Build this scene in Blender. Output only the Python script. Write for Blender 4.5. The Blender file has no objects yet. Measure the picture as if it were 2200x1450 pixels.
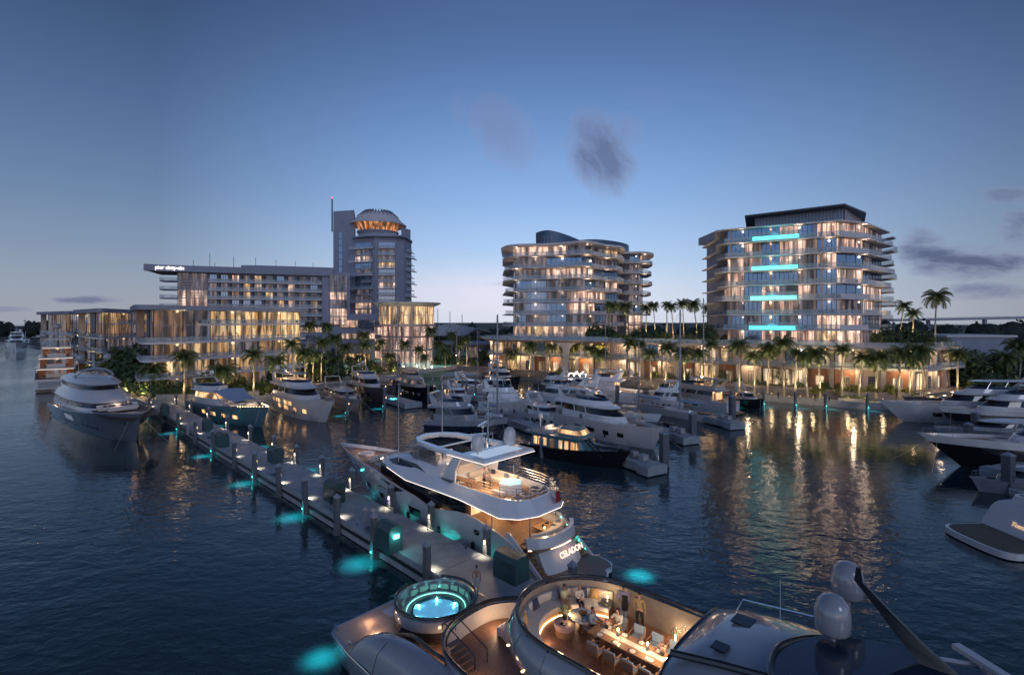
import bpy, bmesh, math, random
from math import sin, cos, pi, radians, sqrt, atan2, hypot, exp
from mathutils import Vector, Matrix
random.seed(66)
SC = bpy.context.scene
COL = SC.collection
# ------------------------------------------------------------------ camera, world, sun, exposure
F = 1100.0; HZ = 690.0; H = 19.5
cam = bpy.data.cameras.new("camera"); co = bpy.data.objects.new("camera", cam); COL.objects.link(co)
cam.sensor_width = 36; cam.lens = 18.0; cam.shift_y = -35/2200; cam.clip_end = 9000; cam.clip_start = 0.3
co.location = (0, 0, H); co.rotation_euler = (pi/2, 0, 0)
SC.camera = co
SC.view_settings.view_transform = 'Standard'; SC.view_settings.look = 'None'
SC.view_settings.exposure = 0.68; SC.view_settings.gamma = 1.0
try:
    SC.cycles.max_bounces = 6; SC.cycles.diffuse_bounces = 3; SC.cycles.glossy_bounces = 3
    SC.cycles.transmission_bounces = 4; SC.cycles.transparent_max_bounces = 12
    SC.cycles.use_denoising = True; SC.cycles.sample_clamp_indirect = 4.0
    SC.cycles.caustics_reflective = False; SC.cycles.caustics_refractive = False
except Exception: pass

def lin(c):
    return tuple(((x/255)/12.92 if x/255 <= 0.04045 else ((x/255+0.055)/1.055)**2.4) for x in c)

w = bpy.data.worlds.new("World"); SC.world = w; w.use_nodes = True
nt = w.node_tree; N = nt.nodes; L = nt.links; N.clear()
def nn(t, **k):
    n = N.new(t)
    for a, b in k.items(): setattr(n, a, b)
    return n
def mth(op, a, b=None, c=None, clamp=False):
    n = N.new('ShaderNodeMath'); n.operation = op; n.use_clamp = clamp
    for i, v in enumerate((a, b, c)):
        if v is None: continue
        if isinstance(v, (int, float)): n.inputs[i].default_value = v
        else: L.new(v, n.inputs[i])
    return n.outputs[0]
SUN_EL, SUN_AZ = radians(3.0), radians(-25)       # the sun has gone down behind the towers
tc = nn('ShaderNodeTexCoord'); sep = nn('ShaderNodeSeparateXYZ'); L.new(tc.outputs['Generated'], sep.inputs[0])
sky = nn('ShaderNodeTexSky'); sky.sky_type = 'NISHITA'; sky.sun_disc = False
sky.sun_elevation = SUN_EL; sky.sun_rotation = radians(180); sky.altitude = 0; sky.air_density = 1.2; sky.dust_density = 0.6; sky.ozone_density = 3.0
X_, Y_, Z_ = sep.outputs
ramp = nn('ShaderNodeValToRGB')
cr = ramp.color_ramp; cr.interpolation = 'B_SPLINE'
stops = [(0.0, (176,184,198)), (0.04, (172,184,204)), (0.11, (146,168,200)), (0.22, (112,142,186)), (0.36, (82,110,156)), (0.50, (54,74,114)), (0.75, (42,54,92)), (1.0, (38,46,78))]
while len(cr.elements) < len(stops): cr.elements.new(0.5)
for e, (p, c) in zip(cr.elements, stops): e.position = p; e.color = lin(c)+(1,)
L.new(Z_, ramp.inputs[0])
# dusk is brighter towards the afterglow (north), darker to both sides and behind
hor = mth('SQRT', mth('ADD', mth('MULTIPLY', X_, X_), mth('MULTIPLY', Y_, Y_)))
az = mth('DIVIDE', X_, mth('MAXIMUM', hor, 0.001))
az2 = mth('SUBTRACT', az, 0.07)
fall = mth('SUBTRACT', 1.03, mth('MULTIPLY', mth('MULTIPLY', az2, az2), 1.25))
back = mth('MULTIPLY_ADD', mth('DIVIDE', Y_, mth('MAXIMUM', hor, 0.001)), 0.2, 0.8)
fall = mth('MAXIMUM', mth('MULTIPLY', fall, back), 0.5)
# the open eastern sky behind the viewpoint is evenly bright
fall = mth('MULTIPLY', fall, mth('ADD', 1.16, mth('MULTIPLY', mth('MULTIPLY', mth('SUBTRACT', 0.0, Y_), 3.0, clamp=True), 1.0)))
# clouds, laid out by direction
yy = mth('MAXIMUM', Y_, 0.05)
U = mth('DIVIDE', X_, yy); V = mth('DIVIDE', Z_, yy)
cmb = nn('ShaderNodeCombineXYZ'); L.new(U, cmb.inputs[0]); L.new(V, cmb.inputs[1])
def noise(sc, det, rough, vx, vy, dist=0.3):
    mp = nn('ShaderNodeMapping'); mp.inputs['Scale'].default_value = (vx, vy, 1); L.new(cmb.outputs[0], mp.inputs[0])
    n = nn('ShaderNodeTexNoise'); n.inputs['Scale'].default_value = sc; n.inputs['Detail'].default_value = det
    n.inputs['Roughness'].default_value = rough; n.inputs['Distortion'].default_value = dist
    L.new(mp.outputs[0], n.inputs['Vector']); return n.outputs['Fac']
n1 = noise(5.0, 8, 0.62, 1.4, 1.0, 0.6); n2 = noise(6.0, 7, 0.6, 1.0, 3.4, 0.2)
def blob(px, py, rx, ry, nz, amt, rot=0.0, gain=5.0, mw=0.28):
    u0 = (px-1100)/1100; v0 = (690-py)/1100
    du = mth('SUBTRACT', U, u0); dv = mth('SUBTRACT', V, v0)
    a = mth('ADD', mth('MULTIPLY', du, cos(rot)), mth('MULTIPLY', dv, sin(rot)))
    b = mth('SUBTRACT', mth('MULTIPLY', dv, cos(rot)), mth('MULTIPLY', du, sin(rot)))
    a = mth('DIVIDE', a, rx/1100); b = mth('DIVIDE', b, ry/1100)
    r = mth('ADD', mth('MULTIPLY', a, a), mth('MULTIPLY', b, b))
    m = mth('SUBTRACT', 1.0, r)                       # 1 at centre
    d = mth('ADD', mth('MULTIPLY', m, mw), mth('SUBTRACT', nz, 0.60))
    return mth('MULTIPLY', mth('MULTIPLY', d, gain, clamp=True), amt)
cl = [blob(1285,338,88,128,n1,0.78,rot=0.45,gain=2.8,mw=0.55), blob(1340,290,60,60,n1,0.45,gain=2.5,mw=0.36), blob(1085,290,80,120,n1,0.38,rot=0.7,gain=2.4,mw=0.5), blob(985,235,30,60,n1,0.35,gain=2,mw=0.4), blob(1400,210,70,40,n1,0.12,gain=2,mw=0.4), blob(2180,420,90,24,n2,0.6,gain=3,mw=0.4),
      blob(2060,560,190,52,n2,0.9,gain=3.2,mw=0.42), blob(1990,540,80,60,n2,0.8,gain=3,mw=0.4), blob(2190,485,80,44,n2,0.85,gain=3,mw=0.4), blob(2120,625,180,24,n2,0.75,gain=3,mw=0.36), blob(180,644,110,12,n2,0.75), blob(30,665,70,9,n2,0.5), blob(1180,610,200,10,n2,0.3)]
den = cl[0]
for c in cl[1:]: den = mth('MAXIMUM', den, c)
mixs = nn('ShaderNodeMixRGB'); mixs.inputs[0].default_value = 0.22; L.new(ramp.outputs[0], mixs.inputs[1])
sk = nn('ShaderNodeMixRGB', blend_type='MULTIPLY'); sk.inputs[0].default_value = 1; L.new(sky.outputs[0], sk.inputs[1]); sk.inputs[2].default_value = (0.12, 0.12, 0.12, 1)
L.new(sk.outputs[0], mixs.inputs[2])
# pink afterglow low in the north
pk = mth('MULTIPLY', mth('SUBTRACT', 1.0, mth('MULTIPLY', mth('ABSOLUTE', mth('SUBTRACT', V, 0.06)), 14.0), clamp=True), mth('SUBTRACT', 1.0, mth('MULTIPLY', mth('ABSOLUTE', mth('ADD', U, 0.05)), 2.2), clamp=True))
pm = nn('ShaderNodeMixRGB'); L.new(mth('MULTIPLY', pk, 0.22), pm.inputs[0]); L.new(mixs.outputs[0], pm.inputs[1]); pm.inputs[2].default_value = lin((214,180,186))+(1,)
sc_ = nn('ShaderNodeMixRGB', blend_type='MULTIPLY'); sc_.inputs[0].default_value = 1
L.new(pm.outputs[0], sc_.inputs[1]); L.new(fall, sc_.inputs[2])
cm = nn('ShaderNodeMixRGB'); L.new(den, cm.inputs[0]); L.new(sc_.outputs[0], cm.inputs[1]); cc = nn('ShaderNodeMixRGB'); L.new(den, cc.inputs[0]); cc.inputs[1].default_value = lin((120,124,150))+(1,); cc.inputs[2].default_value = lin((58,68,96))+(1,); L.new(cc.outputs[0], cm.inputs[2])
bg = nn('ShaderNodeBackground'); L.new(cm.outputs[0], bg.inputs[0]); bg.inputs[1].default_value = 1.0
wo = nn('ShaderNodeOutputWorld'); L.new(bg.outputs[0], wo.inputs[0])
sd = bpy.data.lights.new("sun", 'SUN'); sd.energy = 0.25; sd.angle = radians(20); sd.color = (0.80, 0.84, 1.0)
so = bpy.data.objects.new("sun", sd); COL.objects.link(so); so.rotation_euler = (radians(62), 0, radians(28))

# ------------------------------------------------------------------ placing helpers
def P(px, py, z=0.0):
    """world point at height z seen at pixel (2200 wide photo)"""
    Y = (H-z)*F/(py-HZ); return Vector(((px-1100)/F*Y, Y, z))
def PD(px, py, Y): return Vector(((px-1100)/F*Y, Y, H-(py-HZ)/F*Y))
def XW(px, Y): return (px-1100)/F*Y

# ------------------------------------------------------------------ materials
MATS = {}
def mat(name, col=(0.5,0.5,0.5), rough=0.5, metal=0.0, var=0.12, vs=3.0, bump=0.0, bs=20.0, emit=None, es=0.0, coat=0.0, alpha=1.0, spec=0.5, vcol=None, planks=None):
    if name in MATS: return MATS[name]
    m = bpy.data.materials.new(name); m.use_nodes = True; t = m.node_tree; b = t.nodes['Principled BSDF']
    b.inputs['Roughness'].default_value = rough; b.inputs['Metallic'].default_value = metal
    b.inputs['Coat Weight'].default_value = coat; b.inputs['Coat Roughness'].default_value = 0.08
    b.inputs['Specular IOR Level'].default_value = spec
    tcn = t.nodes.new('ShaderNodeTexCoord'); nz = t.nodes.new('ShaderNodeTexNoise')
    nz.inputs['Scale'].default_value = vs; nz.inputs['Detail'].default_value = 5
    t.links.new(tcn.outputs['Object'], nz.inputs['Vector'])
    r = t.nodes.new('ShaderNodeValToRGB'); r.color_ramp.elements[0].position = 0.3; r.color_ramp.elements[1].position = 0.7
    c2 = vcol or tuple(min(1, x*(1+var)) for x in col)
    r.color_ramp.elements[0].color = tuple(x*(1-var) for x in col)+(1,); r.color_ramp.elements[1].color = tuple(c2)+(1,)
    t.links.new(nz.outputs['Fac'], r.inputs[0]); outc = r.outputs[0]
    if planks:
        wv = t.nodes.new('ShaderNodeTexWave'); wv.bands_direction = planks[0]; wv.inputs['Scale'].default_value = planks[1]
        wv.inputs['Distortion'].default_value = 0.15; wv.wave_profile = 'SAW'
        t.links.new(tcn.outputs['Object'], wv.inputs['Vector'])
        rr = t.nodes.new('ShaderNodeValToRGB'); rr.color_ramp.elements[0].color = (0.25,0.25,0.25,1); rr.color_ramp.elements[0].position = 0.0
        rr.color_ramp.elements[1].color = (1,1,1,1); rr.color_ramp.elements[1].position = 0.22
        t.links.new(wv.outputs['Fac'], rr.inputs[0])
        mx = t.nodes.new('ShaderNodeMixRGB'); mx.blend_type = 'MULTIPLY'; mx.inputs[0].default_value = 1
        t.links.new(outc, mx.inputs[1]); t.links.new(rr.outputs[0], mx.inputs[2]); outc = mx.outputs[0]
    t.links.new(outc, b.inputs['Base Color'])
    if bump:
        n2 = t.nodes.new('ShaderNodeTexNoise'); n2.inputs['Scale'].default_value = bs; n2.inputs['Detail'].default_value = 3
        t.links.new(tcn.outputs['Object'], n2.inputs['Vector'])
        bp = t.nodes.new('ShaderNodeBump'); bp.inputs['Strength'].default_value = bump; bp.inputs['Distance'].default_value = 0.05
        t.links.new(n2.outputs['Fac'], bp.inputs['Height']); t.links.new(bp.outputs[0], b.inputs['Normal'])
    if emit:
        b.inputs['Emission Color'].default_value = tuple(emit)+(1,); b.inputs['Emission Strength'].default_value = es
    if alpha < 1: b.inputs['Alpha'].default_value = alpha
    MATS[name] = m; return m

def lit(name, warm, cool_frac, es, curt=1.2, base=(0.02,0.03,0.05), cell=1.4):
    """glazing of a lit room: curtains hang in folds, rooms differ in brightness; dark parts mirror the sky"""
    m = bpy.data.materials.new(name); m.use_nodes = True; t = m.node_tree; b = t.nodes['Principled BSDF']
    b.inputs['Base Color'].default_value = base+(1,); b.inputs['Roughness'].default_value = 0.08
    tcn = t.nodes.new('ShaderNodeTexCoord'); ge = t.nodes.new('ShaderNodeNewGeometry')
    def nd(k): return t.nodes.new(k)
    def M(op, a, c=None, clamp=False):
        n = nd('ShaderNodeMath'); n.operation = op; n.use_clamp = clamp
        for i, v in enumerate((a, c)):
            if v is None: continue
            if isinstance(v, (int, float)): n.inputs[i].default_value = v
            else: t.links.new(v, n.inputs[i])
        return n.outputs[0]
    # folds: noise stretched vertically
    mp = nd('ShaderNodeMapping'); mp.inputs['Scale'].default_value = (curt*3, curt*3, 0.05); t.links.new(tcn.outputs['Object'], mp.inputs[0])
    f1 = nd('ShaderNodeTexNoise'); f1.inputs['Scale'].default_value = 1.6; f1.inputs['Detail'].default_value = 4; t.links.new(mp.outputs[0], f1.inputs['Vector'])
    mp2 = nd('ShaderNodeMapping'); mp2.inputs['Scale'].default_value = (0.45, 0.45, 0.06); t.links.new(tcn.outputs['Object'], mp2.inputs[0])
    f2 = nd('ShaderNodeTexNoise'); f2.inputs['Scale'].default_value = 1.3; f2.inputs['Detail'].default_value = 1; t.links.new(mp2.outputs[0], f2.inputs['Vector'])
    vo = nd('ShaderNodeTexVoronoi'); vo.inputs['Scale'].default_value = 0.9; vo.feature = 'F1'; vo.distance = 'CHEBYCHEV'
    mp3 = nd('ShaderNodeMapping'); mp3.inputs['Scale'].default_value = (1.3, 1.3, 0.32); t.links.new(tcn.outputs['Object'], mp3.inputs[0]); t.links.new(mp3.outputs[0], vo.inputs['Vector'])
    hsv = nd('ShaderNodeSeparateColor'); t.links.new(vo.outputs['Color'], hsv.inputs[0])
    fold = M('MULTIPLY_ADD', f1.outputs['Fac'], 1.1); t.nodes[-1].inputs[2].default_value = 0.35
    big = M('MULTIPLY', M('SUBTRACT', f2.outputs['Fac'], 0.40), 5.5, clamp=True)
    furn = M('MULTIPLY_ADD', M('GREATER_THAN', hsv.outputs[0], 0.62), -0.55); t.nodes[-1].inputs[2].default_value = 1.0
    rnd = M('MULTIPLY_ADD', ge.outputs['Random Per Island'], 0.9); t.nodes[-1].inputs[2].default_value = 0.45
    tot = M('MULTIPLY', M('MULTIPLY', fold, furn), M('MULTIPLY', M('MULTIPLY_ADD', big, 0.75), rnd))
    for n in t.nodes:
        if n.type == 'MATH' and n.operation == 'MULTIPLY_ADD' and n.inputs[1].default_value == 0.75: n.inputs[2].default_value = 0.12
        if n.type == 'MATH' and n.operation == 'MULTIPLY_ADD' and abs(n.inputs[1].default_value-1.1) < 1e-5: n.inputs[2].default_value = 0.25
        if n.type == 'MATH' and n.operation == 'MULTIPLY_ADD' and abs(n.inputs[1].default_value+0.55) < 1e-5: n.inputs[2].default_value = 1.0
        if n.type == 'MATH' and n.operation == 'MULTIPLY_ADD' and abs(n.inputs[1].default_value-0.9) < 1e-5: n.inputs[2].default_value = 0.45
    cr2 = nd('ShaderNodeValToRGB'); cr2.color_ramp.elements[0].color = lin(warm)+(1,); cr2.color_ramp.elements[1].color = lin(cool_frac)+(1,)
    t.links.new(hsv.outputs[1], cr2.inputs[0])
    t.links.new(cr2.outputs[0], b.inputs['Emission Color']); t.links.new(M('MULTIPLY', tot, es), b.inputs['Emission Strength'])
    MATS[name] = m; return m

def glow(name, col, s):
    m = mat(name, (0.6,0.6,0.6), 0.4, emit=lin(col), es=s, var=0.02); return m

WHITE = mat('gelcoat_white', (0.74,0.75,0.77), 0.12, var=0.04, vs=0.6, coat=0.6)
PEARL = mat('gelcoat_pearl', (0.60,0.58,0.58), 0.14, var=0.05, vs=0.5, coat=0.7)
GREYH = mat('gelcoat_grey', (0.26,0.28,0.32), 0.14, var=0.05, vs=0.6, coat=0.5)
NAVY = mat('hull_navy', (0.012,0.018,0.035), 0.10, var=0.1, coat=0.6)
BLACKH = mat('hull_black', (0.012,0.012,0.014), 0.12, var=0.1, coat=0.5)
GLASSD = mat('tinted_glass', (0.010,0.012,0.016), 0.04, var=0.1, spec=0.8)
BLUEGLASS = mat('blue_glass', (0.02,0.035,0.06), 0.05, var=0.2, spec=0.9, vs=0.5)
TEAK = mat('teak', (0.34,0.20,0.115), 0.55, var=0.22, vs=5, planks=('Y', 1.9))
TEAKX = mat('teak_dark', (0.16,0.10,0.07), 0.5, var=0.2, vs=4, planks=('Y', 3.2))
CUSH = mat('cushion_cream', (0.62,0.56,0.50), 0.85, var=0.06, vs=8, bump=0.15, bs=12)
CUSHG = mat('cushion_grey', (0.16,0.20,0.27), 0.85, var=0.1, vs=8, bump=0.2, bs=12)
NAVYP = mat('pillow_navy', (0.05,0.06,0.11), 0.85, var=0.1, vs=8)
OCHREP = mat('pillow_stripe', (0.55,0.33,0.12), 0.85, var=0.1, vs=8)
CHROME = mat('polished_steel', (0.62,0.64,0.68), 0.18, metal=1.0, var=0.05)
DARKM = mat('dark_metal', (0.03,0.035,0.045), 0.35, metal=0.4, var=0.1)
CONC = mat('concrete', (0.34,0.34,0.35), 0.75, var=0.18, vs=1.5, bump=0.3, bs=8)
CONCW = mat('pale_stone', (0.42,0.39,0.36), 0.7, var=0.12, vs=1.2, bump=0.2, bs=6)
PILEM = mat('pile_wood', (0.11,0.12,0.14), 0.6, var=0.25, vs=4, bump=0.4, bs=10)
PLASTER = mat('plaster_white', (0.58,0.56,0.58), 0.7, var=0.06, vs=0.4)
PLASTG = mat('plaster_grey', (0.25,0.27,0.35), 0.7, var=0.06, vs=0.3)
STONE = mat('travertine', (0.46,0.37,0.30), 0.65, var=0.12, vs=1.0)
BRONZE = mat('bronze_soffit', (0.30,0.17,0.10), 0.4, metal=0.3, var=0.15, vs=2, planks=('X', 2.0))
WOODP = mat('wood_panel', (0.36,0.16,0.08), 0.5, var=0.2, vs=2, planks=('X', 2.5))
FRAME = mat('window_frame', (0.28,0.29,0.33), 0.4, metal=0.4, var=0.08)
FRAMED = mat('window_frame_dark', (0.05,0.06,0.08), 0.4, metal=0.4, var=0.08)
FRAMEP = mat('frame_rose', (0.55,0.42,0.42), 0.45, metal=0.2, var=0.08)
WOODC = mat('chair_wood', (0.30,0.16,0.08), 0.5, var=0.2, vs=10)
BROWN = mat('brown_leather', (0.10,0.05,0.03), 0.5, var=0.15)
HULLL = None
LITW = lit('room_light_warm', (250,188,122), (255,222,170), 1.1)
LITP = lit('room_light_pink', (246,186,158), (255,224,200), 1.15)
LITD = lit('room_light_dim', (205,165,140), (150,160,190), 0.34)
LITG = lit('room_light_villa', (240,176,108), (255,218,170), 0.72, curt=1.6)
LITH = lit('room_light_villa_low', (215,150,96), (235,190,140), 0.36, curt=1.3)
LITS = lit('shop_light', (250,196,136), (255,228,195), 1.25, curt=0.8)
LITY = lit('shop_light_yellow', (235,190,40), (245,215,100), 0.7)
LITB = lit('cabin_light', (255,178,110), (255,205,150), 1.6, curt=2)
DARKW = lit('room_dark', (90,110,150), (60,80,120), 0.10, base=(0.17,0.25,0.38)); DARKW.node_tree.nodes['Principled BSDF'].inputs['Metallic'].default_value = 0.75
LEDW = glow('led_warm', (255,206,150), 5.0)
LEDC = glow('led_white', (255,236,220), 1.4)
SCONCE = glow('sconce_warm', (255,214,160), 5.0)
LAMP = glow('lamp_warm', (255,205,140), 11.0)
TEAL = glow('led_teal', (60,235,225), 7.0)
TEALP = glow('pool_teal', (50,205,205), 1.35)
REDL = glow('aviation_red', (255,60,60), 3)
# clear railing glass: a pale tint over what is behind
def clear_glass(name, tint, a):
    m = bpy.data.materials.new(name); m.use_nodes = True; t = m.node_tree; b = t.nodes['Principled BSDF']
    b.inputs['Base Color'].default_value = tint+(1,); b.inputs['Roughness'].default_value = 0.06; b.inputs['Alpha'].default_value = a
    n = t.nodes.new('ShaderNodeTexNoise'); n.inputs['Scale'].default_value = 0.6
    tcn = t.nodes.new('ShaderNodeTexCoord'); t.links.new(tcn.outputs['Object'], n.inputs['Vector'])
    ml = t.nodes.new('ShaderNodeMath'); ml.operation = 'MULTIPLY_ADD'; ml.inputs[1].default_value = a*0.5; ml.inputs[2].default_value = a*0.75
    t.links.new(n.outputs['Fac'], ml.inputs[0]); t.links.new(ml.outputs[0], b.inputs['Alpha'])
    MATS[name] = m; return m
RAILG = clear_glass('rail_glass', (0.42,0.52,0.60), 0.34)
RAILB = clear_glass('rail_glass_clear', (0.35,0.42,0.50), 0.22)

# ------------------------------------------------------------------ mesh builder
class MB:
    def __init__(s): s.v = []; s.f = []; s.m = []
    def add(s, vs, fs, mi=0):
        o = len(s.v); s.v += [tuple(v) for v in vs]; s.f += [tuple(i+o for i in f) for f in fs]; s.m += [mi]*len(fs); return s
    def box(s, c, d, rz=0.0, mi=0):
        x, y, z = d[0]/2, d[1]/2, d[2]/2; cr_, sr = cos(rz), sin(rz)
        pts = []
        for k in (-z, z):
            for a, b in ((-x,-y),(x,-y),(x,y),(-x,y)): pts.append((c[0]+a*cr_-b*sr, c[1]+a*sr+b*cr_, c[2]+k))
        return s.add(pts, [(3,2,1,0),(4,5,6,7),(0,1,5,4),(1,2,6,5),(2,3,7,6),(3,0,4,7)], mi)
    def prism(s, poly, z0, z1, mi=0, top=1.0, c=None):
        n = len(poly)
        if area(poly) < 0: poly = poly[::-1]
        if c is None: c = (sum(p[0] for p in poly)/n, sum(p[1] for p in poly)/n)
        a = [(p[0], p[1], z0) for p in poly]; b = [(c[0]+(p[0]-c[0])*top, c[1]+(p[1]-c[1])*top, z1) for p in poly]
        return s.add(a+b, [tuple(range(n-1,-1,-1)), tuple(range(n,2*n))]+[(i,(i+1)%n,n+(i+1)%n,n+i) for i in range(n)], mi)
    def wall(s, path, z0, z1, th=0.1, closed=False, mi=0):
        n = len(path); nr = normals(path, closed)
        fs = []; vs = []
        for i, p in enumerate(path):
            q = nr[i]
            for zz in (z0 if not callable(z0) else z0(i), z1 if not callable(z1) else z1(i)):
                vs.append((p[0]-q[0]*th/2, p[1]-q[1]*th/2, zz)); vs.append((p[0]+q[0]*th/2, p[1]+q[1]*th/2, zz))
        m = n if closed else n-1
        for i in range(m):
            a = i*4; b = ((i+1)%n)*4
            fs += [(a,b,b+2,a+2),(b+1,a+1,a+3,b+3),(a+2,b+2,b+3,a+3),(b,a,a+1,b+1)]
        if not closed: fs += [(0,2,3,1),(n*4-4,n*4-3,n*4-1,n*4-2)]
        return s.add(vs, fs, mi)
    def tube(s, pts, r=0.03, n=6, closed=False, mi=0):
        pts = [Vector(p) for p in pts]; k = len(pts); vs = []; fs = []
        rr = r if isinstance(r, (list, tuple)) else [r]*k
        ref = Vector((0,0,1))
        for i, p in enumerate(pts):
            if closed: d = pts[(i+1)%k]-pts[i-1]
            else: d = pts[min(i+1,k-1)]-pts[max(i-1,0)]
            if d.length < 1e-9: d = Vector((0,0,1))
            d.normalize(); u = d.cross(ref)
            if u.length < 0.05: u = d.cross(Vector((1,0,0)))
            u.normalize(); v = d.cross(u)
            for j in range(n):
                a = 2*pi*j/n; vs.append(tuple(p+(u*cos(a)+v*sin(a))*rr[i]))
        m = k if closed else k-1
        for i in range(m):
            a = i*n; b = ((i+1)%k)*n
            for j in range(n): fs.append((a+j, a+(j+1)%n, b+(j+1)%n, b+j))
        if not closed: fs.append(tuple(range(n-1,-1,-1))); fs.append(tuple((k-1)*n+j for j in range(n)))
        return s.add(vs, fs, mi)
    def beam(s, a, b, w_, h_, mi=0):
        a = Vector(a); b = Vector(b); d = (b-a).normalized(); u = d.cross(Vector((0,0,1)))
        if u.length < 0.02: u = Vector((1,0,0))
        u.normalize(); v = u.cross(d)
        vs = []
        for p in (a, b):
            for i, j in ((-1,-1),(1,-1),(1,1),(-1,1)): vs.append(tuple(p+u*i*w_/2+v*j*h_/2))
        return s.add(vs, [(0,1,2,3),(7,6,5,4),(0,4,5,1),(1,5,6,2),(2,6,7,3),(3,7,4,0)], mi)
    def lathe(s, prof, c=(0,0,0), n=24, mi=0, sx=1.0, sy=1.0, cap=True):
        vs = []; fs = []; k = len(prof)
        for r, z in prof:
            for j in range(n):
                a = 2*pi*j/n; vs.append((c[0]+r*cos(a)*sx, c[1]+r*sin(a)*sy, c[2]+z))
        for i in range(k-1):
            for j in range(n): fs.append((i*n+j, i*n+(j+1)%n, (i+1)*n+(j+1)%n, (i+1)*n+j))
        if cap and prof[0][0] > 1e-4: fs.append(tuple(range(n-1,-1,-1)))
        if cap and prof[-1][0] > 1e-4: fs.append(tuple((k-1)*n+j for j in range(n)))
        return s.add(vs, fs, mi)
    def loft(s, rings, caps=(True, True), closed=True, mi=0):
        n = len(rings[0]); vs = [p for r in rings for p in r]; fs = []
        for i in range(len(rings)-1):
            for j in range(n if closed else n-1):
                fs.append((i*n+j, i*n+(j+1)%n, (i+1)*n+(j+1)%n, (i+1)*n+j))
        if caps[0]: fs.append(tuple(range(n-1,-1,-1)))
        if caps[1]: fs.append(tuple((len(rings)-1)*n+j for j in range(n)))
        return s.add(vs, fs, mi)
    def build(s, name, mats, parent=None, smooth=True, loc=None, ang=38):
        me = bpy.data.meshes.new(name); me.from_pydata(s.v, [], s.f)
        if not isinstance(mats, (list, tuple)): mats = [mats]
        for m in mats: me.materials.append(m)
        me.polygons.foreach_set('material_index', s.m)
        bm = bmesh.new(); bm.from_mesh(me); bmesh.ops.remove_doubles(bm, verts=bm.verts, dist=1e-5)
        bmesh.ops.recalc_face_normals(bm, faces=bm.faces); bm.to_mesh(me); bm.free()
        if smooth:
            me.shade_smooth(); me.set_sharp_from_angle(angle=radians(ang))
        o = bpy.data.objects.new(name, me); COL.objects.link(o)
        if parent: o.parent = parent
        if loc is not None: o.location = loc
        return o
def area(p): return 0.5*sum(p[i][0]*p[(i+1)%len(p)][1]-p[(i+1)%len(p)][0]*p[i][1] for i in range(len(p)))
def normals(path, closed=False):
    n = len(path); out = []
    for i in range(n):
        if closed: a, b, c = path[i-1], path[i], path[(i+1)%n]
        else: a, b, c = path[max(i-1,0)], path[i], path[min(i+1,n-1)]
        d1 = Vector((b[0]-a[0], b[1]-a[1])); d2 = Vector((c[0]-b[0], c[1]-b[1]))
        if d1.length < 1e-9: d1 = d2.copy()
        if d2.length < 1e-9: d2 = d1.copy()
        d1.normalize(); d2.normalize(); t = d1+d2
        if t.length < 1e-6: t = d1.copy()
        t.normalize(); q = Vector((t[1], -t[0])); k = max(0.45, q.dot(Vector((d1[1], -d1[0])))); out.append(q/k)
    return out
def offset(path, d, closed=False):
    """positive moves to the right of travel"""
    return [(p[0]+q[0]*d, p[1]+q[1]*d) for p, q in zip(path, normals(path, closed))]
def crom(pts, k=6, closed=False):
    out = []; n = len(pts); pts = [Vector(p) for p in pts]
    for i in range(n if closed else n-1):
        p0 = pts[(i-1)%n] if closed else pts[max(i-1,0)]; p1 = pts[i]; p2 = pts[(i+1)%n]
        p3 = pts[(i+2)%n] if closed else pts[min(i+2,n-1)]
        for j in range(k):
            t = j/k; out.append(tuple(0.5*((2*p1)+(p2-p0)*t+(2*p0-5*p1+4*p2-p3)*t*t+(3*p1-p0-3*p2+p3)*t**3)))
    if not closed: out.append(tuple(pts[-1]))
    return out
def tag(o, label=None, cat=None, group=None, kind=None):
    if label:
        o['label'] = label
        if len(label.split()) > 16: print('LONG', len(label.split()), label)
    if cat: o['category'] = cat
    if group: o['group'] = group
    if kind: o['kind'] = kind
    return o
def empty(name, loc, rz=0.0, label=None, cat=None, group=None):
    o = bpy.data.objects.new(name, None); COL.objects.link(o); o.location = loc; o.rotation_euler = (0,0,rz)
    o.empty_display_size = 0.5
    return tag(o, label, cat, group)
def copy_tree(o, parent=None):
    c = o.copy(); COL.objects.link(c); c.parent = parent
    for ch in [x for x in KIDS.get(o.name, o.children)]: copy_tree(ch, c)
    return c
KIDS = {}
def light(kind, name, loc, energy, col, parent=None, size=0.1, rot=None, spot=None, blend=0.8):
    d = bpy.data.lights.new(name, kind); d.energy = energy; d.color = col
    if kind == 'AREA': d.size = size
    else: d.shadow_soft_size = size
    if kind == 'SPOT': d.spot_size = radians(spot or 100); d.spot_blend = blend
    o = bpy.data.objects.new(name, d); COL.objects.link(o); o.location = loc
    if rot: o.rotation_euler = rot
    if parent: o.parent = parent
    return o
WARM = (1.0, 0.68, 0.36); TEALC = (0.05, 0.85, 0.80)
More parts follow.
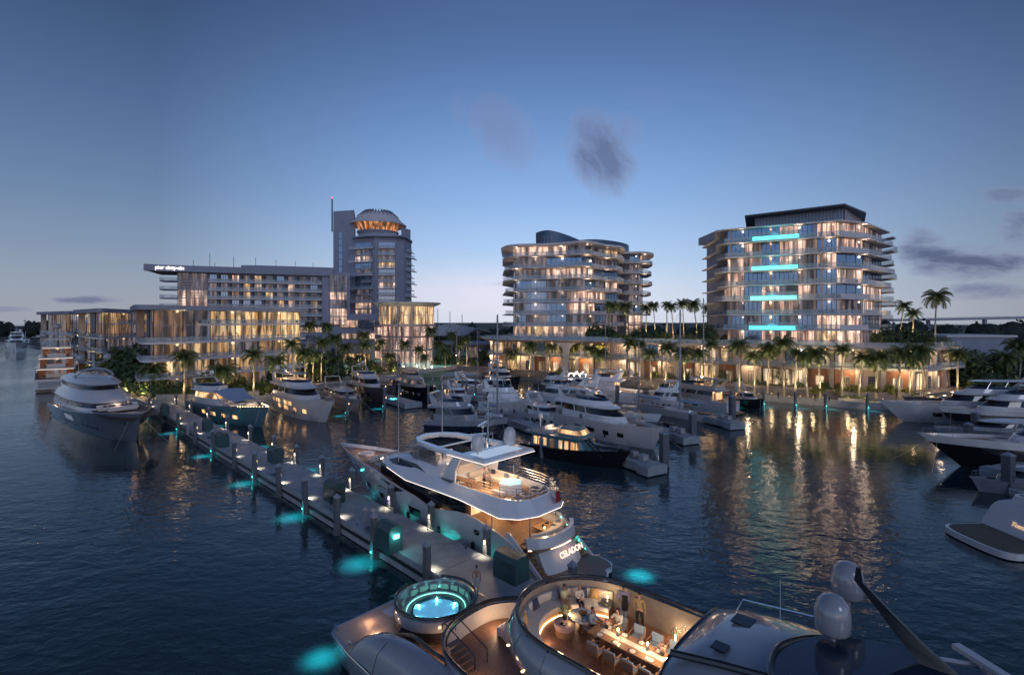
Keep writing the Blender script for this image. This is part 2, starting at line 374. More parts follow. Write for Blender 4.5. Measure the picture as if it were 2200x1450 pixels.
# ------------------------------------------------------------------ water, land, quay
def water_mat():
    m = bpy.data.materials.new('harbour_water'); m.use_nodes = True; t = m.node_tree; b = t.nodes['Principled BSDF']
    b.inputs['Base Color'].default_value = (0.012,0.036,0.048,1); b.inputs['Roughness'].default_value = 0.045
    b.inputs['IOR'].default_value = 1.52; b.inputs['Specular IOR Level'].default_value = 0.5
    tcn = t.nodes.new('ShaderNodeTexCoord')
    def nz(sc, sx, sy, det, rot):
        mp = t.nodes.new('ShaderNodeMapping'); mp.inputs['Scale'].default_value = (sx, sy, 1); mp.inputs['Rotation'].default_value = (0,0,rot)
        t.links.new(tcn.outputs['Object'], mp.inputs[0])
        n = t.nodes.new('ShaderNodeTexNoise'); n.inputs['Scale'].default_value = sc; n.inputs['Detail'].default_value = det
        n.inputs['Roughness'].default_value = 0.5; n.inputs['Distortion'].default_value = 0.4
        t.links.new(mp.outputs[0], n.inputs['Vector']); return n.outputs['Fac']
    a = nz(0.9, 1.0, 1.5, 3, 0.35); c = nz(0.22, 1.0, 1.6, 2, -0.3); d = nz(3.0, 1, 1.3, 2, 0.1)
    def bump(h, s, dist, prev=None):
        bp = t.nodes.new('ShaderNodeBump'); bp.inputs['Strength'].default_value = s; bp.inputs['Distance'].default_value = dist
        t.links.new(h, bp.inputs['Height'])
        if prev: t.links.new(prev, bp.inputs['Normal'])
        return bp.outputs[0]
    # gusts: calmer and rougher patches
    g = nz(0.02, 1, 1, 2, 0)
    q = bump(c, 0.55, 0.30); q = bump(a, 0.50, 0.17, q); q = bump(d, 0.25, 0.03, q)
    rp = t.nodes.new('ShaderNodeMapRange'); rp.inputs[1].default_value = 0.35; rp.inputs[2].default_value = 0.65; rp.inputs[3].default_value = 0.08; rp.inputs[4].default_value = 0.66
    t.links.new(g, rp.inputs[0])
    for n in t.nodes:
        if n.type == 'BUMP' and abs(n.inputs['Distance'].default_value-0.03) > 0.01: t.links.new(rp.outputs[0], n.inputs['Strength'])
    t.links.new(q, b.inputs['Normal'])
    return m
WATERM = water_mat()
m = MB(); m.add([(-3500,-300,0),(3500,-300,0),(3500,6000,0),(-3500,6000,0)], [(0,1,2,3)])
tag(m.build('water', WATERM, smooth=False), kind='structure')
SHORE = [(-1500,900),(-420,430),(-255,300),(-168,195),(-120,150),(-90,121.5),(-84,116.5),(-68,117.5),(-60,124),(-55,150),(-38,174),(-22,181),(-8,187),
         (8,169),(27,149.5),(49.5,134.5),(75,116),(79,113.5),(99,112.5),(112,118),(150,128),(260,150),(1500,420)]
GRD = mat('lawn_ground', (0.035,0.05,0.025), 0.9, var=0.5, vs=0.4, bump=0.4, bs=4, vcol=(0.07,0.075,0.05))
PAVE = mat('paving', (0.22,0.19,0.17), 0.7, var=0.2, vs=0.8, bump=0.2, bs=5)
land = MB(); poly = SHORE+[(3400,5900),(-3400,5900)]
land.prism(poly, -1.5, 1.35); tag(land.build('ground', GRD, smooth=False), kind='structure')
sw = MB(); sw.wall(SHORE, -1.4, 1.55, 0.8); tag(sw.build('seawall', CONC, smooth=False), 'pale concrete seawall running along the whole waterfront below the planting', 'seawall')
pv = MB(); inner = offset(SHORE[3:21], -9.5)          # promenade strip behind the wall
outer = offset(SHORE[3:21], -0.42)
# positive offset = right of travel; land lies to the left
n_ = len(inner)
pv.add([(p[0],p[1],1.39) for p in outer]+[(p[0],p[1],1.39) for p in inner], [(i,i+1,n_+i+1,n_+i) for i in range(n_-1)])
tag(pv.build('promenade', PAVE, smooth=False), kind='structure')
# raised plaza in front of the shops and the pool garden
PLZ = [(-8,184),(10,165.5),(29,146.5),(51,131),(76,118.5),(96,116.5),(112,124),(122,150),(110,210),(20,300),(-80,300),(-90,230),(-56,190),(-38,182),(-22,187)]
pz = MB(); pz.prism(PLZ, 1.0, 3.2); tag(pz.build('plaza', PAVE, smooth=False), kind='structure')

# ------------------------------------------------------------------ pier
PD_ = Vector((-0.703,0.711,0)); PN = Vector((0.711,0.703,0)); PA = Vector((-4.9,36,0)); PW = 4.4
def pier_pt(Y, side):    # side 0 = left edge, 1 = right edge
    b = PA if side == 0 else PA+PN*PW
    t_ = (Y-b.y)/PD_.y; return b+PD_*t_
rzp = atan2(PD_.y, PD_.x)
s0, s1 = -12.0, 115.0
pier = empty('pier', PA, rzp, 'long straight concrete pier running from the villa quay to the foreground yacht', 'pier')
PIERM = mat('pier_concrete', (0.30,0.33,0.36), 0.5, var=0.18, vs=0.9, bump=0.15, bs=6)
SL = 6.4; s = s0; k = 0
segs = MB()
body = MB(); body.box(((s0+s1)/2, -PW/2, 0.62), (s1-s0, PW-0.12, 1.1)); body.build('pier_body', CONC, pier, smooth=False)
while s < s1-0.5:
    e = min(s+SL, s1)
    d = MB(); d.box(((s+e)/2, -PW/2, 1.33), (e-s-0.06, PW, 0.30)); d.build('deck_slab', PIERM, pier, smooth=False); s = e
nm = MB(); nm.box(((s0+s1)/2, 0.04, 0.8), (s1-s0, 0.08, 0.25)); nm.box(((s0+s1)/2, -PW-0.04, 0.8), (s1-s0, 0.08, 0.25)); nm.build('rub_rail', DARKM, pier, smooth=False)

def make_pile(h=3.4, w_=0.44, lampside=None, teal=False, name='pile'):
    e = empty(name, (0,0,0))
    b = MB(); b.box((0,0,(h-1.2)/2), (w_, w_, h+1.2)); b.build('post', PILEM, e, smooth=False)
    c = MB(); q = w_/2+0.04
    c.box((0,0,h+0.03), (2*q, 2*q, 0.08)); c.add([(-q,-q,h+0.07),(q,-q,h+0.07),(q,q,h+0.07),(-q,q,h+0.07),(0,0,h+0.42)], [(0,1,4),(1,2,4),(2,3,4),(3,0,4),(3,2,1,0)])
    c.build('cap', GREYH, e, smooth=False)
    if lampside:
        l = MB(); l.box((lampside*(w_/2+0.04), 0, 2.45), (0.06,0.08,0.28)); l.build('sconce', SCONCE, e, smooth=False)
        light('SPOT', 'pile_lamp', (lampside*(w_/2+0.16), 0, 2.4), 95, (1.0,0.80,0.56), e, size=0.1, spot=104, blend=0.95)
    if teal:
        t_ = MB(); t_.box((-lampside*(w_/2+0.06) if lampside else w_/2+0.06, 0, 0.62), (0.06,0.12,0.08)); t_.build('water_light', TEAL, e, smooth=False)
        light('SPOT', 'water_lamp', ((-lampside if lampside else 1)*(w_/2+1.1), 0, 2.3), 1500, TEALC, e, size=0.5, spot=84, blend=1.0)
    return e
PR = {}
def put_pile(key, loc, rz, label, group, **kw):
    if key not in PR: PR[key] = o = make_pile(**kw); 
    else:
        o = copy_tree(PR[key])
    o.location = loc; o.rotation_euler = (0,0,rz); return tag(o, label, 'pile', group)
ORD = ['first','second','third','fourth','fifth','sixth','seventh','eighth','ninth','tenth','eleventh','twelfth','thirteenth','fourteenth','fifteenth','sixteenth','seventeenth','eighteenth','nineteenth','twentieth','twenty-first','twenty-second','twenty-third','twenty-fourth','twenty-fifth','twenty-sixth','twenty-seventh','twenty-eighth']
LY = [37,42.3,47,52,57,62.5,68,75,82,90,99,108]
for i, Y in enumerate(LY):
    p = pier_pt(Y, 0)-PN*0.32
    put_pile('L%d' % (i%2), (p.x,p.y,0), rzp-pi/2, '%s mooring pile from the near end on the open water side of the pier' % ORD[i], 'piles along the left edge of the pier', lampside=1, teal=(i%2==1))
RY = [33.5,39.5,44.7,49.4,55,60.2,65.5,71,78,86,94,103,112]
for i, Y in enumerate(RY):
    p = pier_pt(Y, 1)+PN*0.32
    put_pile('R%d' % (i%2), (p.x,p.y,0), rzp+pi/2, '%s mooring pile along the yacht side of the pier, counted from the near end' % ORD[i], 'piles along the right edge of the pier', lampside=1, teal=(i%2==0))
# dock boxes and power pedestals standing on the pier
PEDM = mat('dock_box_green', (0.035,0.08,0.085), 0.45, var=0.15)
def dock_box(px, py, label, L_=2.6, W_=1.3, h_=2.0, glow_=False):
    p = P(px, py, 1.48); e = empty('dock_box', p, rzp, label, 'dock box', 'dark green boxes on the pier')
    prof = [(-W_/2,0.0),(W_/2,0.0),(W_/2,h_*0.78),(W_/2*0.7,h_*0.96),(0,h_),(-W_/2*0.7,h_*0.96),(-W_/2,h_*0.78)]
    b = MB(); b.loft([[(x,a,c) for a,c in prof] for x in (-L_/2, L_/2)]); b.build('casing', PEDM, e, smooth=False)
    d = MB(); d.box((0,-W_/2-0.02,h_*0.45), (L_*0.86,0.04,h_*0.62)); d.build('door', DARKM, e, smooth=False)
    if glow_:
        g = MB(); g.box((-L_/2-0.04,0,h_*0.6), (0.05,0.5,0.3)); g.build('lamp', TEAL, e, smooth=False)
        light('POINT', 'box_lamp', (-L_/2-0.35,0,h_*0.6), 18, (0.2,0.9,0.8), e, size=0.1)
    return e
dock_box(1098,1240,'large dark green dock box beside the swim platform of the lit motor yacht', 2.2,1.4,1.8)
dock_box(836,1178,'dark green dock box by the sixth paving joint, its end panel lit teal', 2.0,1.2,2.1, True)
dock_box(718,1075,'dark green dock box just behind the two people standing on the pier', 2.2,1.3,2.0)
dock_box(592,992,'dark green dock box on the yacht side of the pier halfway along it', 2.2,1.3,2.0)
dock_box(477,958,'dark green dock box on the pier nearest the yacht with the blue awning', 2.2,1.3,2.0)
dock_box(446,925,'dark green dock box in front of the bow of the yacht with the blue awning', 1.9,1.2,2.0)
dock_box(354,892,'dark green dock box at the shore end of the pier', 1.9,1.2,2.2)
def pedestal(px, py, h_, label):
    p = P(px, py, 1.48); e = empty('power_pedestal', p, rzp, label, 'power pedestal', 'slim grey pedestals on the pier')
    b = MB(); b.box((0,0,h_/2), (0.42,0.42,h_)); b.build('column', GREYH, e, smooth=False)
    c = MB(); c.add([(-.25,-.25,h_),(.25,-.25,h_),(.25,.25,h_),(-.25,.25,h_),(0,0,h_+.25)], [(0,1,4),(1,2,4),(2,3,4),(3,0,4),(3,2,1,0)]); c.build('cap', CONCW, e, smooth=False)
pedestal(801,1133,1.5,'slim grey power pedestal standing left of the teal lit dock box')
pedestal(785,1122,1.15,'short squat grey pedestal next to the taller one by the teal lit dock box')
pedestal(652,1060,1.35,'slim grey power pedestal left of the two people on the pier')
pedestal(547,1003,1.35,'slim grey power pedestal near the middle of the pier')
pedestal(403,932,1.35,'slim grey power pedestal close to the shore end of the pier')
# ------------------------------------------------------------------ building parts
def plen(p): return sum(hypot(p[i+1][0]-p[i][0], p[i+1][1]-p[i][1]) for i in range(len(p)-1))
def cut(path, n):
    """split a polyline into n stretches of equal length (keeping corners)"""
    Lt = plen(path); out = []; cur = [tuple(path[0][:2])]; acc = 0.0; k = 1
    for i in range(len(path)-1):
        a = Vector(path[i][:2]); b = Vector(path[i+1][:2]); d = (b-a).length; t0 = 0.0
        while k < n and acc+d-t0 >= k*Lt/n-1e-9 and (k*Lt/n-acc) <= d:
            tt = k*Lt/n-acc; q = a+(b-a)*(tt/d); cur.append(tuple(q)); out.append(cur); cur = [tuple(q)]; k += 1
            if tt >= d-1e-9: break
        acc += d
        if (Vector(cur[-1])-b).length > 1e-4: cur.append(tuple(b))
    out.append(cur); res = []
    for o in out:
        q = [o[0]]
        for p in o[1:]:
            if hypot(p[0]-q[-1][0], p[1]-q[-1][1]) > 0.02: q.append(p)
            elif p is o[-1] and len(q) > 1: q[-1] = p
        if len(q) > 1: res.append(q)
    return res
def window(parent, sub, z0, z1, glass, mull=3, frame=None, fw=0.10, rails=(), name='window'):
    b = MB(); parts = cut(sub, mull)
    for p in parts:
        for i in range(len(p)-1):
            b.add([(p[i][0],p[i][1],z0),(p[i+1][0],p[i+1][1],z0),(p[i+1][0],p[i+1][1],z1),(p[i][0],p[i][1],z1)], [(0,1,2,3)], 0)
    o = b.build(name, glass, parent, smooth=False); b = MB()
    ends = [p[0] for p in parts]+[parts[-1][-1]]
    for e in ends: b.box((e[0],e[1],(z0+z1)/2), (fw,fw*1.6,z1-z0))
    for r in (z0+0.06, z1-0.06)+tuple(rails):
        for p in parts:
            for i in range(len(p)-1): b.beam((p[i][0],p[i][1],r), (p[i+1][0],p[i+1][1],r), fw*0.9, fw*1.2)
    b.build('frame', frame or FRAME, o, smooth=False); return o
def slab(parent, poly, z, th, m, name='floor_slab'):
    b = MB(); b.prism(poly, z-th, z); return b.build(name, m, parent, smooth=False)
def rail(parent, path, z, h=1.1, closed=False, m=None, name='balustrade', posts=0):
    b = MB(); b.wall(path, z+0.02, z+h, 0.03, closed, 0)
    b.wall(path, z+h, z+h+0.05, 0.07, closed, 1)
    if posts:
        for p in cut(path, max(1, int(plen(path)/posts))): b.box((p[0][0],p[0][1],z+h/2), (0.06,0.06,h), mi=1)
    return b.build(name, [m or RAILG, FRAME], parent, smooth=False)
def wallseg(parent, path, z0, z1, m, th=0.3, name='wall'):
    b = MB(); b.wall(path, z0, z1, th); return b.build(name, m, parent, smooth=False)
def W2(px, Y): return (XW(px, Y), Y)
def clutter(parent, path, z, n, rnd, name='terrace_furniture'):
    """chairs, tables and pots standing along a balcony, seen as small dark shapes"""
    b = MB(); segs_ = cut(path, n)
    for p in segs_:
        if rnd.random() < 0.45: continue
        q = p[0]; k = rnd.random()
        if k < 0.4: b.box((q[0],q[1],z+0.4), (0.7,0.7,0.12), rz=rnd.random()); b.box((q[0],q[1]+0.3,z+0.65), (0.7,0.1,0.6), rz=0.2); b.box((q[0],q[1],z+0.18), (0.08,0.08,0.36))
        elif k < 0.7: b.lathe([(0.22,0),(0.32,0.5),(0.28,0.5)], (q[0],q[1],z), 8); [b.add([(q[0],q[1],z+0.5),(q[0]+0.55*cos(a),q[1]+0.55*sin(a),z+1.15+0.3*rnd.random()),(q[0]+0.5*cos(a+.35),q[1]+0.5*sin(a+.35),z+1.1)], [(0,1,2)], 1) for a in [j*0.7 for j in range(9)]]
        else: b.lathe([(0.5,0.68),(0.5,0.74)], (q[0],q[1],z), 10); b.box((q[0],q[1],z+0.34), (0.08,0.08,0.68)); b.box((q[0]+0.8,q[1],z+0.4), (0.5,0.5,0.1))
    if b.v: b.build(name, [DARKM, LEAFD], parent, smooth=False)
LEAFD = mat('leaf_dark', (0.035,0.065,0.022), 0.6, var=0.4, vs=2)
LEAF = mat('leaf_green', (0.075,0.14,0.03), 0.55, var=0.4, vs=1.5, vcol=(0.15,0.19,0.05))
LEAFY = mat('leaf_golden', (0.20,0.20,0.035), 0.55, var=0.35, vs=1.5)  # yellow leaflets; on foliage called lit, the gold paints in lamplight
PALML = mat('palm_leaf', (0.06,0.11,0.032), 0.45, var=0.35, vs=0.8, vcol=(0.13,0.16,0.05))
TRUNK = mat('palm_trunk', (0.28,0.24,0.19), 0.85, var=0.25, vs=6, bump=0.4, bs=8)
BARK = mat('bark', (0.12,0.09,0.06), 0.9, var=0.3, vs=5, bump=0.4)
R = random.Random(5)
# ================================================================== TOWER B : right, angular, teal pool balconies
tb = empty('apartment_tower', (75,140,13.4), 0, 'right hand apartment tower with four glowing teal pool balconies and a dark wedge roof', 'apartment tower', 'two balconied apartment towers')
tb.location = (0,0,0)
TB0, TBF, TBN = 13.5, 3.94, 8
W1, W2p, W3, W4 = W2(1563,143), W2(1797,130.5), W2(1850,134), W2(1893,150)
W0, WB1, WB2 = W2(1556,158), (W4[0]-2, 176), (W0b if False else (66,178))
core = [W0, W1, W2p, W3, W4, WB1, WB2]
front = [W1, W2p]
cores = offset(core, -0.5, True) if area(core) < 0 else offset(core, -0.5, True)
cb = MB(); ci = [(75+(p[0]-75)*0.93, 150+(p[1]-150)*0.9) for p in core]; cb.prism(ci, TB0-0.2, TB0+TBF*TBN-0.4); cb.build('inner_wall', PLASTG, tb, smooth=False)
nfront = 6
for f in range(TBN+1):
    z = TB0+f*TBF
    jl = [0.0,0.9,0.0,1.2,0.2,1.0,0.3,0.6,0.9][f]-0.6; jr = [0.0,1.0,0.4,1.4,0.6,1.6,0.8,1.2,0.2][f]-1.2
    o = 1.9 if f < TBN else 1.5
    dF = Vector((W2p[0]-W1[0], W2p[1]-W1[1])).normalized(); nF = Vector((dF.y, -dF.x))
    A = Vector(W1)+nF*o-dF*(0.6+jl); B = Vector(W2p)+nF*o+dF*(0.9)
    C = Vector(W3)+Vector((1.0+jr*0.5, -1.6)); D = Vector(W4)+Vector((1.2+jr,-3.4)); E = Vector(W4)+Vector((1.0+jr, 6))
    Lb = Vector(W0)+Vector((-2.2-jl, 0.4)); Lf = Vector(W1)+Vector((-2.0-jl, 3.2))
    out_ = [tuple(Lb), tuple(Lf), tuple(A), tuple(B), tuple(C), tuple(D), tuple(E), WB1, WB2]
    slab(tb, out_, z, 0.28, PLASTER if f else STONE)
    if f < TBN:
        rp = offset([tuple(A), tuple(B)], -0.12)
        rail(tb, rp, z, 1.15)
        if f: rail(tb, offset([tuple(Lb), tuple(Lf), tuple(A)], -0.12), z, 1.1, m=RAILB)
        # right side: white solid parapets alternate with glass
        rr = offset([tuple(B), tuple(C), tuple(D), tuple(E)], -0.15)
        if f in (1,3,6,7,8): wallseg(tb, rr[:2], z-0.28, z+1.15, PLASTER, 0.16, 'parapet'); rail(tb, rr[1:], z, 1.1)
        elif f: rail(tb, rr[:2], z, 1.1); wallseg(tb, rr[1:3], z-0.28, z+1.1, PLASTER, 0.16, 'parapet'); rail(tb, rr[2:], z, 1.1)
        if f < TBN:
            for t_ in (0.15,0.42,0.68,0.94):
                q_ = Vector(W1).lerp(Vector(W2p), t_)+nF*1.0; light('POINT', 'balcony_fill', (q_.x,q_.y,z+TBF-0.8), R.choice([12,40,55,70]), (1,0.64,0.40), tb, size=0.25)  # added fill light to warm the soffits; no fixture here
            light('POINT', 'balcony_fill', (W3[0]+0.6,W3[1]-0.6,z+TBF-0.8), 50, (1,0.72,0.5), tb, size=0.25)
        # glazing
        zt = z+TBF-0.30
        for i, sub in enumerate(cut(front, nfront)):
            g = R.choice([LITP,LITP,DARKW,LITD,DARKW,DARKW]) if f else R.choice([LITP, LITW, DARKW])
            window(tb, sub, z, zt, g, 4, FRAMED, 0.09)
        for i, sub in enumerate(cut([W2p, W3, W4], 3)):
            window(tb, sub, z, zt, R.choice([DARKW, LITD, LITD, LITP]), 3, FRAMED, 0.1)
        window(tb, [W0, W1], z, zt, R.choice([LITD, LITP, DARKW]), 3, FRAMED, 0.1)
        clutter(tb, offset([tuple(A), tuple(B), tuple(C)], -0.9), z, 13, R)
        if f: clutter(tb, offset([tuple(Lb), tuple(Lf)], -0.8), z, 3, R, 'balcony_plants')
cm_ = MB()
for t_ in (0.02, 0.40, 0.80, 0.86):
    p = Vector(W1).lerp(Vector(W2p), t_); n_ = Vector((0.46,-0.88))*0.5; cm_.box((p.x+n_.x,p.y+n_.y,TB0+TBF*TBN/2), (0.35,0.35,TBF*TBN), rz=-0.5)
cm_.build('copper_column', mat('copper_tube', (0.42,0.24,0.16), 0.3, metal=0.7), tb, smooth=False)
# teal pools projecting from every second floor
dF = (Vector(W2p)-Vector(W1)).normalized(); nF = Vector((dF.y,-dF.x)); rzF = atan2(dF.y, dF.x)
for f in (1,3,5,7):
    z = TB0+f*TBF; c0 = Vector(W1)+dF*(6.6-0.35*(7-f)*0.4)+nF*2.7
    ln = 10.8
    s_ = MB(); c = c0+dF*ln/2
    s_.box((c.x,c.y,z-0.35), (ln+0.4,2.3,0.3), rz=rzF)
    fr = s_.build('pool_basin', PLASTER, tb, smooth=False)
    g = MB(); c2 = c+nF*1.13; g.box((c2.x,c2.y,z+0.30), (ln,0.06,1.0), rz=rzF)
    g.box((c.x,c.y,z+0.2), (ln-0.1,2.0,0.7), rz=rzF); g.build('pool_water', TEALP, tb, smooth=False)
    rl = MB(); c3 = c+nF*1.2; rl.box((c3.x,c3.y,z+1.35), (ln+0.3,0.05,1.05), rz=rzF); rl.build('pool_screen', RAILG, tb, smooth=False)
    light('AREA', 'pool_glow', (c.x,c.y,z+1.0), 60, (0.15,0.9,0.95), tb, size=3.0, rot=(pi,0,0))
# penthouse with fins and the dark wedge roof
zr = TB0+TBF*TBN
pA, pB, pC = W2(1622,145.5), W2(1812,132.5), W2(1848,147)
pen = [pA, pB, pC, W2(1838,172), W2(1636,172)]
b = MB(); b.prism(pen, zr, zr+3.6); b.build('penthouse_wall', mat('penthouse_blue',(0.22,0.28,0.38),0.35,metal=0.3), tb, smooth=False)
b = MB()
for sub in cut([pA, pB, pC], 52): b.box((sub[0][0]+0.1,sub[0][1]-0.35,zr+1.8), (0.14,0.5,3.5), rz=-0.45)
b.build('roof_fin', mat('fin_pale',(0.42,0.44,0.50),0.5), tb, smooth=False)
rf = [W2(1600,143), W2(1815,128.5), W2(1861,139), W2(1852,176), W2(1606,176)]
b = MB(); b.prism(rf, zr+3.62, zr+4.0); b.build('roof', mat('roof_metal',(0.07,0.08,0.10),0.4,metal=0.4), tb, smooth=False)
b = MB(); b.box((69,165,zr+1.2),(12,16,2.4)); b.box((W4[0]-2,162,zr+1.0),(7,14,2.0)); b.build('plant_room', PLASTG, tb, smooth=False)
# separate rear right wing
bw = MB()
for f in range(1,TBN+1):
    z = TB0+f*TBF; j = [0,0.6,0.0,1.0,0.3,1.2,0.4,1.4,0.8][f]
    j -= 1.8; p = [(W4[0]+1.4,152),(W4[0]+1.4,147),(W4[0]+5.0+j,149.5),(W4[0]+5.2+j,158),(W4[0]+1,162)]
    bw.prism(p, z-1.6, z-1.2)
    if f < TBN: rail(tb, [(p[1][0],p[1][1]+.1),(p[2][0]-.1,p[2][1]+.1),(p[3][0]-.1,p[3][1])], z-1.2, 1.1, name='wing_balustrade')
bw.build('wing_slab', PLASTER, tb, smooth=False)

# ================================================================== TOWER A : middle, rounded
ta = empty('apartment_tower', (0,0,0), 0, 'middle apartment tower with rounded wavy white balconies and a blue curved screen on its roof', 'apartment tower', 'two balconied apartment towers')
TA0, TAF, TAN = 13.9, 4.12, 8
OUT = [W2(*q) for q in ((1083,192),(1096,185),(1120,182.5),(1160,181.5),(1200,179.5),(1232,176.5),(1256,175),(1276,178),(1296,183),(1314,185),(1330,188),(1338,196))]
OUT2 = [W2(*q) for q in ((1340,203),(1362,202),(1384,202),(1397,206),(1399,213),(1390,224))]
INN = [W2(*q) for q in ((1103,197),(1106,187.5),(1130,185),(1180,184),(1226,181.5),(1250,180),(1268,184),(1290,190),(1326,197))]
INN2 = [W2(*q) for q in ((1342,207),(1360,206),(1375,208),(1380,216),(1380,224))]
BK = [(45,236),(4,236),(-4,214)]
inner_ = crom(INN, 4); inner2 = crom(INN2, 3)
b = MB(); bi = [(24+(p[0]-24)*0.92, 208+(p[1]-208)*0.88) for p in inner_+inner2+[(48,234),(6,234)]]; b.prism(bi, TA0-0.2, TA0+TAF*TAN-0.5); b.build('inner_wall', PLASTG, ta, smooth=False)
for f in range(TAN+1):
    z = TA0+f*TAF
    wob = [0,0.5,-0.3,0.4,-0.2,0.5,0.1,0.6,1.2][f]
    o1 = offset(crom(OUT, 5), wob if f else -1.5); o2 = offset(crom(OUT2, 5), wob*0.8)
    if f == 0: slab(ta, o1+o2+BK, z, 0.3, STONE)
    else:
        slab(ta, o1+o2+BK, z, 0.27 if f < TAN else 0.7, PLASTER, 'floor_slab' if f < TAN else 'roof')
    if f < TAN:
        r1 = offset(o1, -0.15); r2 = offset(o2, -0.15); k = int(len(r1)*0.62)
        rail(ta, r1[:k+1], z, 1.2); 
        if f: 
            wallseg(ta, r1[k:int(len(r1)*0.78)], z-0.4, z+0.9, PLASTER, 0.15, 'parapet')
            rail(ta, r1[int(len(r1)*0.78)-1:int(len(r1)*0.88)], z, 1.1)
            wallseg(ta, r1[int(len(r1)*0.88)-1:], z-0.4, z+1.1, PLASTER, 0.15, 'parapet')
            rail(ta, r2[:int(len(r2)*0.55)], z, 1.1); wallseg(ta, r2[int(len(r2)*0.55)-1:], z-0.3, z+0.9, PLASTER, 0.15, 'parapet')
        zt = z+TAF-0.29
        for i, sub in enumerate(cut(inner_, 8)):
            if f >= TAN-1 or f == 0: g = R.choice([LITP, LITW, LITP, LITD])
            else: g = R.choice([LITP, LITD, DARKW, DARKW, LITD, LITP])
            window(ta, sub, z, zt, g, 4, FRAMED, 0.09)
        for sub in cut(inner2, 3): window(ta, sub, z, zt, R.choice([LITD, DARKW, LITP, LITD]), 3, FRAMED, 0.09)
        clutter(ta, offset(o1, -0.9), z, 15, R)
        for (px_,Y_) in ((1110,185.2),(1150,183),(1205,181.6),(1262,178.5),(1305,187)): light('POINT', 'balcony_fill', (XW(px_,Y_),Y_,z+TAF-0.8), R.choice([20,60,80,100]), (1,0.66,0.42), ta, size=0.3)  # fill lights added under the slabs for a warm soffit glow
        light('POINT', 'balcony_fill', (XW(1385,205),205,z+TAF-0.8), 60, (1,0.72,0.5), ta, size=0.3)
b = MB()
for px_, Y in ((1152,186),(1200,184),(1292,194),(1318,198)): b.box((*W2(px_,Y), TA0+TAF*TAN/2), (1.2,0.9,TAF*TAN-0.5))
b.build('wall_pier', STONE, ta, smooth=False)
zr = TA0+TAF*TAN
SCR = mat('roof_screen_blue', (0.07,0.11,0.17), 0.35, metal=0.5, var=0.15)
sc1 = crom([W2(1152,196), W2(1168,191), W2(1190,190), W2(1220,192), W2(1252,197)], 6)
n1_ = len(sc1); b = MB(); b.wall(sc1, zr-0.5, lambda i: zr+6.4-3.4*max(0,(i/(n1_-1)-0.35)/0.65)**1.5, 0.3)
sc2 = crom([W2(1235,204), W2(1275,200), W2(1320,205), W2(1348,214), W2(1350,226)], 6)
b.wall(sc2, zr-0.5, zr+4.6, 0.3); b.build('roof_screen', SCR, ta, smooth=False)
b = MB()
for sub in cut(sc1, 16)[:7]: b.box((sub[0][0],sub[0][1]-0.2,zr+2.0), (0.12,0.12,4.8))
b.build('screen_rib', FRAME, ta, smooth=False)

# ================================================================== PODIUM with the shops
po = empty('shopping_podium', (0,0,0), 0, 'long two storey stone podium with lit shops below both apartment towers', 'podium building')
ZG, Z1, Z2 = 3.2, 8.6, 13.4
PF = [W2(1060,178), W2(1180,168), W2(1300,158), W2(1380,152), W2(1500,143), W2(1640,134), W2(1800,124), W2(1960,119.5)]
PFe = PF+[W2(2035,130)]
up = offset(PFe, 2.4); dn = offset(PFe, 3.6)
slab(po, offset(PFe,3.2)+[(125,190),(20,250),(-14,215)], Z2, 0.7, STONE, 'roof_slab')
slab(po, dn+[(123,160),(20,230),(-10,200)], Z1, 0.55, CONCW, 'floor_slab')
b = MB(); b.prism(offset(PFe,-1.5)+[(118,160),(20,225),(-4,200)], ZG, Z2-0.75); b.build('inner_wall', STONE, po, smooth=False)
rail(po, offset(dn,-0.2), Z1, 1.1, m=RAILG, posts=2.5); rail(po, offset(PFe,3.0), Z2, 1.1, m=RAILG, posts=2.5)
# left canopy with wood soffit
cp = crom([W2(1040,176), W2(1046,169), W2(1100,163), W2(1180,158), W2(1260,153), W2(1306,151)], 5)
b = MB(); b.prism(cp+[W2(1306,160),W2(1180,170),W2(1050,182)], Z2+0.03, Z2+0.42); b.build('canopy', CONCW, po, smooth=False)
b = MB(); b.prism(offset(cp,-0.3)+[W2(1300,158),W2(1180,169),W2(1052,181)], Z2-0.45, Z2+0.02); b.build('canopy_soffit', BRONZE, po, smooth=False)
rail(po, offset(cp,-0.25), Z2+0.42, 1.1, m=RAILG)
col_ = MB()
for px_,Y in ((1216,158),):
    x,y = W2(px_,Y-2.5)
    col_.loft([[ (x+(0.7+0.0*0)*k[0], y+0.5*k[1], z_) for k in ((-1,-1),(1,-1),(1,1),(-1,1))] for z_ in (ZG,7)]+[[ (x+s_*k[0], y+0.5*k[1], z_) for k in ((-1,-1),(1,-1),(1,1),(-1,1))] for z_,s_ in ((9,0.8),(11,1.1),(12.3,2.0),(12.9,3.6))])
col_.build('flared_column', STONE, po)
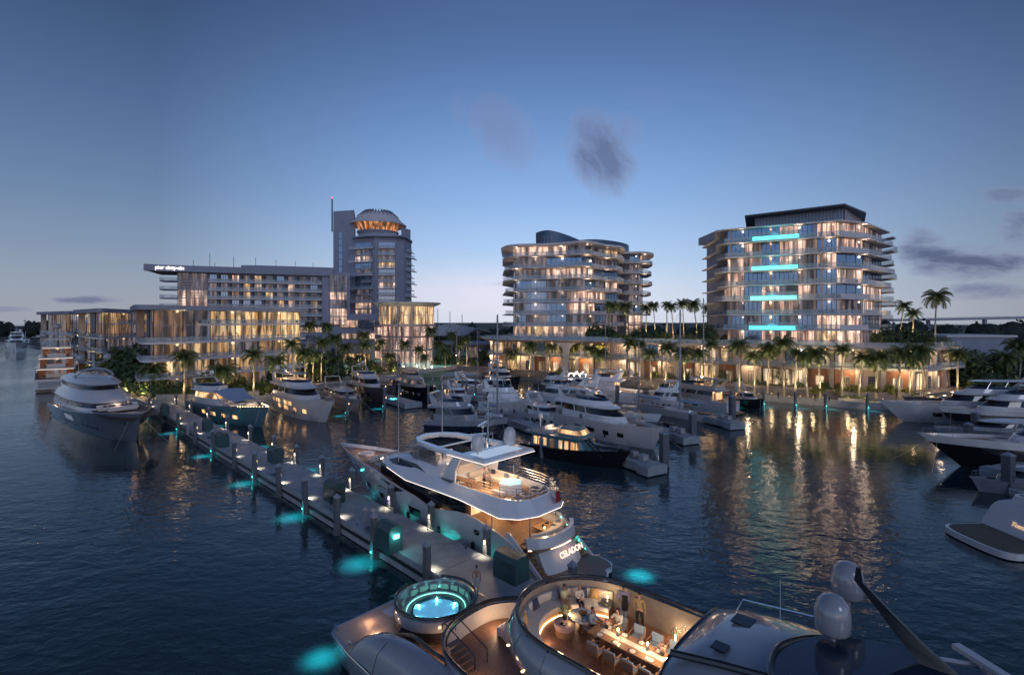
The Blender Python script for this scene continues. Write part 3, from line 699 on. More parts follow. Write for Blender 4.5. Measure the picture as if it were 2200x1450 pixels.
for fl, (za, zb) in enumerate(((ZG, Z1-0.56), (Z1, Z2-0.72))):
    pth = PFe if fl == 0 else PFe
    subs = cut(pth, 26)
    for i, sub in enumerate(subs):
        q = i
        a = Vector(sub[0]); bb = Vector(sub[-1]); d = (bb-a); 
        pier_ = MB(); nn_ = Vector((d.y,-d.x)).normalized()*0.4
        pier_.box((a.x+nn_.x*2, a.y+nn_.y*2, (za+zb)/2), (0.9,1.2,zb-za), rz=atan2(d.y,d.x)); pier_.build('column', STONE if i%3 else CONCW, po, smooth=False)
        inner2_ = [tuple(a+d*0.14), tuple(bb-d*0.02)]
        kinds = 'WSPDWSWSPSWPDSWPSSWDPWSPWD' if fl == 0 else 'LPLDLYLYPLDLPLLLPDLLPDLLPL'
        k = kinds[i % 26]
        off = offset(inner2_, 0.55)
        if k in 'WD' and fl == 0:
            # timber clad bay with a doorway
            w1_, w2_, w3_, w4_ = off[0], tuple(Vector(off[0]).lerp(Vector(off[1]),0.3)), tuple(Vector(off[0]).lerp(Vector(off[1]),0.72)), off[1]
            for p_, q_, z_a in ((w1_,w2_,za),(w3_,w4_,za),(w2_,w3_,za+3.0)): wallseg(po, [p_,q_], z_a, zb, WOODP, 0.2, 'timber_panel')
            window(po, [w2_,w3_], za, za+3.0, LITS if k == 'W' else LITW, 2, CONCW, 0.16, name='shop_door')
        elif k == 'P': wallseg(po, off, za, zb, STONE, 0.25, 'stone_wall'); window(po, [tuple(Vector(off[0]).lerp(Vector(off[1]),0.35)+Vector((0.1,-0.2))), tuple(Vector(off[0]).lerp(Vector(off[1]),0.65)+Vector((0.1,-0.2)))], za+0.2, za+3.2, LITD, 2, FRAMED, 0.1)
        elif k == 'D': window(po, off, za, zb, DARKW, 3, FRAMED, 0.1)
        elif k == 'Y': window(po, off, za, zb-0.6, LITY, 3, FRAMED, 0.12)
        elif k == 'L': window(po, off, za, zb-0.4, R.choice([LITS, LITW, LITP, LITW]), R.choice([2,3,4]), FRAMED, 0.12, rails=(zb-1.2,))
        else:
            window(po, off, za, zb-0.7, R.choice([LITS, LITW, LITS]), R.choice([2,3]), FRAMED, 0.12, name='shop_window')
# downlights under the balcony slab: warm wash on the shop fronts
fx = MB()
for sub in cut(offset(PFe, 2.2), 24):
    q = sub[0]; fx.box((q[0],q[1],Z1-0.60), (0.22,0.22,0.05)); fx.box((q[0],q[1],Z2-0.76), (0.22,0.22,0.05))
fx.build('downlight', LAMP, po, smooth=False)
for sub in cut(offset(PFe, 2.2), 12):
    q = sub[0]
    light('POINT', 'shop_lamp', (q[0],q[1]-0.3,Z1-1.0), 230, (1,0.72,0.45), po, size=0.3)
    light('POINT', 'gallery_lamp', (q[0],q[1]-0.3,Z2-1.2), 140, (1,0.75,0.52), po, size=0.3)

# ================================================================== HOTEL : long wing
ht = empty('hotel_wing', (0,0,0), 0, 'long grey hotel wing with rows of balconied rooms and a lit name on its roof', 'hotel')
HA, HB = Vector(W2(346,205)), Vector(W2(716,226))
dh = (HB-HA).normalized(); nh = Vector((dh.y,-dh.x)); bk = -nh
def hp(px, o=0.0):
    """point on the wing's front line at picture column px, pushed out by o"""
    k = (px-1100)/F; t_ = (HA.x-k*HA.y)/(k*dh.y-dh.x); q = HA+dh*t_+nh*o; return (q.x, q.y)
zt_ = 39.8; fh = 3.45
b = MB(); b.prism([hp(385),hp(716),tuple(Vector(hp(716))+bk*14),tuple(Vector(hp(385))+bk*14)], 3, zt_-0.6); b.build('wall', PLASTG, ht, smooth=False)
ro = [hp(322,2.0), hp(318,5.0), hp(326,6.2), hp(345,4.5), hp(716,2.2), tuple(Vector(hp(716))+bk*16), tuple(Vector(hp(318))+bk*16)]
b = MB(); b.prism(ro, zt_-0.6, zt_+1.9); b.build('roof', PLASTG, ht, smooth=False)
b = MB(); b.prism([hp(515,-3),hp(530,-2),hp(560,-1),hp(716,-1),hp(716,-9),hp(515,-9)], zt_+1.9, zt_+3.4); b.build('roof_upstand', PLASTG, ht, smooth=False)
for f in range(6):
    z = zt_-0.6-fh*(f+1)
    if z < 4: break
    cs = crom([hp(384,0.4), hp(372,2.6), hp(352,2.6), hp(343,0), hp(345,-5)], 4)
    b = MB(); b.prism(cs+[hp(384,-5)], z-0.35, z); b.build('balcony_slab', PLASTG, ht, smooth=False)
    rail(ht, offset(cs,-0.1), z, 1.1)
    window(ht, [hp(382,0.25),hp(446,0.25)], z, z+fh-0.1, LITD if f in (0,1) else LITP, 7, FRAME, 0.14, rails=(z+1.0, z+2.2), name='curtain_wall')
    b = MB(); b.prism([hp(449,1.9),hp(692,1.9),hp(692,-0.1),hp(449,-0.1)], z-0.4, z); b.build('gallery_slab', PLASTER, ht, smooth=False)
    rail(ht, [hp(450,1.75),hp(692,1.75)], z, 1.1, posts=2.6)
    for i in range(10):
        a0 = 451+i*24.0; g = R.choice([LITP, LITD, LITD, DARKW, LITW, LITD])
        window(ht, [hp(a0,0.2),hp(a0+15,0.2)], z, z+fh-0.5, g, 3, FRAME, 0.1)
        dv = MB(); dv.beam((*hp(a0+21,0.1),z+1.5),(*hp(a0+21,1.6),z+1.5),0.3,2.6); dv.build('balcony_divider', FRAMED, ht, smooth=False)
b = MB()
for px_, h_ in ((411,3.0),(447,6),(458,2),(499,5.0),(547,5),(591,4.4),(633,4),(672,3.6)): b.tube([(*hp(px_,-3),zt_+1.8),(*hp(px_,-3),zt_+1.9+h_)], 0.09, 5)
b.build('roof_mast', DARKM, ht, smooth=False)
def text_mesh(name, body, size, m, parent, loc, rot, ext=0.06):
    cu = bpy.data.curves.new(name, 'FONT'); cu.body = body; cu.size = size; cu.extrude = ext; cu.align_x = 'CENTER'; cu.align_y = 'CENTER'
    cu.offset = size*0.012
    ob = bpy.data.objects.new('tmp', cu); COL.objects.link(ob); bpy.context.view_layer.update()
    me = bpy.data.meshes.new_from_object(ob.evaluated_get(bpy.context.evaluated_depsgraph_get()))
    bpy.data.objects.remove(ob); me.materials.clear(); me.materials.append(m)
    o = bpy.data.objects.new(name, me); COL.objects.link(o); o.location = loc; o.rotation_euler = rot
    if parent: o.parent = parent
    return o
px_ = hp(366,4.62); yaw = atan2(dh.y, dh.x)
pa_, pb_ = Vector(hp(345,4.5)), Vector(hp(716,2.2)); yaw = atan2((pb_-pa_).y, (pb_-pa_).x)
q = pa_.lerp(pb_, 0.066)+Vector((sin(yaw),-cos(yaw)))*0.14
text_mesh('sign_letters', 'pier sixty-six', 1.9, glow('sign_light', (255,240,235), 1.4), ht, (q.x,q.y,zt_+0.75), (pi/2,0,yaw), 0.12)
# stair block with gridded glass
b = MB(); b.prism([hp(692,1.2),hp(716,1.2),(XW(752,228),228),(XW(752,240),240),(XW(695,240),240)], 3, 41.2); b.build('stair_block', PLASTG, ht, smooth=False)
for f in range(6):
    z = 18.0+f*3.6
    window(ht, [(XW(710,223.6),223.6-0.6),(XW(728,225),224.4-0.4),(XW(747,227.4),227.4-0.9)], z, z+3.5, LITP if f in (0,1,3) else LITD, 6, FRAME, 0.14, rails=(z+1.7,), name='stair_window')
for f in range(4):
    z = 4+f*3.5
    window(ht, [hp(640,0.3),hp(692,0.3)], z, z+2.4, R.choice([LITD, DARKW, LITP]), 6, FRAME, 0.12, name='lower_window')

# ================================================================== HOTEL TOWER with the revolving crown
tw = empty('hotel_tower', (0,0,0), 0, 'tall grey hotel tower with a blank lift shaft and a flying saucer shaped crown', 'hotel tower')
b = MB(); b.prism([W2(716,246),W2(761,243),W2(764,262),W2(718,262)], 3, 72.2); b.build('lift_shaft', PLASTG, tw, smooth=False)
b = MB(); b.box((*W2(713.5,247),70.6), (0.5,0.5,16)); b.build('mast', DARKM, tw, smooth=False)
b = MB(); b.lathe([(0.28,0),(0.28,0.5),(0,0.7)], (*W2(713.5,247),78.6), 8); b.build('aviation_light', REDL, tw)
b = MB()
for z in [44+i*3.3 for i in range(6)]: b.box((*W2(731.5,244.8),z), (1.4,0.35,2.9))
b.build('shaft_window', DARKW, tw, smooth=False)
TP = [W2(760,243), W2(806,238), W2(812,238), W2(852,239), W2(868,242), W2(884,256)]
ztop = 58.6
b = MB(); b.prism(TP+[W2(878,275),W2(765,275)], 3, ztop); b.build('wall', PLASTG, tw, smooth=False)
fh2 = 3.12
for f in range(13):
    z = ztop-2.0-fh2*(f+1)
    if z < 16: break
    la, lb = Vector(W2(764,242.6)), Vector(W2(798,238.9))
    window(tw, [tuple(la+Vector((0,-.35))), tuple(lb+Vector((0,-.35)))], z, z+fh2-0.4, R.choice([LITD, LITP, DARKW, LITD]), 6, FRAME, 0.1)
    if f % 2 == 0:
        p = [tuple(la+Vector((-2.4,-.4))), tuple(la+Vector((-2.6,-2.2))), tuple(lb+Vector((1.2,-2.2))), tuple(lb+Vector((1.4,-.3)))]
    else: p = [tuple(la+Vector((3,-.4))), tuple(la+Vector((3,-1.9))), tuple(lb+Vector((0.3,-1.9))), tuple(lb+Vector((0.3,-.3)))]
    slab(tw, p, z, 0.3, PLASTER, 'balcony_slab'); rail(tw, offset(p,-0.1), z, 1.1)
    ma, mb_ = Vector(W2(814,237.9)), Vector(W2(849,238.8))
    window(tw, [tuple(ma+Vector((0,-.3))), tuple(mb_+Vector((0,-.3)))], z, z+fh2-0.4, R.choice([LITD, LITP, DARKW, LITW]), 6, FRAME, 0.1)
    p = [tuple(ma+Vector((0,-.3))), tuple(ma+Vector((0,-1.9))), tuple(mb_+Vector((0.4,-1.9))), tuple(mb_+Vector((0.4,-.3)))]
    slab(tw, p, z, 0.3, PLASTER, 'balcony_slab'); rail(tw, offset(p,-0.1), z, 1.1)
    ra, rb = Vector(W2(870,243.5)), Vector(W2(884,256))
    ex = 2.6 if f % 2 else 1.2
    p = [tuple(ra+Vector((-1.2,0))), tuple(ra+Vector((-1.0,-ex))), tuple(rb+Vector((ex*0.9,-3.5))), tuple(rb+Vector((ex*0.9,2)))]
    slab(tw, p, z, 0.35, PLASTER, 'balcony_slab'); rail(tw, offset(p,-0.1)[:3], z, 1.1)
b = MB(); b.prism([W2(757,241),W2(790,236),W2(860,236.5),W2(872,240),W2(886,254),W2(880,276),W2(762,276)], ztop, ztop+0.7); b.prism([W2(862,244),W2(882,250),W2(882,270),W2(862,270)], ztop+.7, ztop+5.5); b.build('roof', PLASTG, tw, smooth=False)
cx, cy = W2(812,250); zc = ztop+0.7
rail(tw, [W2(768,242),W2(800,238.5),W2(852,239)], zc, 1.3, name='roof_rail')
b = MB(); b.lathe([(8.2,0),(9.6,2.6),(10.0,3.4)], (cx,cy,zc), 40); b.build('crown_base', PLASTG, tw)
COPL = lit('crown_copper_light', (255,150,80), (255,190,130), 1.0, curt=2.5, base=(0.2,0.09,0.05))
b = MB(); b.lathe([(9.0,3.5),(10.4,8.2)], (cx,cy,zc), 48); b.build('crown_window', COPL, tw)
b = MB()
for j in range(40):
    a = 2*pi*j/40; b.beam((cx+9.05*cos(a),cy+9.05*sin(a),zc+3.5),(cx+10.45*cos(a),cy+10.45*sin(a),zc+8.2),0.16,0.16)
b.build('crown_mullion', FRAMEP, tw, smooth=False)
b = MB(); b.lathe([(9.5,7.6),(13.4,6.4),(13.7,6.8),(11.5,8.6),(9.4,11.0),(7.4,12.4),(5.6,12.8)], (cx,cy,zc), 48, sx=1.0); b.build('crown_roof', PLASTER, tw)
b = MB()
for j in range(30):
    a = 2*pi*j/30; c_, s_ = cos(a), sin(a)
    b.loft([[(cx+r*c_-k*s_*0.16, cy+r*s_+k*c_*0.16, zc+z) for (r, z) in ((5.0,11.6),(9.6,10.2),(9.9,10.9),(6.8,13.6),(5.4,13.7))] for k in (-1,1)])
b.build('crown_fin', FRAME, tw, smooth=False)
b = MB(); b.lathe([(5.4,12.0),(5.6,12.9),(0,12.9)], (cx,cy,zc), 30); b.build('crown_cap', DARKM, tw)
# low block at the tower foot
b = MB(); b.prism([W2(697,226),W2(812,228),W2(812,250),W2(697,250)], 3, 22.6); b.build('foot_block', PLASTG, tw, smooth=False)
for z, h_ in ((16.6,3.4),(11.6,2.6),(7.5,2.4)):
    for a0, a1 in ((720,768),(772,806)): window(tw, [W2(a0,226.0),W2(a1,226.8)], z, z+h_, R.choice([LITD,LITP,DARKW]), 8, FRAMED, 0.12, name='strip_window')

# ================================================================== ROTUNDA
ro_ = empty('rotunda_pavilion', (0,0,0), 0, 'round rose lit glass pavilion with a flat flared disc roof beside the hotel tower', 'pavilion')
cx, cy = W2(875,208); rr = 10.6
b = MB(); b.lathe([(rr-0.3,0),(rr-0.3,23)], (cx,cy,3), 40); b.lathe([(rr-1.5,0),(rr-1.5,0.1)], (cx,cy,3), 40); b.build('inner_wall', mat('rose_plaster', (0.30,0.20,0.18),0.6), ro_)
for lvl, (za, zb) in enumerate(((3.2,8.0),(8.4,13.2),(13.6,17.6),(18.2,25.4))):
    rad = rr if lvl < 3 else rr+0.3
    arc = [(cx+rad*cos(a), cy+rad*sin(a)) for a in [radians(-178+i*7.6) for i in range(24)]]
    for sub in cut(arc, 6): window(ro_, sub, za, zb, LITP if lvl != 3 else LITW, 5, FRAMEP, 0.16, rails=((za+zb)/2,))
b = MB(); b.lathe([(rr-0.2,17.5),(rr+1.2,17.7),(rr+1.2,18.1),(rr-0.2,18.1)], (cx,cy,0), 40); b.lathe([(rr-.2,8.0),(rr+.4,8.0),(rr+.4,8.4),(rr-.2,8.4)], (cx,cy,0), 40); b.build('floor_band', FRAMEP, ro_)
b = MB(); b.lathe([(rr-0.5,25.0),(rr+2.6,26.4),(rr+2.9,26.7),(rr+2.9,26.9),(0,27.3)], (cx,cy,0), 48); b.build('disc_roof', PLASTER, ro_)
b = MB(); b.prism([W2(805,206),W2(822,202),W2(822,222),W2(805,222)], 3, 18); b.build('side_wing', mat('rose_brick', (0.34,0.20,0.16),0.7), ro_, smooth=False)
for z in (4.5,9.5,14): window(ro_, [W2(805,205.8),W2(821,201.9)], z, z+3.2, LITP, 5, FRAMEP, 0.15, name='wing_window')
pb = empty('pool_house', (0,0,0), 0, 'small plain pool house with a flat roof between the hotel foot and the palms', 'pool house')
b = MB(); b.prism([W2(722,205),W2(806,200),W2(806,216),W2(722,216)], 3.2, 10.6); b.build('wall', STONE, pb, smooth=False)
b = MB(); b.prism([W2(719,204),W2(810,198.5),W2(810,218),W2(719,218)], 10.61, 11.3); b.build('roof', PLASTG, pb, smooth=False)
window(pb, [W2(735,204),W2(795,200.4)], 3.4, 6.8, LITW, 6, FRAMED, 0.14)

# ================================================================== VILLAS
def villa(corner, left, right, nb, label, zs=(2.0,6.1,10.3,14.5,22.8), det=True, leftcol=True, dimm=False):
    v = empty('waterfront_villa_block', (0,0,0), 0, label, 'villa block', 'waterfront villa blocks with flat roofs')
    c = Vector(corner); l = Vector(left); r = Vector(right)
    dl = (c-l).normalized(); dr = (r-c).normalized()
    def rounded(o, rad):
        p = offset([tuple(l), tuple(c), tuple(r)], o); cc = Vector(p[1])
        a = cc-dl*rad; b_ = cc+dr*rad; arc = []
        for i in range(7):
            t_ = i/6; arc.append(tuple(a*(1-t_)**2+cc*2*t_*(1-t_)+b_*t_*t_))
        return [p[0]]+arc+[p[2]]
    gl = rounded(0, 3.0); bkp = [tuple(r-Vector((dr.y,-dr.x))*14), tuple(l-Vector((dl.y,-dl.x))*12+dl*0)]
    inn = offset(gl, -1.2); b = MB(); b.prism(inn+[tuple(Vector(inn[-1])+Vector((-6,8))), tuple(Vector(inn[0])+Vector((4,12)))], 1.2, zs[-1]-0.6); b.build('inner_wall', mat('warm_plaster', (0.42,0.33,0.25),0.7), v, smooth=False)
    for i, z in enumerate(zs[:-1]):
        zt = zs[i+1]
        if i:
            sl = rounded(2.6 if i != 1 else 3.2, 4.0); slab(v, sl+bkp, z, 0.45, PLASTER, 'floor_slab')
            rail(v, offset(sl,-0.15), z, 1.15, posts=2.4)
            if det: clutter(v, offset(sl,-1.2), z, int(nb*2.6), R)
        for k, sub in enumerate(cut(gl, nb)):
            hi = zt-0.48 if i < 3 else zt-0.6
            if k == 1 and leftcol: 
                wallseg(v, offset(sub, 0.2), z, hi, FRAMED if i else STONE, 0.4, 'dark_wall'); continue
            m_ = R.choice([LITG, LITG, LITH, LITW, LITH, LITD]) if not dimm else R.choice([LITD, LITH, LITD, DARKW] if label.startswith('far') else [LITH, LITD, LITG, LITD])
            window(v, sub, z, hi, m_, 3 if nb > 6 else 4, FRAME, 0.13, rails=((z+4.0,) if i == 3 else ()))
    ed = rounded(3.8, 5.0); slab(v, ed+bkp, zs[-1]+0.5, 1.1, PLASTG, 'roof')
    # upper terrace over the far half
    half = cut(gl, 2)[1]; tr = offset(half, 2.2); slab(v, tr+half[::-1], zs[3]+4.3, 0.4, PLASTER, 'terrace_slab'); rail(v, offset(tr,-0.1), zs[3]+4.3, 1.1, posts=2.4)
    if det: clutter(v, offset(tr,-0.8), zs[3]+4.3, int(nb*1.5), R)
    pc = Vector(gl[0])+dl*0.5+Vector((dl.y,-dl.x))*1.6; cl_ = MB(); cl_.box((pc.x,pc.y,zs[-1]/2+0.3), (1.3,1.6,zs[-1]-1.2), rz=atan2(dl.y,dl.x)); cl_.build('column', STONE, v, smooth=False)
    for t_ in (0.35,0.62,0.9):
        q_ = Vector(c).lerp(Vector(r), t_)+Vector((dr.y,-dr.x))*1.4; cl_ = MB(); cl_.box((q_.x,q_.y,(zs[3])/2), (0.5,0.5,zs[3]-0.5), rz=atan2(dr.y,dr.x)); cl_.build('column', STONE, v, smooth=False)
    for i in (0,1,2,3):
        for t_ in (0.15,0.5,0.85):
            q_ = Vector(c).lerp(Vector(r), t_)+Vector((dr.y,-dr.x))*1.5
            light('POINT', 'balcony_fill', (q_.x,q_.y,zs[i+1]-0.9), 90 if not dimm else 16, (1,0.66,0.36), v, size=0.3)  # point light without a fixture that brightens the balcony
    return v
villa((-85.5,122),(-99,139),(-64.5,156),9,'nearest villa block with a rounded corner, four bright amber storeys behind palms')
villa(W2(222,156),W2(188,176),W2(322,190),7,'second villa block from the left, half hidden behind the nearest one', det=True, dimm=True)
villa(W2(146,196),W2(104,216),W2(204,232),6,'farthest and dimmest villa block at the left end of the row', det=False, leftcol=False, dimm=True)
# ------------------------------------------------------------------ vegetation
G = random.Random(11)
def leaf(b, c, n, s, asp=0.5, mi=0, rnd=G):
    n = Vector(n).normalized(); u = n.cross(Vector((rnd.uniform(-1,1),rnd.uniform(-1,1),rnd.uniform(-1,1))))
    if u.length < 0.1: u = n.cross(Vector((1,0,0.3)))
    u.normalize(); v = n.cross(u); c = Vector(c)
    b.add([c-u*s, c-v*s*asp, c+u*s, c+v*s*asp], [(0,1,2,3)], mi)
def bush_mesh(rx, ry, rz, clumps, per, ls, rnd, b=None, z0=0.0):
    b = b or MB()
    for k in range(clumps):
        th = rnd.random()*2*pi; ph = rnd.random()**0.6; rr_ = rnd.uniform(0.45,0.95)
        c = Vector((rx*cos(th)*rr_*sqrt(ph), ry*sin(th)*rr_*sqrt(ph), z0+rz*(0.25+0.8*(1-ph)*rnd.uniform(.6,1.1)+0.25*rnd.random())))
        cs = rnd.uniform(0.28,0.55)*min(rx,rz)
        for j in range(per):
            d = Vector((rnd.gauss(0,1),rnd.gauss(0,1),rnd.gauss(0,0.8))).normalized()
            leaf(b, c+d*cs*rnd.uniform(0.6,1.05), d+Vector((0,0,0.4)), ls*rnd.uniform(0.6,1.3), 0.5, 0 if rnd.random() < 0.8 else 1, rnd)
    return b
def shrub_proto(rx, rz, m1, m2, seed, ls=0.2, clumps=16, per=38):
    rnd = random.Random(seed); e = empty('shrub', (0,0,0))
    b = bush_mesh(rx, rx, rz, clumps, per, ls, rnd); b.build('foliage', [m1, m2], e, smooth=False)
    s_ = MB()
    for j in range(4):
        a = j*1.6; s_.tube([(0.05*cos(a),0.05*sin(a),0),(0.3*rx*cos(a),0.3*rx*sin(a),rz*0.45),(0.5*rx*cos(a),0.5*rx*sin(a),rz*0.8)], [0.07,0.05,0.02], 5)
    s_.build('stem', BARK, e, smooth=False); return e
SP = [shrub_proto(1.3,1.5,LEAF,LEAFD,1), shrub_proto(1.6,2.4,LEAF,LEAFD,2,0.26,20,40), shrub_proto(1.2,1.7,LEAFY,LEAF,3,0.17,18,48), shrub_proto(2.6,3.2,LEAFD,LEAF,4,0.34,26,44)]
SPused = [False]*4
def shrub(k, loc, s, label, group):
    if SPused[k]: e = copy_tree(SP[k])
    else: e = SP[k]; SPused[k] = True
    e.location = loc; e.scale = (s, s, s*G.uniform(0.85,1.2)); e.rotation_euler = (0,0,G.random()*6.28); return tag(e, label, 'shrub', group)
def palm_proto(h, cr, nf, seed, droop=1.0, lean=0.4, name='palm_tree'):
    rnd = random.Random(seed); e = empty(name, (0,0,0)); b = MB()
    pts = []; rad = []
    for i in range(9):
        t_ = i/8; pts.append((lean*t_*t_, 0.15*sin(3*t_)*lean, h*t_)); rad.append(0.24*(1-0.45*t_)+(0.10 if i == 0 else 0)+0.02*(i%2))
    b.tube(pts, rad, 8); top = Vector(pts[-1])
    b.build('trunk', TRUNK, e)
    c = MB(); c.tube([top-Vector((0,0,0.5)), top, top+Vector((0,0,0.8))], [0.17,0.2,0.05], 7, mi=1)
    for k in range(nf):
        a = 2*pi*k/nf*2.39996*nf/ (2*pi) + rnd.uniform(-.15,.15); up_ = 1.25-1.75*(k/nf)+rnd.uniform(-0.12,0.12); L_ = cr*rnd.uniform(0.9,1.12)
        d = Vector((cos(a),sin(a),0)); rp = []; p = top+Vector((0,0,0.25)); ang = up_
        for i in range(11):
            rp.append(p.copy()); p = p+(d*cos(ang)+Vector((0,0,1))*sin(ang))*(L_/10); ang -= 0.20*droop*(0.5+i/9)
        c.tube(rp, [0.045*(1-i/11)+0.008 for i in range(11)], 4)
        side = d.cross(Vector((0,0,1)))
        for i in range(1, 31):
            t_ = i/31*10; q = int(t_); f_ = t_-q; pt = rp[q].lerp(rp[min(q+1,10)], f_); tan = (rp[min(q+1,10)]-rp[q]).normalized() if q < 10 else tan
            ll = cr*0.34*sin(pi*min(1,(i/31)*0.82+0.16))**0.7
            for s_ in (-1,1):
                dr_ = (side*s_*0.85+tan*0.55+Vector((0,0,-0.38-0.3*rnd.random()))).normalized()
                e_ = pt+dr_*ll; wv_ = tan*0.055*cr/3
                c.add([pt-wv_, pt+wv_, e_+Vector((0,0,-0.05*ll))], [(0,1,2)], 0 if rnd.random() < 0.85 else 2)
    c.build('crown', [PALML, TRUNK, LEAFY], e, smooth=False); return e
PALMS = {}; PALMLOC = []
PSPEC = [(7.0,3.7,26,1,1.0,0.5), (7.0,3.4,24,2,0.8,-0.6), (7.0,4.1,28,3,1.15,0.9), (7.0,3.0,30,4,0.55,0.1)]
def palm(px, ycr, Y, zb, k, rot, label, group, cs=1.0, cat='palm tree'):
    X = XW(px, Y); zc_ = H-(ycr-HZ)/F*Y; h = max(2.0, zc_-zb); key = (k, round(h*2)/2, round(cs,1))
    if key in PALMS: e = copy_tree(PALMS[key])
    else:
        sp = PSPEC[k]; e = palm_proto(key[1], sp[1]*cs, sp[2], sp[3], sp[4], sp[5]); PALMS[key] = e
    if Y < 200 and len(PALMLOC) < 84: PALMLOC.append((X, Y, max(1.4, zb), label))
    e.location = (X, Y, zc_-key[1]); e.rotation_euler = (G.uniform(-.05,.05),G.uniform(-.05,.05),rot); e.scale = (G.uniform(.9,1.12),)*2+(1,); return tag(e, label, cat, group)
def zone_palms(lst, zname, group):
    lst = sorted(lst, key=lambda q: q[0])
    for i, q in enumerate(lst):
        px, yc, Y, zb, cs = q
        k = 3 if cs < 0 else G.choice([0,1,2]); palm(px, yc, Y, zb, k, G.random()*6.28, '%s palm tree from the left %s' % (ORD[i], zname), group, abs(cs))
zone_palms([(318,798,121,1.6,1.0),(395,768,117.5,1.6,0.95),(268,795,135,1.6,1.0),(240,790,150,1.6,1.0),(485,800,119.5,1.6,1.0),(545,764,122,1.6,0.95),(592,778,126,1.8,1.0),(632,742,133,1.8,0.95),(345,812,123,1.6,0.9),(292,776,140,1.6,0.9),(212,782,165,1.6,0.9),(440,812,121,1.6,0.8),(655,760,140,1.8,0.9),(180,772,190,1.6,0.9),(240,815,139,1.6,1.0),(285,822,128,1.6,1.0),(200,800,160,1.6,1.0)],
    'on the bank in front of the villas', 'palm trees in front of the villas')
zone_palms([(658,700,165,2.5,0.9),(705,703,175,2.5,0.8),(690,738,150,2,1.0),(738,748,170,3,0.9),(786,744,175,3,0.95),(760,790,168,2,0.7),(806,790,172,2,0.7),(832,768,178,3,0.8),(870,740,185,3,0.95),(898,752,190,3,0.9),(930,712,185,3,0.95),(944,742,190,3,0.9),(985,740,192,3,0.9),(1003,732,190,3,0.95),(850,786,172,2,0.7),(672,765,150,2,0.9),(722,728,178,3,0.9),(775,722,190,3,0.9),(820,738,186,3,0.9),(915,770,176,3,0.8),(958,758,180,3,0.85),(972,722,200,3,0.9)],
    'in the pool garden', 'palm trees around the pool garden')
zone_palms([(1082,745,180,3,0.9),(1136,744,163,2,0.9),(1180,748,158,2,0.85),(1212,752,158,3,-0.7),(1262,752,152,2,0.9),(1350,738,146,2,1.0),(1372,742,142,2,-0.7),(1430,750,135,2,1.0),(1102,760,172,3,0.9),(1235,742,160,3,0.9),(1300,760,150,2,0.8),(1398,762,139,2,0.85),(1470,760,134,2,0.9),(1058,752,184,3,0.9)],
    'along the left half of the shopping podium', 'palm trees along the shopping podium')
zone_palms([(1530,742,128,2,-0.8),(1588,744,123,2,0.9),(1648,752,124,2,0.95),(1684,740,119.5,2,1.0),(1708,762,120,2,-0.7),(1762,762,117.5,2,0.95),(1808,754,118,2,-0.8),(1882,770,116,2,1.05),(1990,756,114.5,2,1.1),(2020,740,130,2,0.9),(2056,765,121,2,-0.95),(1500,762,131,2,0.8),(1620,768,124,2,0.8),(1735,770,119,2,0.8),(1845,772,117,2,0.85),(1930,760,117,2,1.0),(2040,748,127,2,1.0),(1955,775,116,2,0.75)],
    'along the right half of the shopping podium', 'palm trees along the shopping podium')
zone_palms([(1311,658,168,13.4,0.85),(1347,660,172,13.4,0.85)], 'on the roof terrace before the middle tower', 'palm trees on the podium roof')
zone_palms([(1388,665,196,13.4,0.95),(1408,658,185,13.4,0.85),(1432,657,190,13.4,0.8),(1446,660,170,13.4,0.75),(1470,655,172,13.4,-1.0),(1498,655,165,13.4,0.9),(1522,664,178,13.4,0.8)], 'on the roof garden between the towers', 'palm trees on the podium roof')
zone_palms([(1934,660,140,13.4,0.85),(1960,676,138,13.4,0.8),(2009,640,128,13.4,1.1)], 'on the podium roof beyond the angular tower', 'palm trees on the podium roof')
zone_palms([(2165,772,135,2,1.2),(2128,800,140,2,1.0),(2090,780,132,2,1.0),(2190,745,150,2,1.2)], 'among the bushes at the right edge', 'palm trees at the right edge')

def scatter(n, path, side, spread, ks, smin, smax, zb, where, group, jit=1.0):
    subs = cut(path, n)
    for i, s_ in enumerate(subs):
        a = Vector(s_[0]); d = (Vector(s_[-1])-a).normalized(); nr = Vector((-d.y, d.x))
        q = a+nr*(side+G.uniform(0,spread))+d*G.uniform(0,1)
        k = G.choice(ks)
        shrub(k, (q.x,q.y,zb), G.uniform(smin,smax), '%s %s %s' % (('round green shrub','tall green shrub','golden lit shrub','big dark bush')[k], '%s from the left' % (ORD[i] if i < 24 else 'last'), where), group)
# bank in front of the villas
scatter(24, SHORE[3:6]+[(-84.5,118)], 1.5, 6.0, [0,1,3,1], 1.2, 2.1, 1.3, 'on the bank left of the pier', 'shrubs on the villa bank')
scatter(20, [(-160,192),(-118,152),(-90,126)], 3.0, 6.0, [3,1], 1.1, 1.8, 1.3, 'deep on the bank left of the pier', 'shrubs on the villa bank')
scatter(18, [(-83.5,119),(-68,119.5),(-59,127)], 0.6, 2.4, [0,1,2,0,1], 0.9, 1.6, 1.4, 'between the pier and the villa doors', 'shrubs on the villa bank')
scatter(22, [(-57,132),(-53,152),(-38,176),(-22,183),(-9,189)], 2.0, 10.0, [0,1,3,0,2], 1.0, 1.8, 1.4, 'around the pool garden', 'shrubs in the pool garden')
scatter(16, [(-62,175),(-45,200),(-20,215),(5,200)], 1.0, 14.0, [1,3], 1.0, 1.6, 3.0, 'behind the swimming pools', 'shrubs in the pool garden')
PROM = SHORE[12:18]
scatter(24, offset(PROM,-8.2), -1.5, 3.0, [0,1,0,2,1], 1.0, 1.5, 2.6, 'along the shop front planters', 'shrubs in the promenade planters')
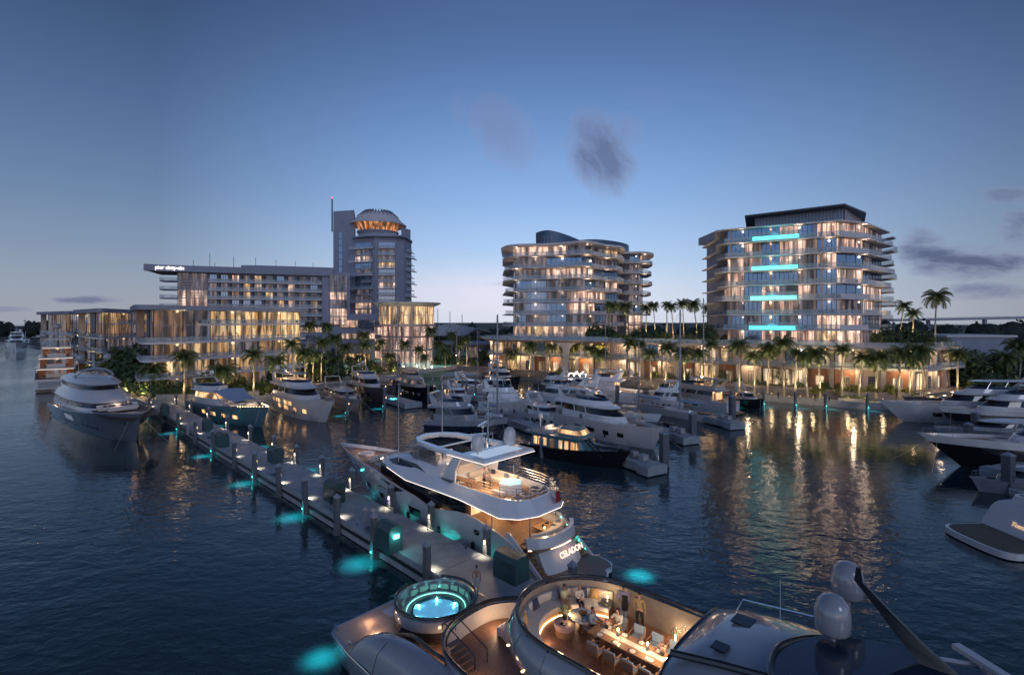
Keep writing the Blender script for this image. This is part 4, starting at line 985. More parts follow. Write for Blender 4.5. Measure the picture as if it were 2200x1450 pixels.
scatter(6, [W2(1765,118.5),W2(1990,117)], 0.0, 1.4, [2], 1.0, 1.4, 2.2, 'lit gold before the right hand shops', 'golden shrubs before the right hand shops')
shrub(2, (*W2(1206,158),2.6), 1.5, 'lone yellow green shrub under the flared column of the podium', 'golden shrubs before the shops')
shrub(2, (*W2(1541,131),2.4), 1.3, 'lone yellow green shrub beside the canvas topped boat', 'golden shrubs before the shops')
scatter(22, offset(PFe,1.6)[:7], -0.6, 1.2, [0,2,0], 0.5, 0.8, 13.4, 'along the podium roof edge', 'shrubs on the podium roof')
scatter(18, [W2(1275,160),W2(1420,152),W2(1560,140)], -1.0, 10, [0,1,2,3], 0.9, 1.4, 13.4, 'on the roof garden between the towers', 'shrubs on the podium roof')
scatter(14, [W2(1880,133),W2(2020,128)], 0.0, 5, [1,3,0], 0.8, 1.2, 13.4, 'on the podium roof at its right end', 'shrubs on the podium roof')
scatter(24, [(112,123),(128,127),(160,133),(240,150)], 0.5, 12, [3,1,3], 1.2, 2.1, 1.4, 'in the dark thicket at the right edge', 'bushes at the right edge')
scatter(12, [(118,140),(150,150),(240,175)], 0.5, 14, [3,3], 1.6, 2.4, 1.4, 'behind the dark thicket at the right edge', 'bushes at the right edge')
scatter(22, [(-148,193),(-108,146),(-92,128)], -3.0, 5.0, [3,1,3], 1.5, 2.3, 1.3, 'at the water edge before the far villas', 'tall shrubs on the left bank')
for i,(px,py) in enumerate(((150,800),(185,815),(215,828),(250,835),(290,845),(320,850))):
    p = P(px,py,1.4); PALMLOC.append((p.x,p.y,1.4,'%s left bank shrub, a lamp added to brighten the water edge' % ORD[i]))  # extra uplights added to brighten the bank shrubs; no palms stand here
# planters with clipped hedges along the quay
def hedge(path, w_, h_, z, label, lit_colour=False):
    e = empty('planter', (0,0,0), 0, label, 'planter', 'hedge planters on the waterfront')
    b = MB(); b.wall(path, 1.2, z, w_+0.5); b.build('planter_wall', CONCW, e, smooth=False)
    b = MB(); L_ = plen(path); n = int(L_*60)
    subs = cut(path, max(2,int(L_/1.0)))
    for s_ in subs:
        a = Vector(s_[0]); d = (Vector(s_[-1])-a); nr = Vector((-d.y,d.x)).normalized()
        for j in range(60):
            q = a+d*G.random()+nr*G.uniform(-w_/2,w_/2); hh = z+h_*(0.2+0.9*G.random()**0.5)*(0.7+0.3*sin(q.x*1.7)+0.2*sin(q.x*4.1))
            leaf(b, (q.x,q.y,hh), (G.uniform(-1,1),G.uniform(-1.6,0.3),G.uniform(0.2,1.5)), 0.20, 0.45, 0 if G.random() < 0.7 else 1)
    b.build('hedge', [LEAF, LEAFY if lit_colour else LEAFD], e, smooth=False)  # lit hedges: the lamplight is put into the leaf colour as gold
def prom(px0, px1, off):
    pr = offset(PROM, off); out = []
    pts = cut(pr, 60); pts = [p[0] for p in pts]+[pts[-1][-1]]
    return [p for p in pts if px0 <= 1100+F*p[0]/p[1] <= px1]
for i, (a, b_, o, z, t_) in enumerate(((1125,1165,-4.2,2.1,'left end of the promenade'),(1180,1245,-4.2,2.1,'behind the white looped logo'),(1255,1330,-4.2,2.1,'behind the white sport fishing boat'),(1380,1470,-3.6,2.1,'left of the canvas topped boat'),(1480,1560,-4.0,2.1,'behind the canvas topped boat'),(1630,1725,-2.6,1.9,'before the first teal quay post'),(1750,1790,-2.6,1.9,'in the middle of the right hand quay'),(1800,1925,-2.4,1.9,'at the right hand end of the quay'),
        (1130,1290,-7.6,3.2,'on the upper step by the flared column'),(1380,1500,-7.4,3.2,'on the upper step below the wide shop windows'),(1580,1740,-6.4,3.0,'on the upper step before the timber doors'),(1775,1960,-6.2,3.0,'on the upper step before the right hand shops'))):
    pth = prom(a, b_, o)
    if len(pth) > 1: hedge(pth, 1.7, 0.55, z, 'long pale planter with a low hedge %s' % t_, i % 3 == 0)
hedge(offset([(-82,117.9),(-69,118.8),(-61.5,124.5)], -0.9), 1.5, 0.8, 2.6, 'curved pale planter wall with a low hedge at the foot of the nearest villa')
hedge(offset(crom([(-52,158),(-38,177),(-24,184)],4), -2.4), 2.0, 0.8, 2.2, 'curved planter with a low hedge below the swimming pools')
# swimming pools in the garden
POOLM = mat('pool_water_lit', (0.20,0.38,0.36), 0.06, var=0.15, vs=0.6, bump=0.3, bs=1.5, emit=(0.25,0.6,0.52), es=0.28)
def pool(pts, z, label):
    e = empty('swimming_pool', (0,0,0), 0, label, 'swimming pool', 'swimming pools in the garden')
    c_ = crom(pts, 5, True)
    b = MB(); b.wall(c_, z-1.2, z+0.12, 0.7, True); b.build('coping', CONCW, e, smooth=False)
    b = MB(); b.prism(c_, z-0.5, z); b.build('water', POOLM, e, smooth=False)
pool([P(862,792,3.2).xy,P(905,796,3.2).xy,P(975,788,3.2).xy,P(968,779,3.2).xy,P(910,777,3.2).xy,P(865,780,3.2).xy], 3.6, 'wide shallow pool behind the dark hulled trawler')
pool([P(765,778,3.2).xy,P(800,781,3.2).xy,P(860,776,3.2).xy,P(858,769,3.2).xy,P(800,768,3.2).xy,P(768,770,3.2).xy], 3.9, 'rear pool below the small pool house')
pool([P(685,794,3.2).xy,P(720,799,3.2).xy,P(775,795,3.2).xy,P(765,788,3.2).xy,P(720,785,3.2).xy], 3.6, 'left pool behind the two white yachts')
# uplights in the gardens; podium and bank ones added to brighten dark planting
ug = None
for i, (x_, y_, z_, lab) in enumerate(PALMLOC):
    if ug is None:
        ug = empty('garden_uplight', (0,0,0)); b = MB(); b.lathe([(0.12,0),(0.12,0.25),(0.09,0.27)], n=8); b.build('housing', DARKM, ug); b = MB(); b.lathe([(0.08,0.28),(0.0,0.30)], n=8); b.build('lens', LAMP, ug)
        light('POINT', 'garden_lamp', (0,0,1.0), 60, (1,0.72,0.38), ug, size=0.3); light('SPOT', 'garden_spot', (0,0,0.45), 2300, (1,0.80,0.44), ug, size=0.3, rot=(radians(166),0,0), spot=90, blend=1); e = ug
    else: e = copy_tree(ug)
    e.location = (x_, y_-2.2, z_); tag(e, 'uplight by the '+lab.replace(' tree',''), 'garden light', 'garden uplights')
# ------------------------------------------------------------------ far background
FARM = mat('far_trees', (0.020,0.030,0.024), 0.9, var=0.5, vs=0.05)
def far_wood(x0, x1, Y, h, seed, name='distant_trees'):
    rnd = random.Random(seed); b = MB(); x = x0
    while x < x1:
        w_ = rnd.uniform(6,16); hh = h*rnd.uniform(0.6,1.15); y_ = Y+rnd.uniform(-25,25)
        pr = [(w_*0.2,0),(w_*0.55,hh*0.4),(w_*0.5,hh*0.75),(w_*0.25,hh*0.95),(0,hh)]
        b.lathe(pr, (x,y_,1.0), 7, sx=rnd.uniform(.8,1.3)); 
        for _ in range(14): leaf(b, (x+rnd.uniform(-.5,.5)*w_, y_-w_*0.4, 1+hh*rnd.uniform(.5,1.05)), (rnd.uniform(-1,1),-1,rnd.random()), rnd.uniform(0.8,2.0), 0.7, 0, rnd)
        x += w_*0.5
    tag(b.build(name, FARM, smooth=False), 'dark distant belt of trees on the horizon', 'trees', kind='stuff')
far_wood(-900, -150, 620, 17, 3); far_wood(-60, 60, 420, 15, 5); far_wood(180, 900, 420, 17, 6); far_wood(60,200,360,14,9); far_wood(230,600,300,12,8)
br = empty('road_bridge', (0,0,0), 0, 'long pale road bridge climbing to the right on the far horizon', 'bridge')
b = MB(); pts = [(330,560,18.2),(420,540,20.5),(560,520,23.5),(760,500,26.5)]
for i in range(3): b.beam(pts[i], pts[i+1], 6, 1.8)
b.build('deck', PLASTG, br, smooth=False)
b = MB()
for i in range(3): b.beam((pts[i][0],pts[i][1]-3,pts[i][2]+1.6), (pts[i+1][0],pts[i+1][1]-3,pts[i+1][2]+1.6), 0.2, 1.0)
b.build('parapet', PLASTER, br, smooth=False)
for i in range(9):
    t_ = i/8*2.99; k = int(t_); f_ = t_-k; p = Vector(pts[k]).lerp(Vector(pts[k+1]), f_); b = MB(); b.box((p.x,p.y,p.z/2-1), (2.5,3,p.z)); b.build('bridge_pier', PLASTG, br, smooth=False)
tn = empty('event_tent', (*W2(2135,260),1.4), 0, 'white pitched event tent among dark trees at the far right', 'tent')
b = MB(); b.box((0,0,3.0),(17,12,6.0)); b.build('tent_wall', PLASTER, tn, smooth=False); b = MB(); b.add([(-9,-6.5,6.02),(9,-6.5,6.02),(9,6.5,6.02),(-9,6.5,6.02),(-2.5,0,9),(2.5,0,9)], [(0,1,5,4),(1,2,5),(2,3,4,5),(3,0,4),(3,2,1,0)]); b.build('tent_roof', WHITE, tn, smooth=False)
wh = empty('low_warehouse', (*W2(2060,190),1.4), 0, 'plain grey flat roofed warehouse behind the right hand roof garden', 'warehouse')
b = MB(); b.box((0,0,6.2),(24,18,12.4)); b.build('wall', PLASTG, wh, smooth=False); b = MB(); b.box((0,0,12.8),(25,19,0.7)); b.build('roof', PLASTER, wh, smooth=False)
# white ribbed canopy between the hotel and the middle tower
cn = empty('white_canopy', (0,0,0), 0, 'white ribbed tensile canopy with masts behind the rose pavilion', 'canopy')
cx, cy = W2(972,255)
b = MB()
for j in range(9):
    a = -0.2+j*0.2; x1 = cx-9+j*2.6
    b.tube([(x1-5,cy-8,12.5),(x1,cy,18.5-abs(j-3)*0.5),(x1+7,cy+6,14)], 0.22, 5)
b.build('rib', WHITE, cn)
b = MB()
for j in range(8):
    x1 = cx-9+j*2.6; x2 = x1+2.6
    b.add([(x1-5,cy-8,12.5),(x2-5,cy-8,12.5),(x2,cy,18.4-abs(j-2.5)*0.5),(x1,cy,18.4-abs(j-3)*.5)],[(0,1,2,3)])
    b.add([(x1,cy,18.4-abs(j-3)*.5),(x2,cy,18.4-abs(j-2.5)*.5),(x2+7,cy+6,14),(x1+7,cy+6,14)],[(0,1,2,3)])
b.build('membrane', PLASTER, cn, smooth=False)
b = MB(); [b.tube([(cx-13+k*6,cy-2,3),(cx-13+k*6,cy-2,27-k*1.4)], 0.16, 5) for k in range(4)]; [b.box((cx-12+k*5,cy+3,8),(0.4,0.4,12)) for k in range(6)]; b.build('mast', FRAME, cn, smooth=False)
rb = empty('seafood_terrace', (0,0,0), 0, 'low grey waterside restaurant with a flat awning behind the pools', 'restaurant')
b = MB(); b.prism([W2(955,222),W2(1078,215),W2(1078,232),W2(955,240)],3.2,9.5); b.build('wall', STONE, rb, smooth=False)
b = MB(); b.prism([W2(950,218),W2(1082,210),W2(1082,236),W2(950,244)],9.51,10.3); b.build('roof', PLASTG, rb, smooth=False)
for i in range(5): window(rb, [W2(960+i*23,221.6-i*1.3),W2(978+i*23,220.6-i*1.3)],4,8.6,R.choice([LITD,LITP,LITW,DARKW]),4,FRAMED,0.12)
# the looped white sign on the quay
sg = empty('looped_logo_sign', (*W2(1238,142.2),1.45), radians(-30), 'white looped outline logo sign reading p66 standing on the quay wall', 'sign')
b = MB(); b.box((0,0,0.9),(5.6,0.5,1.8)); b.build('plinth', CONCW, sg, smooth=False)
SGL = glow('sign_loop_light', (255,245,235), 2.6)
def ringpts(cx_, cz_, r, n=20, tail=None):
    return [(cx_+r*cos(2*pi*i/n),-0.05,cz_+r*sin(2*pi*i/n)) for i in range(n)]
b = MB(); b.tube(ringpts(-1.5,2.75,0.85), 0.13, 6, True); b.tube([(-2.35,-0.05,2.75),(-2.35,-0.05,1.2)], 0.13, 6); b.build('letter_p', SGL, sg)
for i, cx_ in enumerate((0.2,1.95)):
    b = MB(); b.tube(ringpts(cx_,2.75,0.85), 0.13, 6, True); b.tube([(cx_-0.84,-0.05,2.8),(cx_-0.7,-0.05,3.4),(cx_-0.2,-0.05,3.9),(cx_+0.25,-0.05,4.1)], 0.13, 6); b.build('numeral_six', SGL, sg)
# quay posts with teal lights along the right hand quay
for i, (px, py) in enumerate(((1567,872),(1636,872),(1704,874),(1768,876),(1857,880))):
    p = P(px, py, 0)-Vector((0,0.9,0)); put_pile('Q', (p.x,p.y,0), pi/2+0.45, '%s dark quay post from the left, its warm lamp facing the water' % ORD[i], 'quay posts along the right hand quay', lampside=1, teal=True)
# ------------------------------------------------------------------ boats: local frame = stern centre at the waterline, +x to the bow
class Hull:
    def __init__(s, L, B, fb, fs, rake=3.0, t0=0.42, pw=2.1, wl=0.90, flare=0.30, stern=0.92, bul=0.5, sh=1.7, trake=0.0, keel=0.7):
        s.__dict__.update(locals())
    def hb(s, t):
        w_ = s.B/2*(s.stern+(1-s.stern)*min(1,t/0.3))
        if t > s.t0: w_ *= max(0.0, 1-((t-s.t0)/(1-s.t0))**s.pw)
        return max(w_, 0.03)
    def zs(s, t): return s.fs+(s.fb-s.fs)*t**s.sh
    def prof(s, t):
        h_ = s.hb(t); z = s.zs(t); k = s.wl-s.flare*t*t; wy = max(0.02, h_*k)
        if t > 0.8: wy *= max(0.02, 1-((t-0.8)/0.2)**2*0.75)
        return [(wy*0.7,-s.keel*(1-t*0.5)), (wy,0.02), (wy+(h_-wy)*0.35, z*0.38), (wy+(h_-wy)*0.78, z*0.74), (h_, z)]
    def x(s, t, z): 
        zz = max(0,min(1, z/s.zs(t)))
        return s.L*t-s.rake*(1-zz)*t**5+s.trake*zz*(1-t)**8
    def side(s, t, z, off=0.02):
        p = s.prof(t); y = p[-1][0]
        for (y0,z0),(y1,z1) in zip(p, p[1:]):
            if z0 <= z <= z1: y = y0+(y1-y0)*(z-z0)/(z1-z0)
        return (s.x(t,z), y+off, z)
    def sheer(s, t, dz=0.0, inset=0.0): return (s.x(t,s.zs(t)), max(0,s.hb(t)-inset), s.zs(t)+dz)
    def build(s, parent, mh, md, n=22, boot=None, m2=None, zsplit=None):
        b = MB(); ts = [i/n for i in range(n+1)]; ts = [1-(1-t)**1.25 for t in ts]; rings = []
        for t in ts:
            p = s.prof(t); z = s.zs(t); h_ = s.hb(t); i_ = min(0.16, h_*0.4)
            P_ = p+[(max(0.01,h_-i_), z), (max(0.01,h_-i_-0.02), z-s.bul)]
            L_ = [(s.x(t,q[1]), q[0], q[1]) for q in P_]
            rings.append(L_+[(a,-y,c) for a,y,c in L_[::-1]])
        m = len(rings[0])
        vs = [q for r in rings for q in r]; fs = []; mi = []
        for i in range(len(rings)-1):
            for j in range(m):
                a,b2,c,d = i*m+j, i*m+(j+1)%m, (i+1)*m+(j+1)%m, (i+1)*m+j
                fs.append((a,b2,c,d)); 
                jj = j if j < m/2 else m-2-j
                if j == m//2-1: mi.append(2)
                elif j == m-1: mi.append(1)
                elif jj == 0: mi.append(1)
                elif m2 and jj == 3: mi.append(3)
                elif m2 and jj >= 4: mi.append(3)
                else: mi.append(0)
        h0 = len(s.prof(0)); fs.append(tuple(range(m-1,-1,-1))); mi.append(0)
        b.v = vs; b.f = fs; b.m = mi
        return b.build('hull', [mh, boot or BLACKH, md, m2 or mh], parent, ang=30)
def ring(xa, xf, hw, nose, z, p=2.4, tail=0.92, n=8, rise=0.0, tr=0.3):
    pts = []
    for i in range(n+1):
        th = pi/2*i/n; x = xf-nose+nose*cos(th)**(2/p); y = hw*sin(th)**(2/p); pts.append((x,y,z+rise*(x-xa)/(xf-xa+1e-6)))
    for q in (0.3,0.65): x = (xf-nose)*(1-q)+xa*q; pts.append((x, hw*(1-(1-tail)*q), z+rise*(x-xa)/(xf-xa+1e-6)))
    pts.append((xa+tr, hw*tail, z+rise*0)); pts.append((xa, hw*tail-tr, z)) 
    return pts+[(x,-y,c) for x,y,c in pts[::-1][:-1]]
def shell(parent, name, levels, m, ang=35, caps=(True,True)):
    """levels: (z, xa, xf, hw, nose[, p, tail])"""
    b = MB(); rs = []
    for l in levels:
        l = list(l)+[2.4,0.92][len(l)-5:] if len(l) < 7 else l
        rs.append(ring(l[1], l[2], l[3], l[4], l[0], l[5], l[6]))
    b.loft(rs, caps); return b.build(name, m, parent, ang=ang)
def coaming(parent, name, levels, th, m):
    """hollow tub: outside skin, top edge and inside skin"""
    b = MB(); rs = []
    for l in levels:
        l = list(l)+[2.4,0.92][len(l)-5:] if len(l) < 7 else l; rs.append(ring(l[1], l[2], l[3], l[4], l[0], l[5], l[6]))
    for l in levels[::-1]:
        l = list(l)+[2.4,0.92][len(l)-5:] if len(l) < 7 else l; rs.append(ring(l[1]+th, l[2]-th*1.3, l[3]-th, l[4]-th*0.3, l[0], l[5], l[6]))
    b.loft(rs, (False, True)); return b.build(name, m, parent, ang=32)
def hullwin(parent, H_, ts, z0, z1, m, name='hull_window', side_=(1,-1), sl=0.0):
    for s_ in side_:
        for (ta, tb_) in ts:
            b = MB(); k = 4; top = []; bot = []
            for i in range(k+1):
                t = ta+(tb_-ta)*i/k; zo = H_.zs(t)-H_.fs*0 ; a = H_.side(t+sl, z1, 0.025); c = H_.side(t, z0, 0.025)
                top.append((a[0], a[1]*s_, a[2])); bot.append((c[0], c[1]*s_, c[2]))
            b.loft([bot, top], (False,False), False); b.build(name, m, parent)
def bowrail(parent, H_, ta=0.5, tb_=0.99, h=0.75, n=12, inset=0.12, wires=1, name='bow_rail'):
    b = MB(); path = [H_.sheer(ta+(tb_-ta)*i/n, 0, inset) for i in range(n+1)]
    full = path+[(x,-y,z) for x,y,z in path[::-1]]
    b.tube([(x,y,z+h*(0.4 if i in (0,len(full)-1) else 1)) for i,(x,y,z) in enumerate(full)], 0.025, 5)
    for w_ in range(wires): b.tube([(x,y,z+h*0.5) for x,y,z in full], 0.012, 4)
    for i,(x,y,z) in enumerate(full):
        if i % 2 == 0: b.tube([(x,y,z-0.02),(x,y,z+h)], 0.018, 5)
    return b.build(name, CHROME, parent)
def radome(parent, x, y, z, r=0.4, h=0.95, m=None, ped=0.4):
    b = MB(); b.lathe([(0.1,-ped),(0.1,0),(r*0.75,0.02),(r*0.98,h*0.12),(r,h*0.35),(r*0.99,h*0.55),(r*0.86,h*0.78),(r*0.5,h*0.95),(0.0,h)], (x,y,z), 20); return b.build('radome', m or WHITE, parent, ang=50)
def radar(parent, x, y, z, w_=1.6, rz=0.3):
    b = MB(); b.lathe([(0.14,0),(0.12,0.3)], (x,y,z), 10); b.box((x,y,z+0.36), (0.22,w_,0.12), rz); return b.build('radar', WHITE, parent)
def antenna(parent, x, y, z, h, lean=-0.1, r=0.018):
    b = MB(); b.tube([(x,y,z),(x+lean*h,y,z+h)], [r*1.4,r*0.6], 5); return b.build('antenna', PLASTER, parent)
def seat(parent, x, y, z, l, w_, rz=0, back=True, m=None, name='seat', h=0.42):
    e_ = MB(); c, s_ = cos(rz), sin(rz)
    def T(a, b_, z_): return (x+a*c-b_*s_, y+a*s_+b_*c, z+z_)
    e_.box(T(0,0,h/2), (l,w_,h), rz)
    if back: e_.box(T(-l/2+0.1,0,h+0.2), (0.2,w_,0.45), rz)
    o = e_.build(name, m or CUSH, parent, smooth=False); bv(o, 0.06); return o
def bv(o, w_=0.03, n=2):
    md = o.modifiers.new('bevel', 'BEVEL'); md.width = w_; md.segments = n; md.limit_method = 'ANGLE'
def sunpad(parent, x, y, z, l, w_, m=None, name='sun_pad'):
    b = MB(); b.box((x,y,z+0.12), (l,w_,0.24)); b.box((x-l*0.36,y,z+0.3), (l*0.22,w_*0.9,0.14)); o = b.build(name, m or CUSH, parent, smooth=False); bv(o, 0.08); return o
def place(e, bow, stern):
    """set a boat so that its waterline runs from the stern to the bow point; returns length"""
    d = Vector((bow[0]-stern[0], bow[1]-stern[1])); e.location = (stern[0], stern[1], 0); e.rotation_euler = (0,0,atan2(d.y,d.x)); return d.length
def wlen(bow, stern): return hypot(bow[0]-stern[0], bow[1]-stern[1])
def PW_(px, py): return P(px, py, 0).xy

def motor_yacht(label, bow, stern, B, fb, fs, cat='motor yacht', mh=None, sup=None, glass=None, md=None, boot=None, rake=None, style='fly', tiers=1, hard=True, hullw=True, name='motor_yacht', glow_=True, group=None, zc=None, domes=2, pw=2.1, t0=0.42, m2=None, mast=True, rail_=True, cabx=(0.16,0.74), lit_cockpit=True, arch=True, seed=1, hwm=None):
    mh = mh or WHITE; sup = sup or WHITE; glass = glass or GLASSD; md = md or TEAK
    wl_ = wlen(bow, stern); rake = rake if rake is not None else 0.09*wl_; L_ = wl_+rake
    e = empty(name, (0,0,0), 0, label, cat, group); place(e, bow, stern)
    Hh = Hull(L_, B, fb, fs, rake, t0=t0, pw=pw); Hh.build(e, mh, md, boot=boot, m2=m2); e['_'] = 0; del e['_']
    k = B/5.5; zd = fs-0.12
    # swim platform
    b = MB(); b.loft([[(x,y,z_) for x,y in ((-1.3*k,-B*0.40),(-1.5*k,-B*0.2),(-1.5*k,B*0.2),(-1.3*k,B*0.40),(0.2,B*0.43),(0.2,-B*0.43))] for z_ in (0.28,0.46)]); b.build('swim_platform', md, e, smooth=False)
    if hullw: hullwin(e, Hh, ((0.30,0.36),(0.42,0.50),(0.58,0.63),(0.70,0.75)), fs*0.42, fs*0.66, hwm or glass)
    xa, xf = cabx[0]*L_, cabx[1]*L_; hw = B*0.41; zz = zd+0.2
    zf = Hh.zs(cabx[1])-0.5                     # foredeck height
    for t_ in range(tiers):
        th = 2.25*min(1.15,max(0.85,k)) if style != 'express' else 1.6
        shr = 1-0.13*t_
        x0, x1 = xa+t_*0.05*L_, xf-t_*0.14*L_
        # lower skirt, raked window band, brow
        shell(e, 'cabin', [(zz-0.4, x0, x1+0.04*L_, hw*shr, 0.34*L_,2.2),(zz+th*0.42, x0, x1, hw*shr*0.99, 0.30*L_,2.2)], sup)
        rk = 0.075*L_ if style != 'express' else 0.13*L_
        shell(e, 'window_band', [(zz+th*0.40, x0+0.04, x1-0.01*L_, hw*shr*0.985, 0.28*L_,2.2),(zz+th*0.84, x0+0.3, x1-rk, hw*shr*0.90, 0.24*L_,2.3)], glass)
        # pillars that break the band
        pl = MB()
        for xx in (0.30,0.52):
            xx = x0+(x1-x0)*xx
            for s_ in (-1,1): pl.beam((xx,s_*hw*shr*0.995,zz+th*0.40),(xx-0.5,s_*hw*shr*0.915,zz+th*0.86),0.10,0.28)
        pl.build('pillar', sup, e, smooth=False)
        shell(e, 'roof', [(zz+th*0.82, x0-0.07*L_, x1-rk*0.75, hw*shr*0.95, 0.25*L_,2.3),(zz+th*0.90, x0-0.085*L_, x1-rk*0.62, hw*shr*0.99, 0.26*L_,2.3),(zz+th*1.0, x0-0.08*L_, x1-rk*0.9, hw*shr*0.93, 0.25*L_,2.3)], sup)
        if lit_cockpit and t_ == 0:
            b = MB(); b.add([(x0-0.02,-hw*0.8,zz-0.1),(x0-0.02,hw*0.8,zz-0.1),(x0-0.02,hw*0.8,zz+th*0.78),(x0-0.02,-hw*0.8,zz+th*0.78)],[(0,1,2,3)]); b.build('saloon_door', LITB if glow_ else GLASSD, e, smooth=False)
        zz += th
    xfb0, xfb1 = xa+tiers*0.05*L_-0.09*L_, xf-(tiers-1)*0.14*L_-0.10*L_
    hwf = hw*(1-0.13*(tiers-1))*0.92
    if style in ('fly','sport'):
        coaming(e, 'flybridge', [(zz-0.12, xfb0, xfb1, hwf, 0.26*L_,2.2),(zz+0.72, xfb0+0.2, xfb1-0.045*L_, hwf*0.97, 0.22*L_,2.2)], 0.16, sup)
        b = MB(); r_ = ring(xfb0+0.2,xfb1-0.4,hwf*0.93,0.24*L_,zz+0.02); b.add(r_, [tuple(range(len(r_)))]); b.build('flybridge_deck', md, e, smooth=False)
        w_ = MB(); rr_ = ring(xfb0+0.3,xfb1-0.05*L_,hwf*0.95,0.22*L_,zz+0.72); up_ = ring(xfb0,xfb1-0.085*L_,hwf*0.90,0.2*L_,zz+1.18); n_ = 8
        sel = [i for i in range(0,9)]; lo = [rr_[i] for i in sel][::-1]+[(x,-y,z) for x,y,z in [rr_[i] for i in sel][1:]]; hi = [up_[i] for i in sel][::-1]+[(x,-y,z) for x,y,z in [up_[i] for i in sel][1:]]
        w_.loft([lo,hi],(False,False),False); w_.build('windscreen', BLUEGLASS, e)
        seat(e, xfb0+0.13*L_, -hwf*0.4, zz, 0.8*k, 1.2*k, 0); seat(e, xfb0+0.13*L_, hwf*0.45, zz, 2.2*k, 0.7*k, pi/2*0, back=False); seat(e, xfb0+0.22*L_, 0, zz, 0.7*k, 1.4*k, 0, name='helm_seat')
        b = MB(); b.box((xfb0+0.29*L_,0,zz+0.45),(0.6,1.5*k,0.9)); o = b.build('helm_console', sup, e, smooth=False); bv(o,0.1)
        sunpad(e, xfb0+0.06*L_, 0, zz, 0.07*L_, hwf*1.2)
    if arch:
        b = MB()
        for s_ in (-1,1):
            b.loft([[(x0_+dx, s_*y_+dy, z_) for dx,dy in ((0,0),(w2,0),(w2,0.16),(0,0.16))] for x0_,y_,z_,w2 in ((xfb0+0.02*L_,hwf*0.93,zz+0.3,1.5*k),(xfb0-0.005*L_,hwf*0.88,zz+1.3,0.9*k),(xfb0-0.02*L_,hwf*0.80,zz+1.95,0.6*k))])
        b.box((xfb0-0.012*L_+0.2,0,zz+2.0),(0.75*k,hwf*1.65,0.14)); b.build('radar_arch', sup, e, smooth=False)
        zt = zz+2.08
        if hard:
            shell(e, 'hardtop', [(zt,xfb0-0.02*L_,xfb0+0.34*L_,hwf*0.85,0.16*L_),(zt+0.08,xfb0-0.03*L_,xfb0+0.36*L_,hwf*0.9,0.17*L_),(zt+0.18,xfb0-0.02*L_,xfb0+0.33*L_,hwf*0.82,0.15*L_)], sup)
            b = MB()
            for s_ in (-1,1):
                for xx in (0.20,0.30): b.tube([(xfb0+(xx+0.03)*L_,s_*hwf*0.86,zz+0.7),(xfb0+xx*L_,s_*hwf*0.78,zt)],0.04,6)
            b.build('hardtop_post', CHROME, e)
            if glow_: 
                b = MB(); b.box((xfb0+0.15*L_,0,zt-0.02),(0.16*L_,hwf*0.5,0.03)); b.build('ceiling_light', LEDW, e, smooth=False)
        zt += 0.15
        if domes >= 1: radome(e, xfb0+0.35, hwf*0.5, zt+0.3, 0.36*k, 0.8*k, sup)
        if domes >= 2: radome(e, xfb0+0.35, -hwf*0.5, zt+0.3, 0.36*k, 0.8*k, sup)
        if mast:
            b = MB(); b.tube([(xfb0+0.3,0,zt),(xfb0+0.1,0,zt+1.7*k)],[0.09,0.03],6); b.box((xfb0+0.2,0,zt+0.9*k),(0.1,1.1*k,0.06)); b.build('mast', sup, e); radar(e, xfb0+0.75,0,zt,1.5*k)
        antenna(e, xfb0+0.6, hwf*0.75, zt, 3.6*k); antenna(e, xfb0+0.6, -hwf*0.75, zt, 3.2*k)
    # foredeck trim
    xd = xf+0.06*L_; zfd = Hh.zs(min(0.95,xd/L_))-0.42
    sunpad(e, xf+0.035*L_, 0, Hh.zs(cabx[1])-0.42, 0.09*L_, B*0.36, CUSH)
    b = MB(); b.lathe([(0.28*k,0),(0.28*k,0.06),(0.24*k,0.1)],(L_*0.86,0,Hh.zs(0.86)-0.44),12); b.build('deck_hatch', GLASSD, e)
    b = MB(); b.box((L_*0.93,0,Hh.zs(0.93)-0.3),(0.7*k,0.4*k,0.3)); b.tube([(L_*0.93,0,Hh.zs(0.93)-0.1),(L_+0.1,0,fb+0.02)],0.05,6); b.build('windlass', CHROME, e)
    if rail_: bowrail(e, Hh, 0.38, 0.985, 0.7)
    # cockpit: rail, bench
    seat(e, 0.045*L_, 0, zd-0.42, 0.7*k, B*0.55, 0)
    b = MB(); b.tube([(0.1,-B*0.40,zd+0.12),(0.1,-B*0.40,zd+0.8),(0.1,B*0.40,zd+0.8),(0.1,B*0.40,zd+0.12)],0.025,5); b.build('stern_rail', CHROME, e)
    fd = MB()
    for t_ in (0.2,0.4,0.6):
        x_,y_,z_ = Hh.side(t_, Hh.zs(t_)*0.35, 0.2); fd.lathe([(0.0,-0.45),(0.13,-0.3),(0.13,0.3),(0.0,0.45)],(x_,-y_,z_),8); fd.tube([(x_,-y_,z_+0.45),(x_,-Hh.hb(t_),Hh.zs(t_))],0.012,4)
    fd.build('fender', DARKM, e)
    if lit_cockpit and glow_: light('POINT','cockpit_lamp',(xa-0.04*L_,0,zd+1.6),26*k,(1,0.70,0.42),e,size=0.2)
    return e, Hh, zz
BEIGE = mat('gelcoat_beige', (0.40,0.36,0.33), 0.15, var=0.05, coat=0.5)
BRNZ = mat('hull_bronze', (0.10,0.085,0.08), 0.12, var=0.1, coat=0.6)
TEALH = mat('hull_teal_grey', (0.10,0.19,0.21), 0.25, var=0.12, coat=0.4)
# --- left water
motor_yacht('distant white motor yacht at the far left edge seen bow on', (-308,318), (-352,364), 11, 6.5, 4.5, tiers=2, hullw=True, domes=1, hard=True, glow_=False)
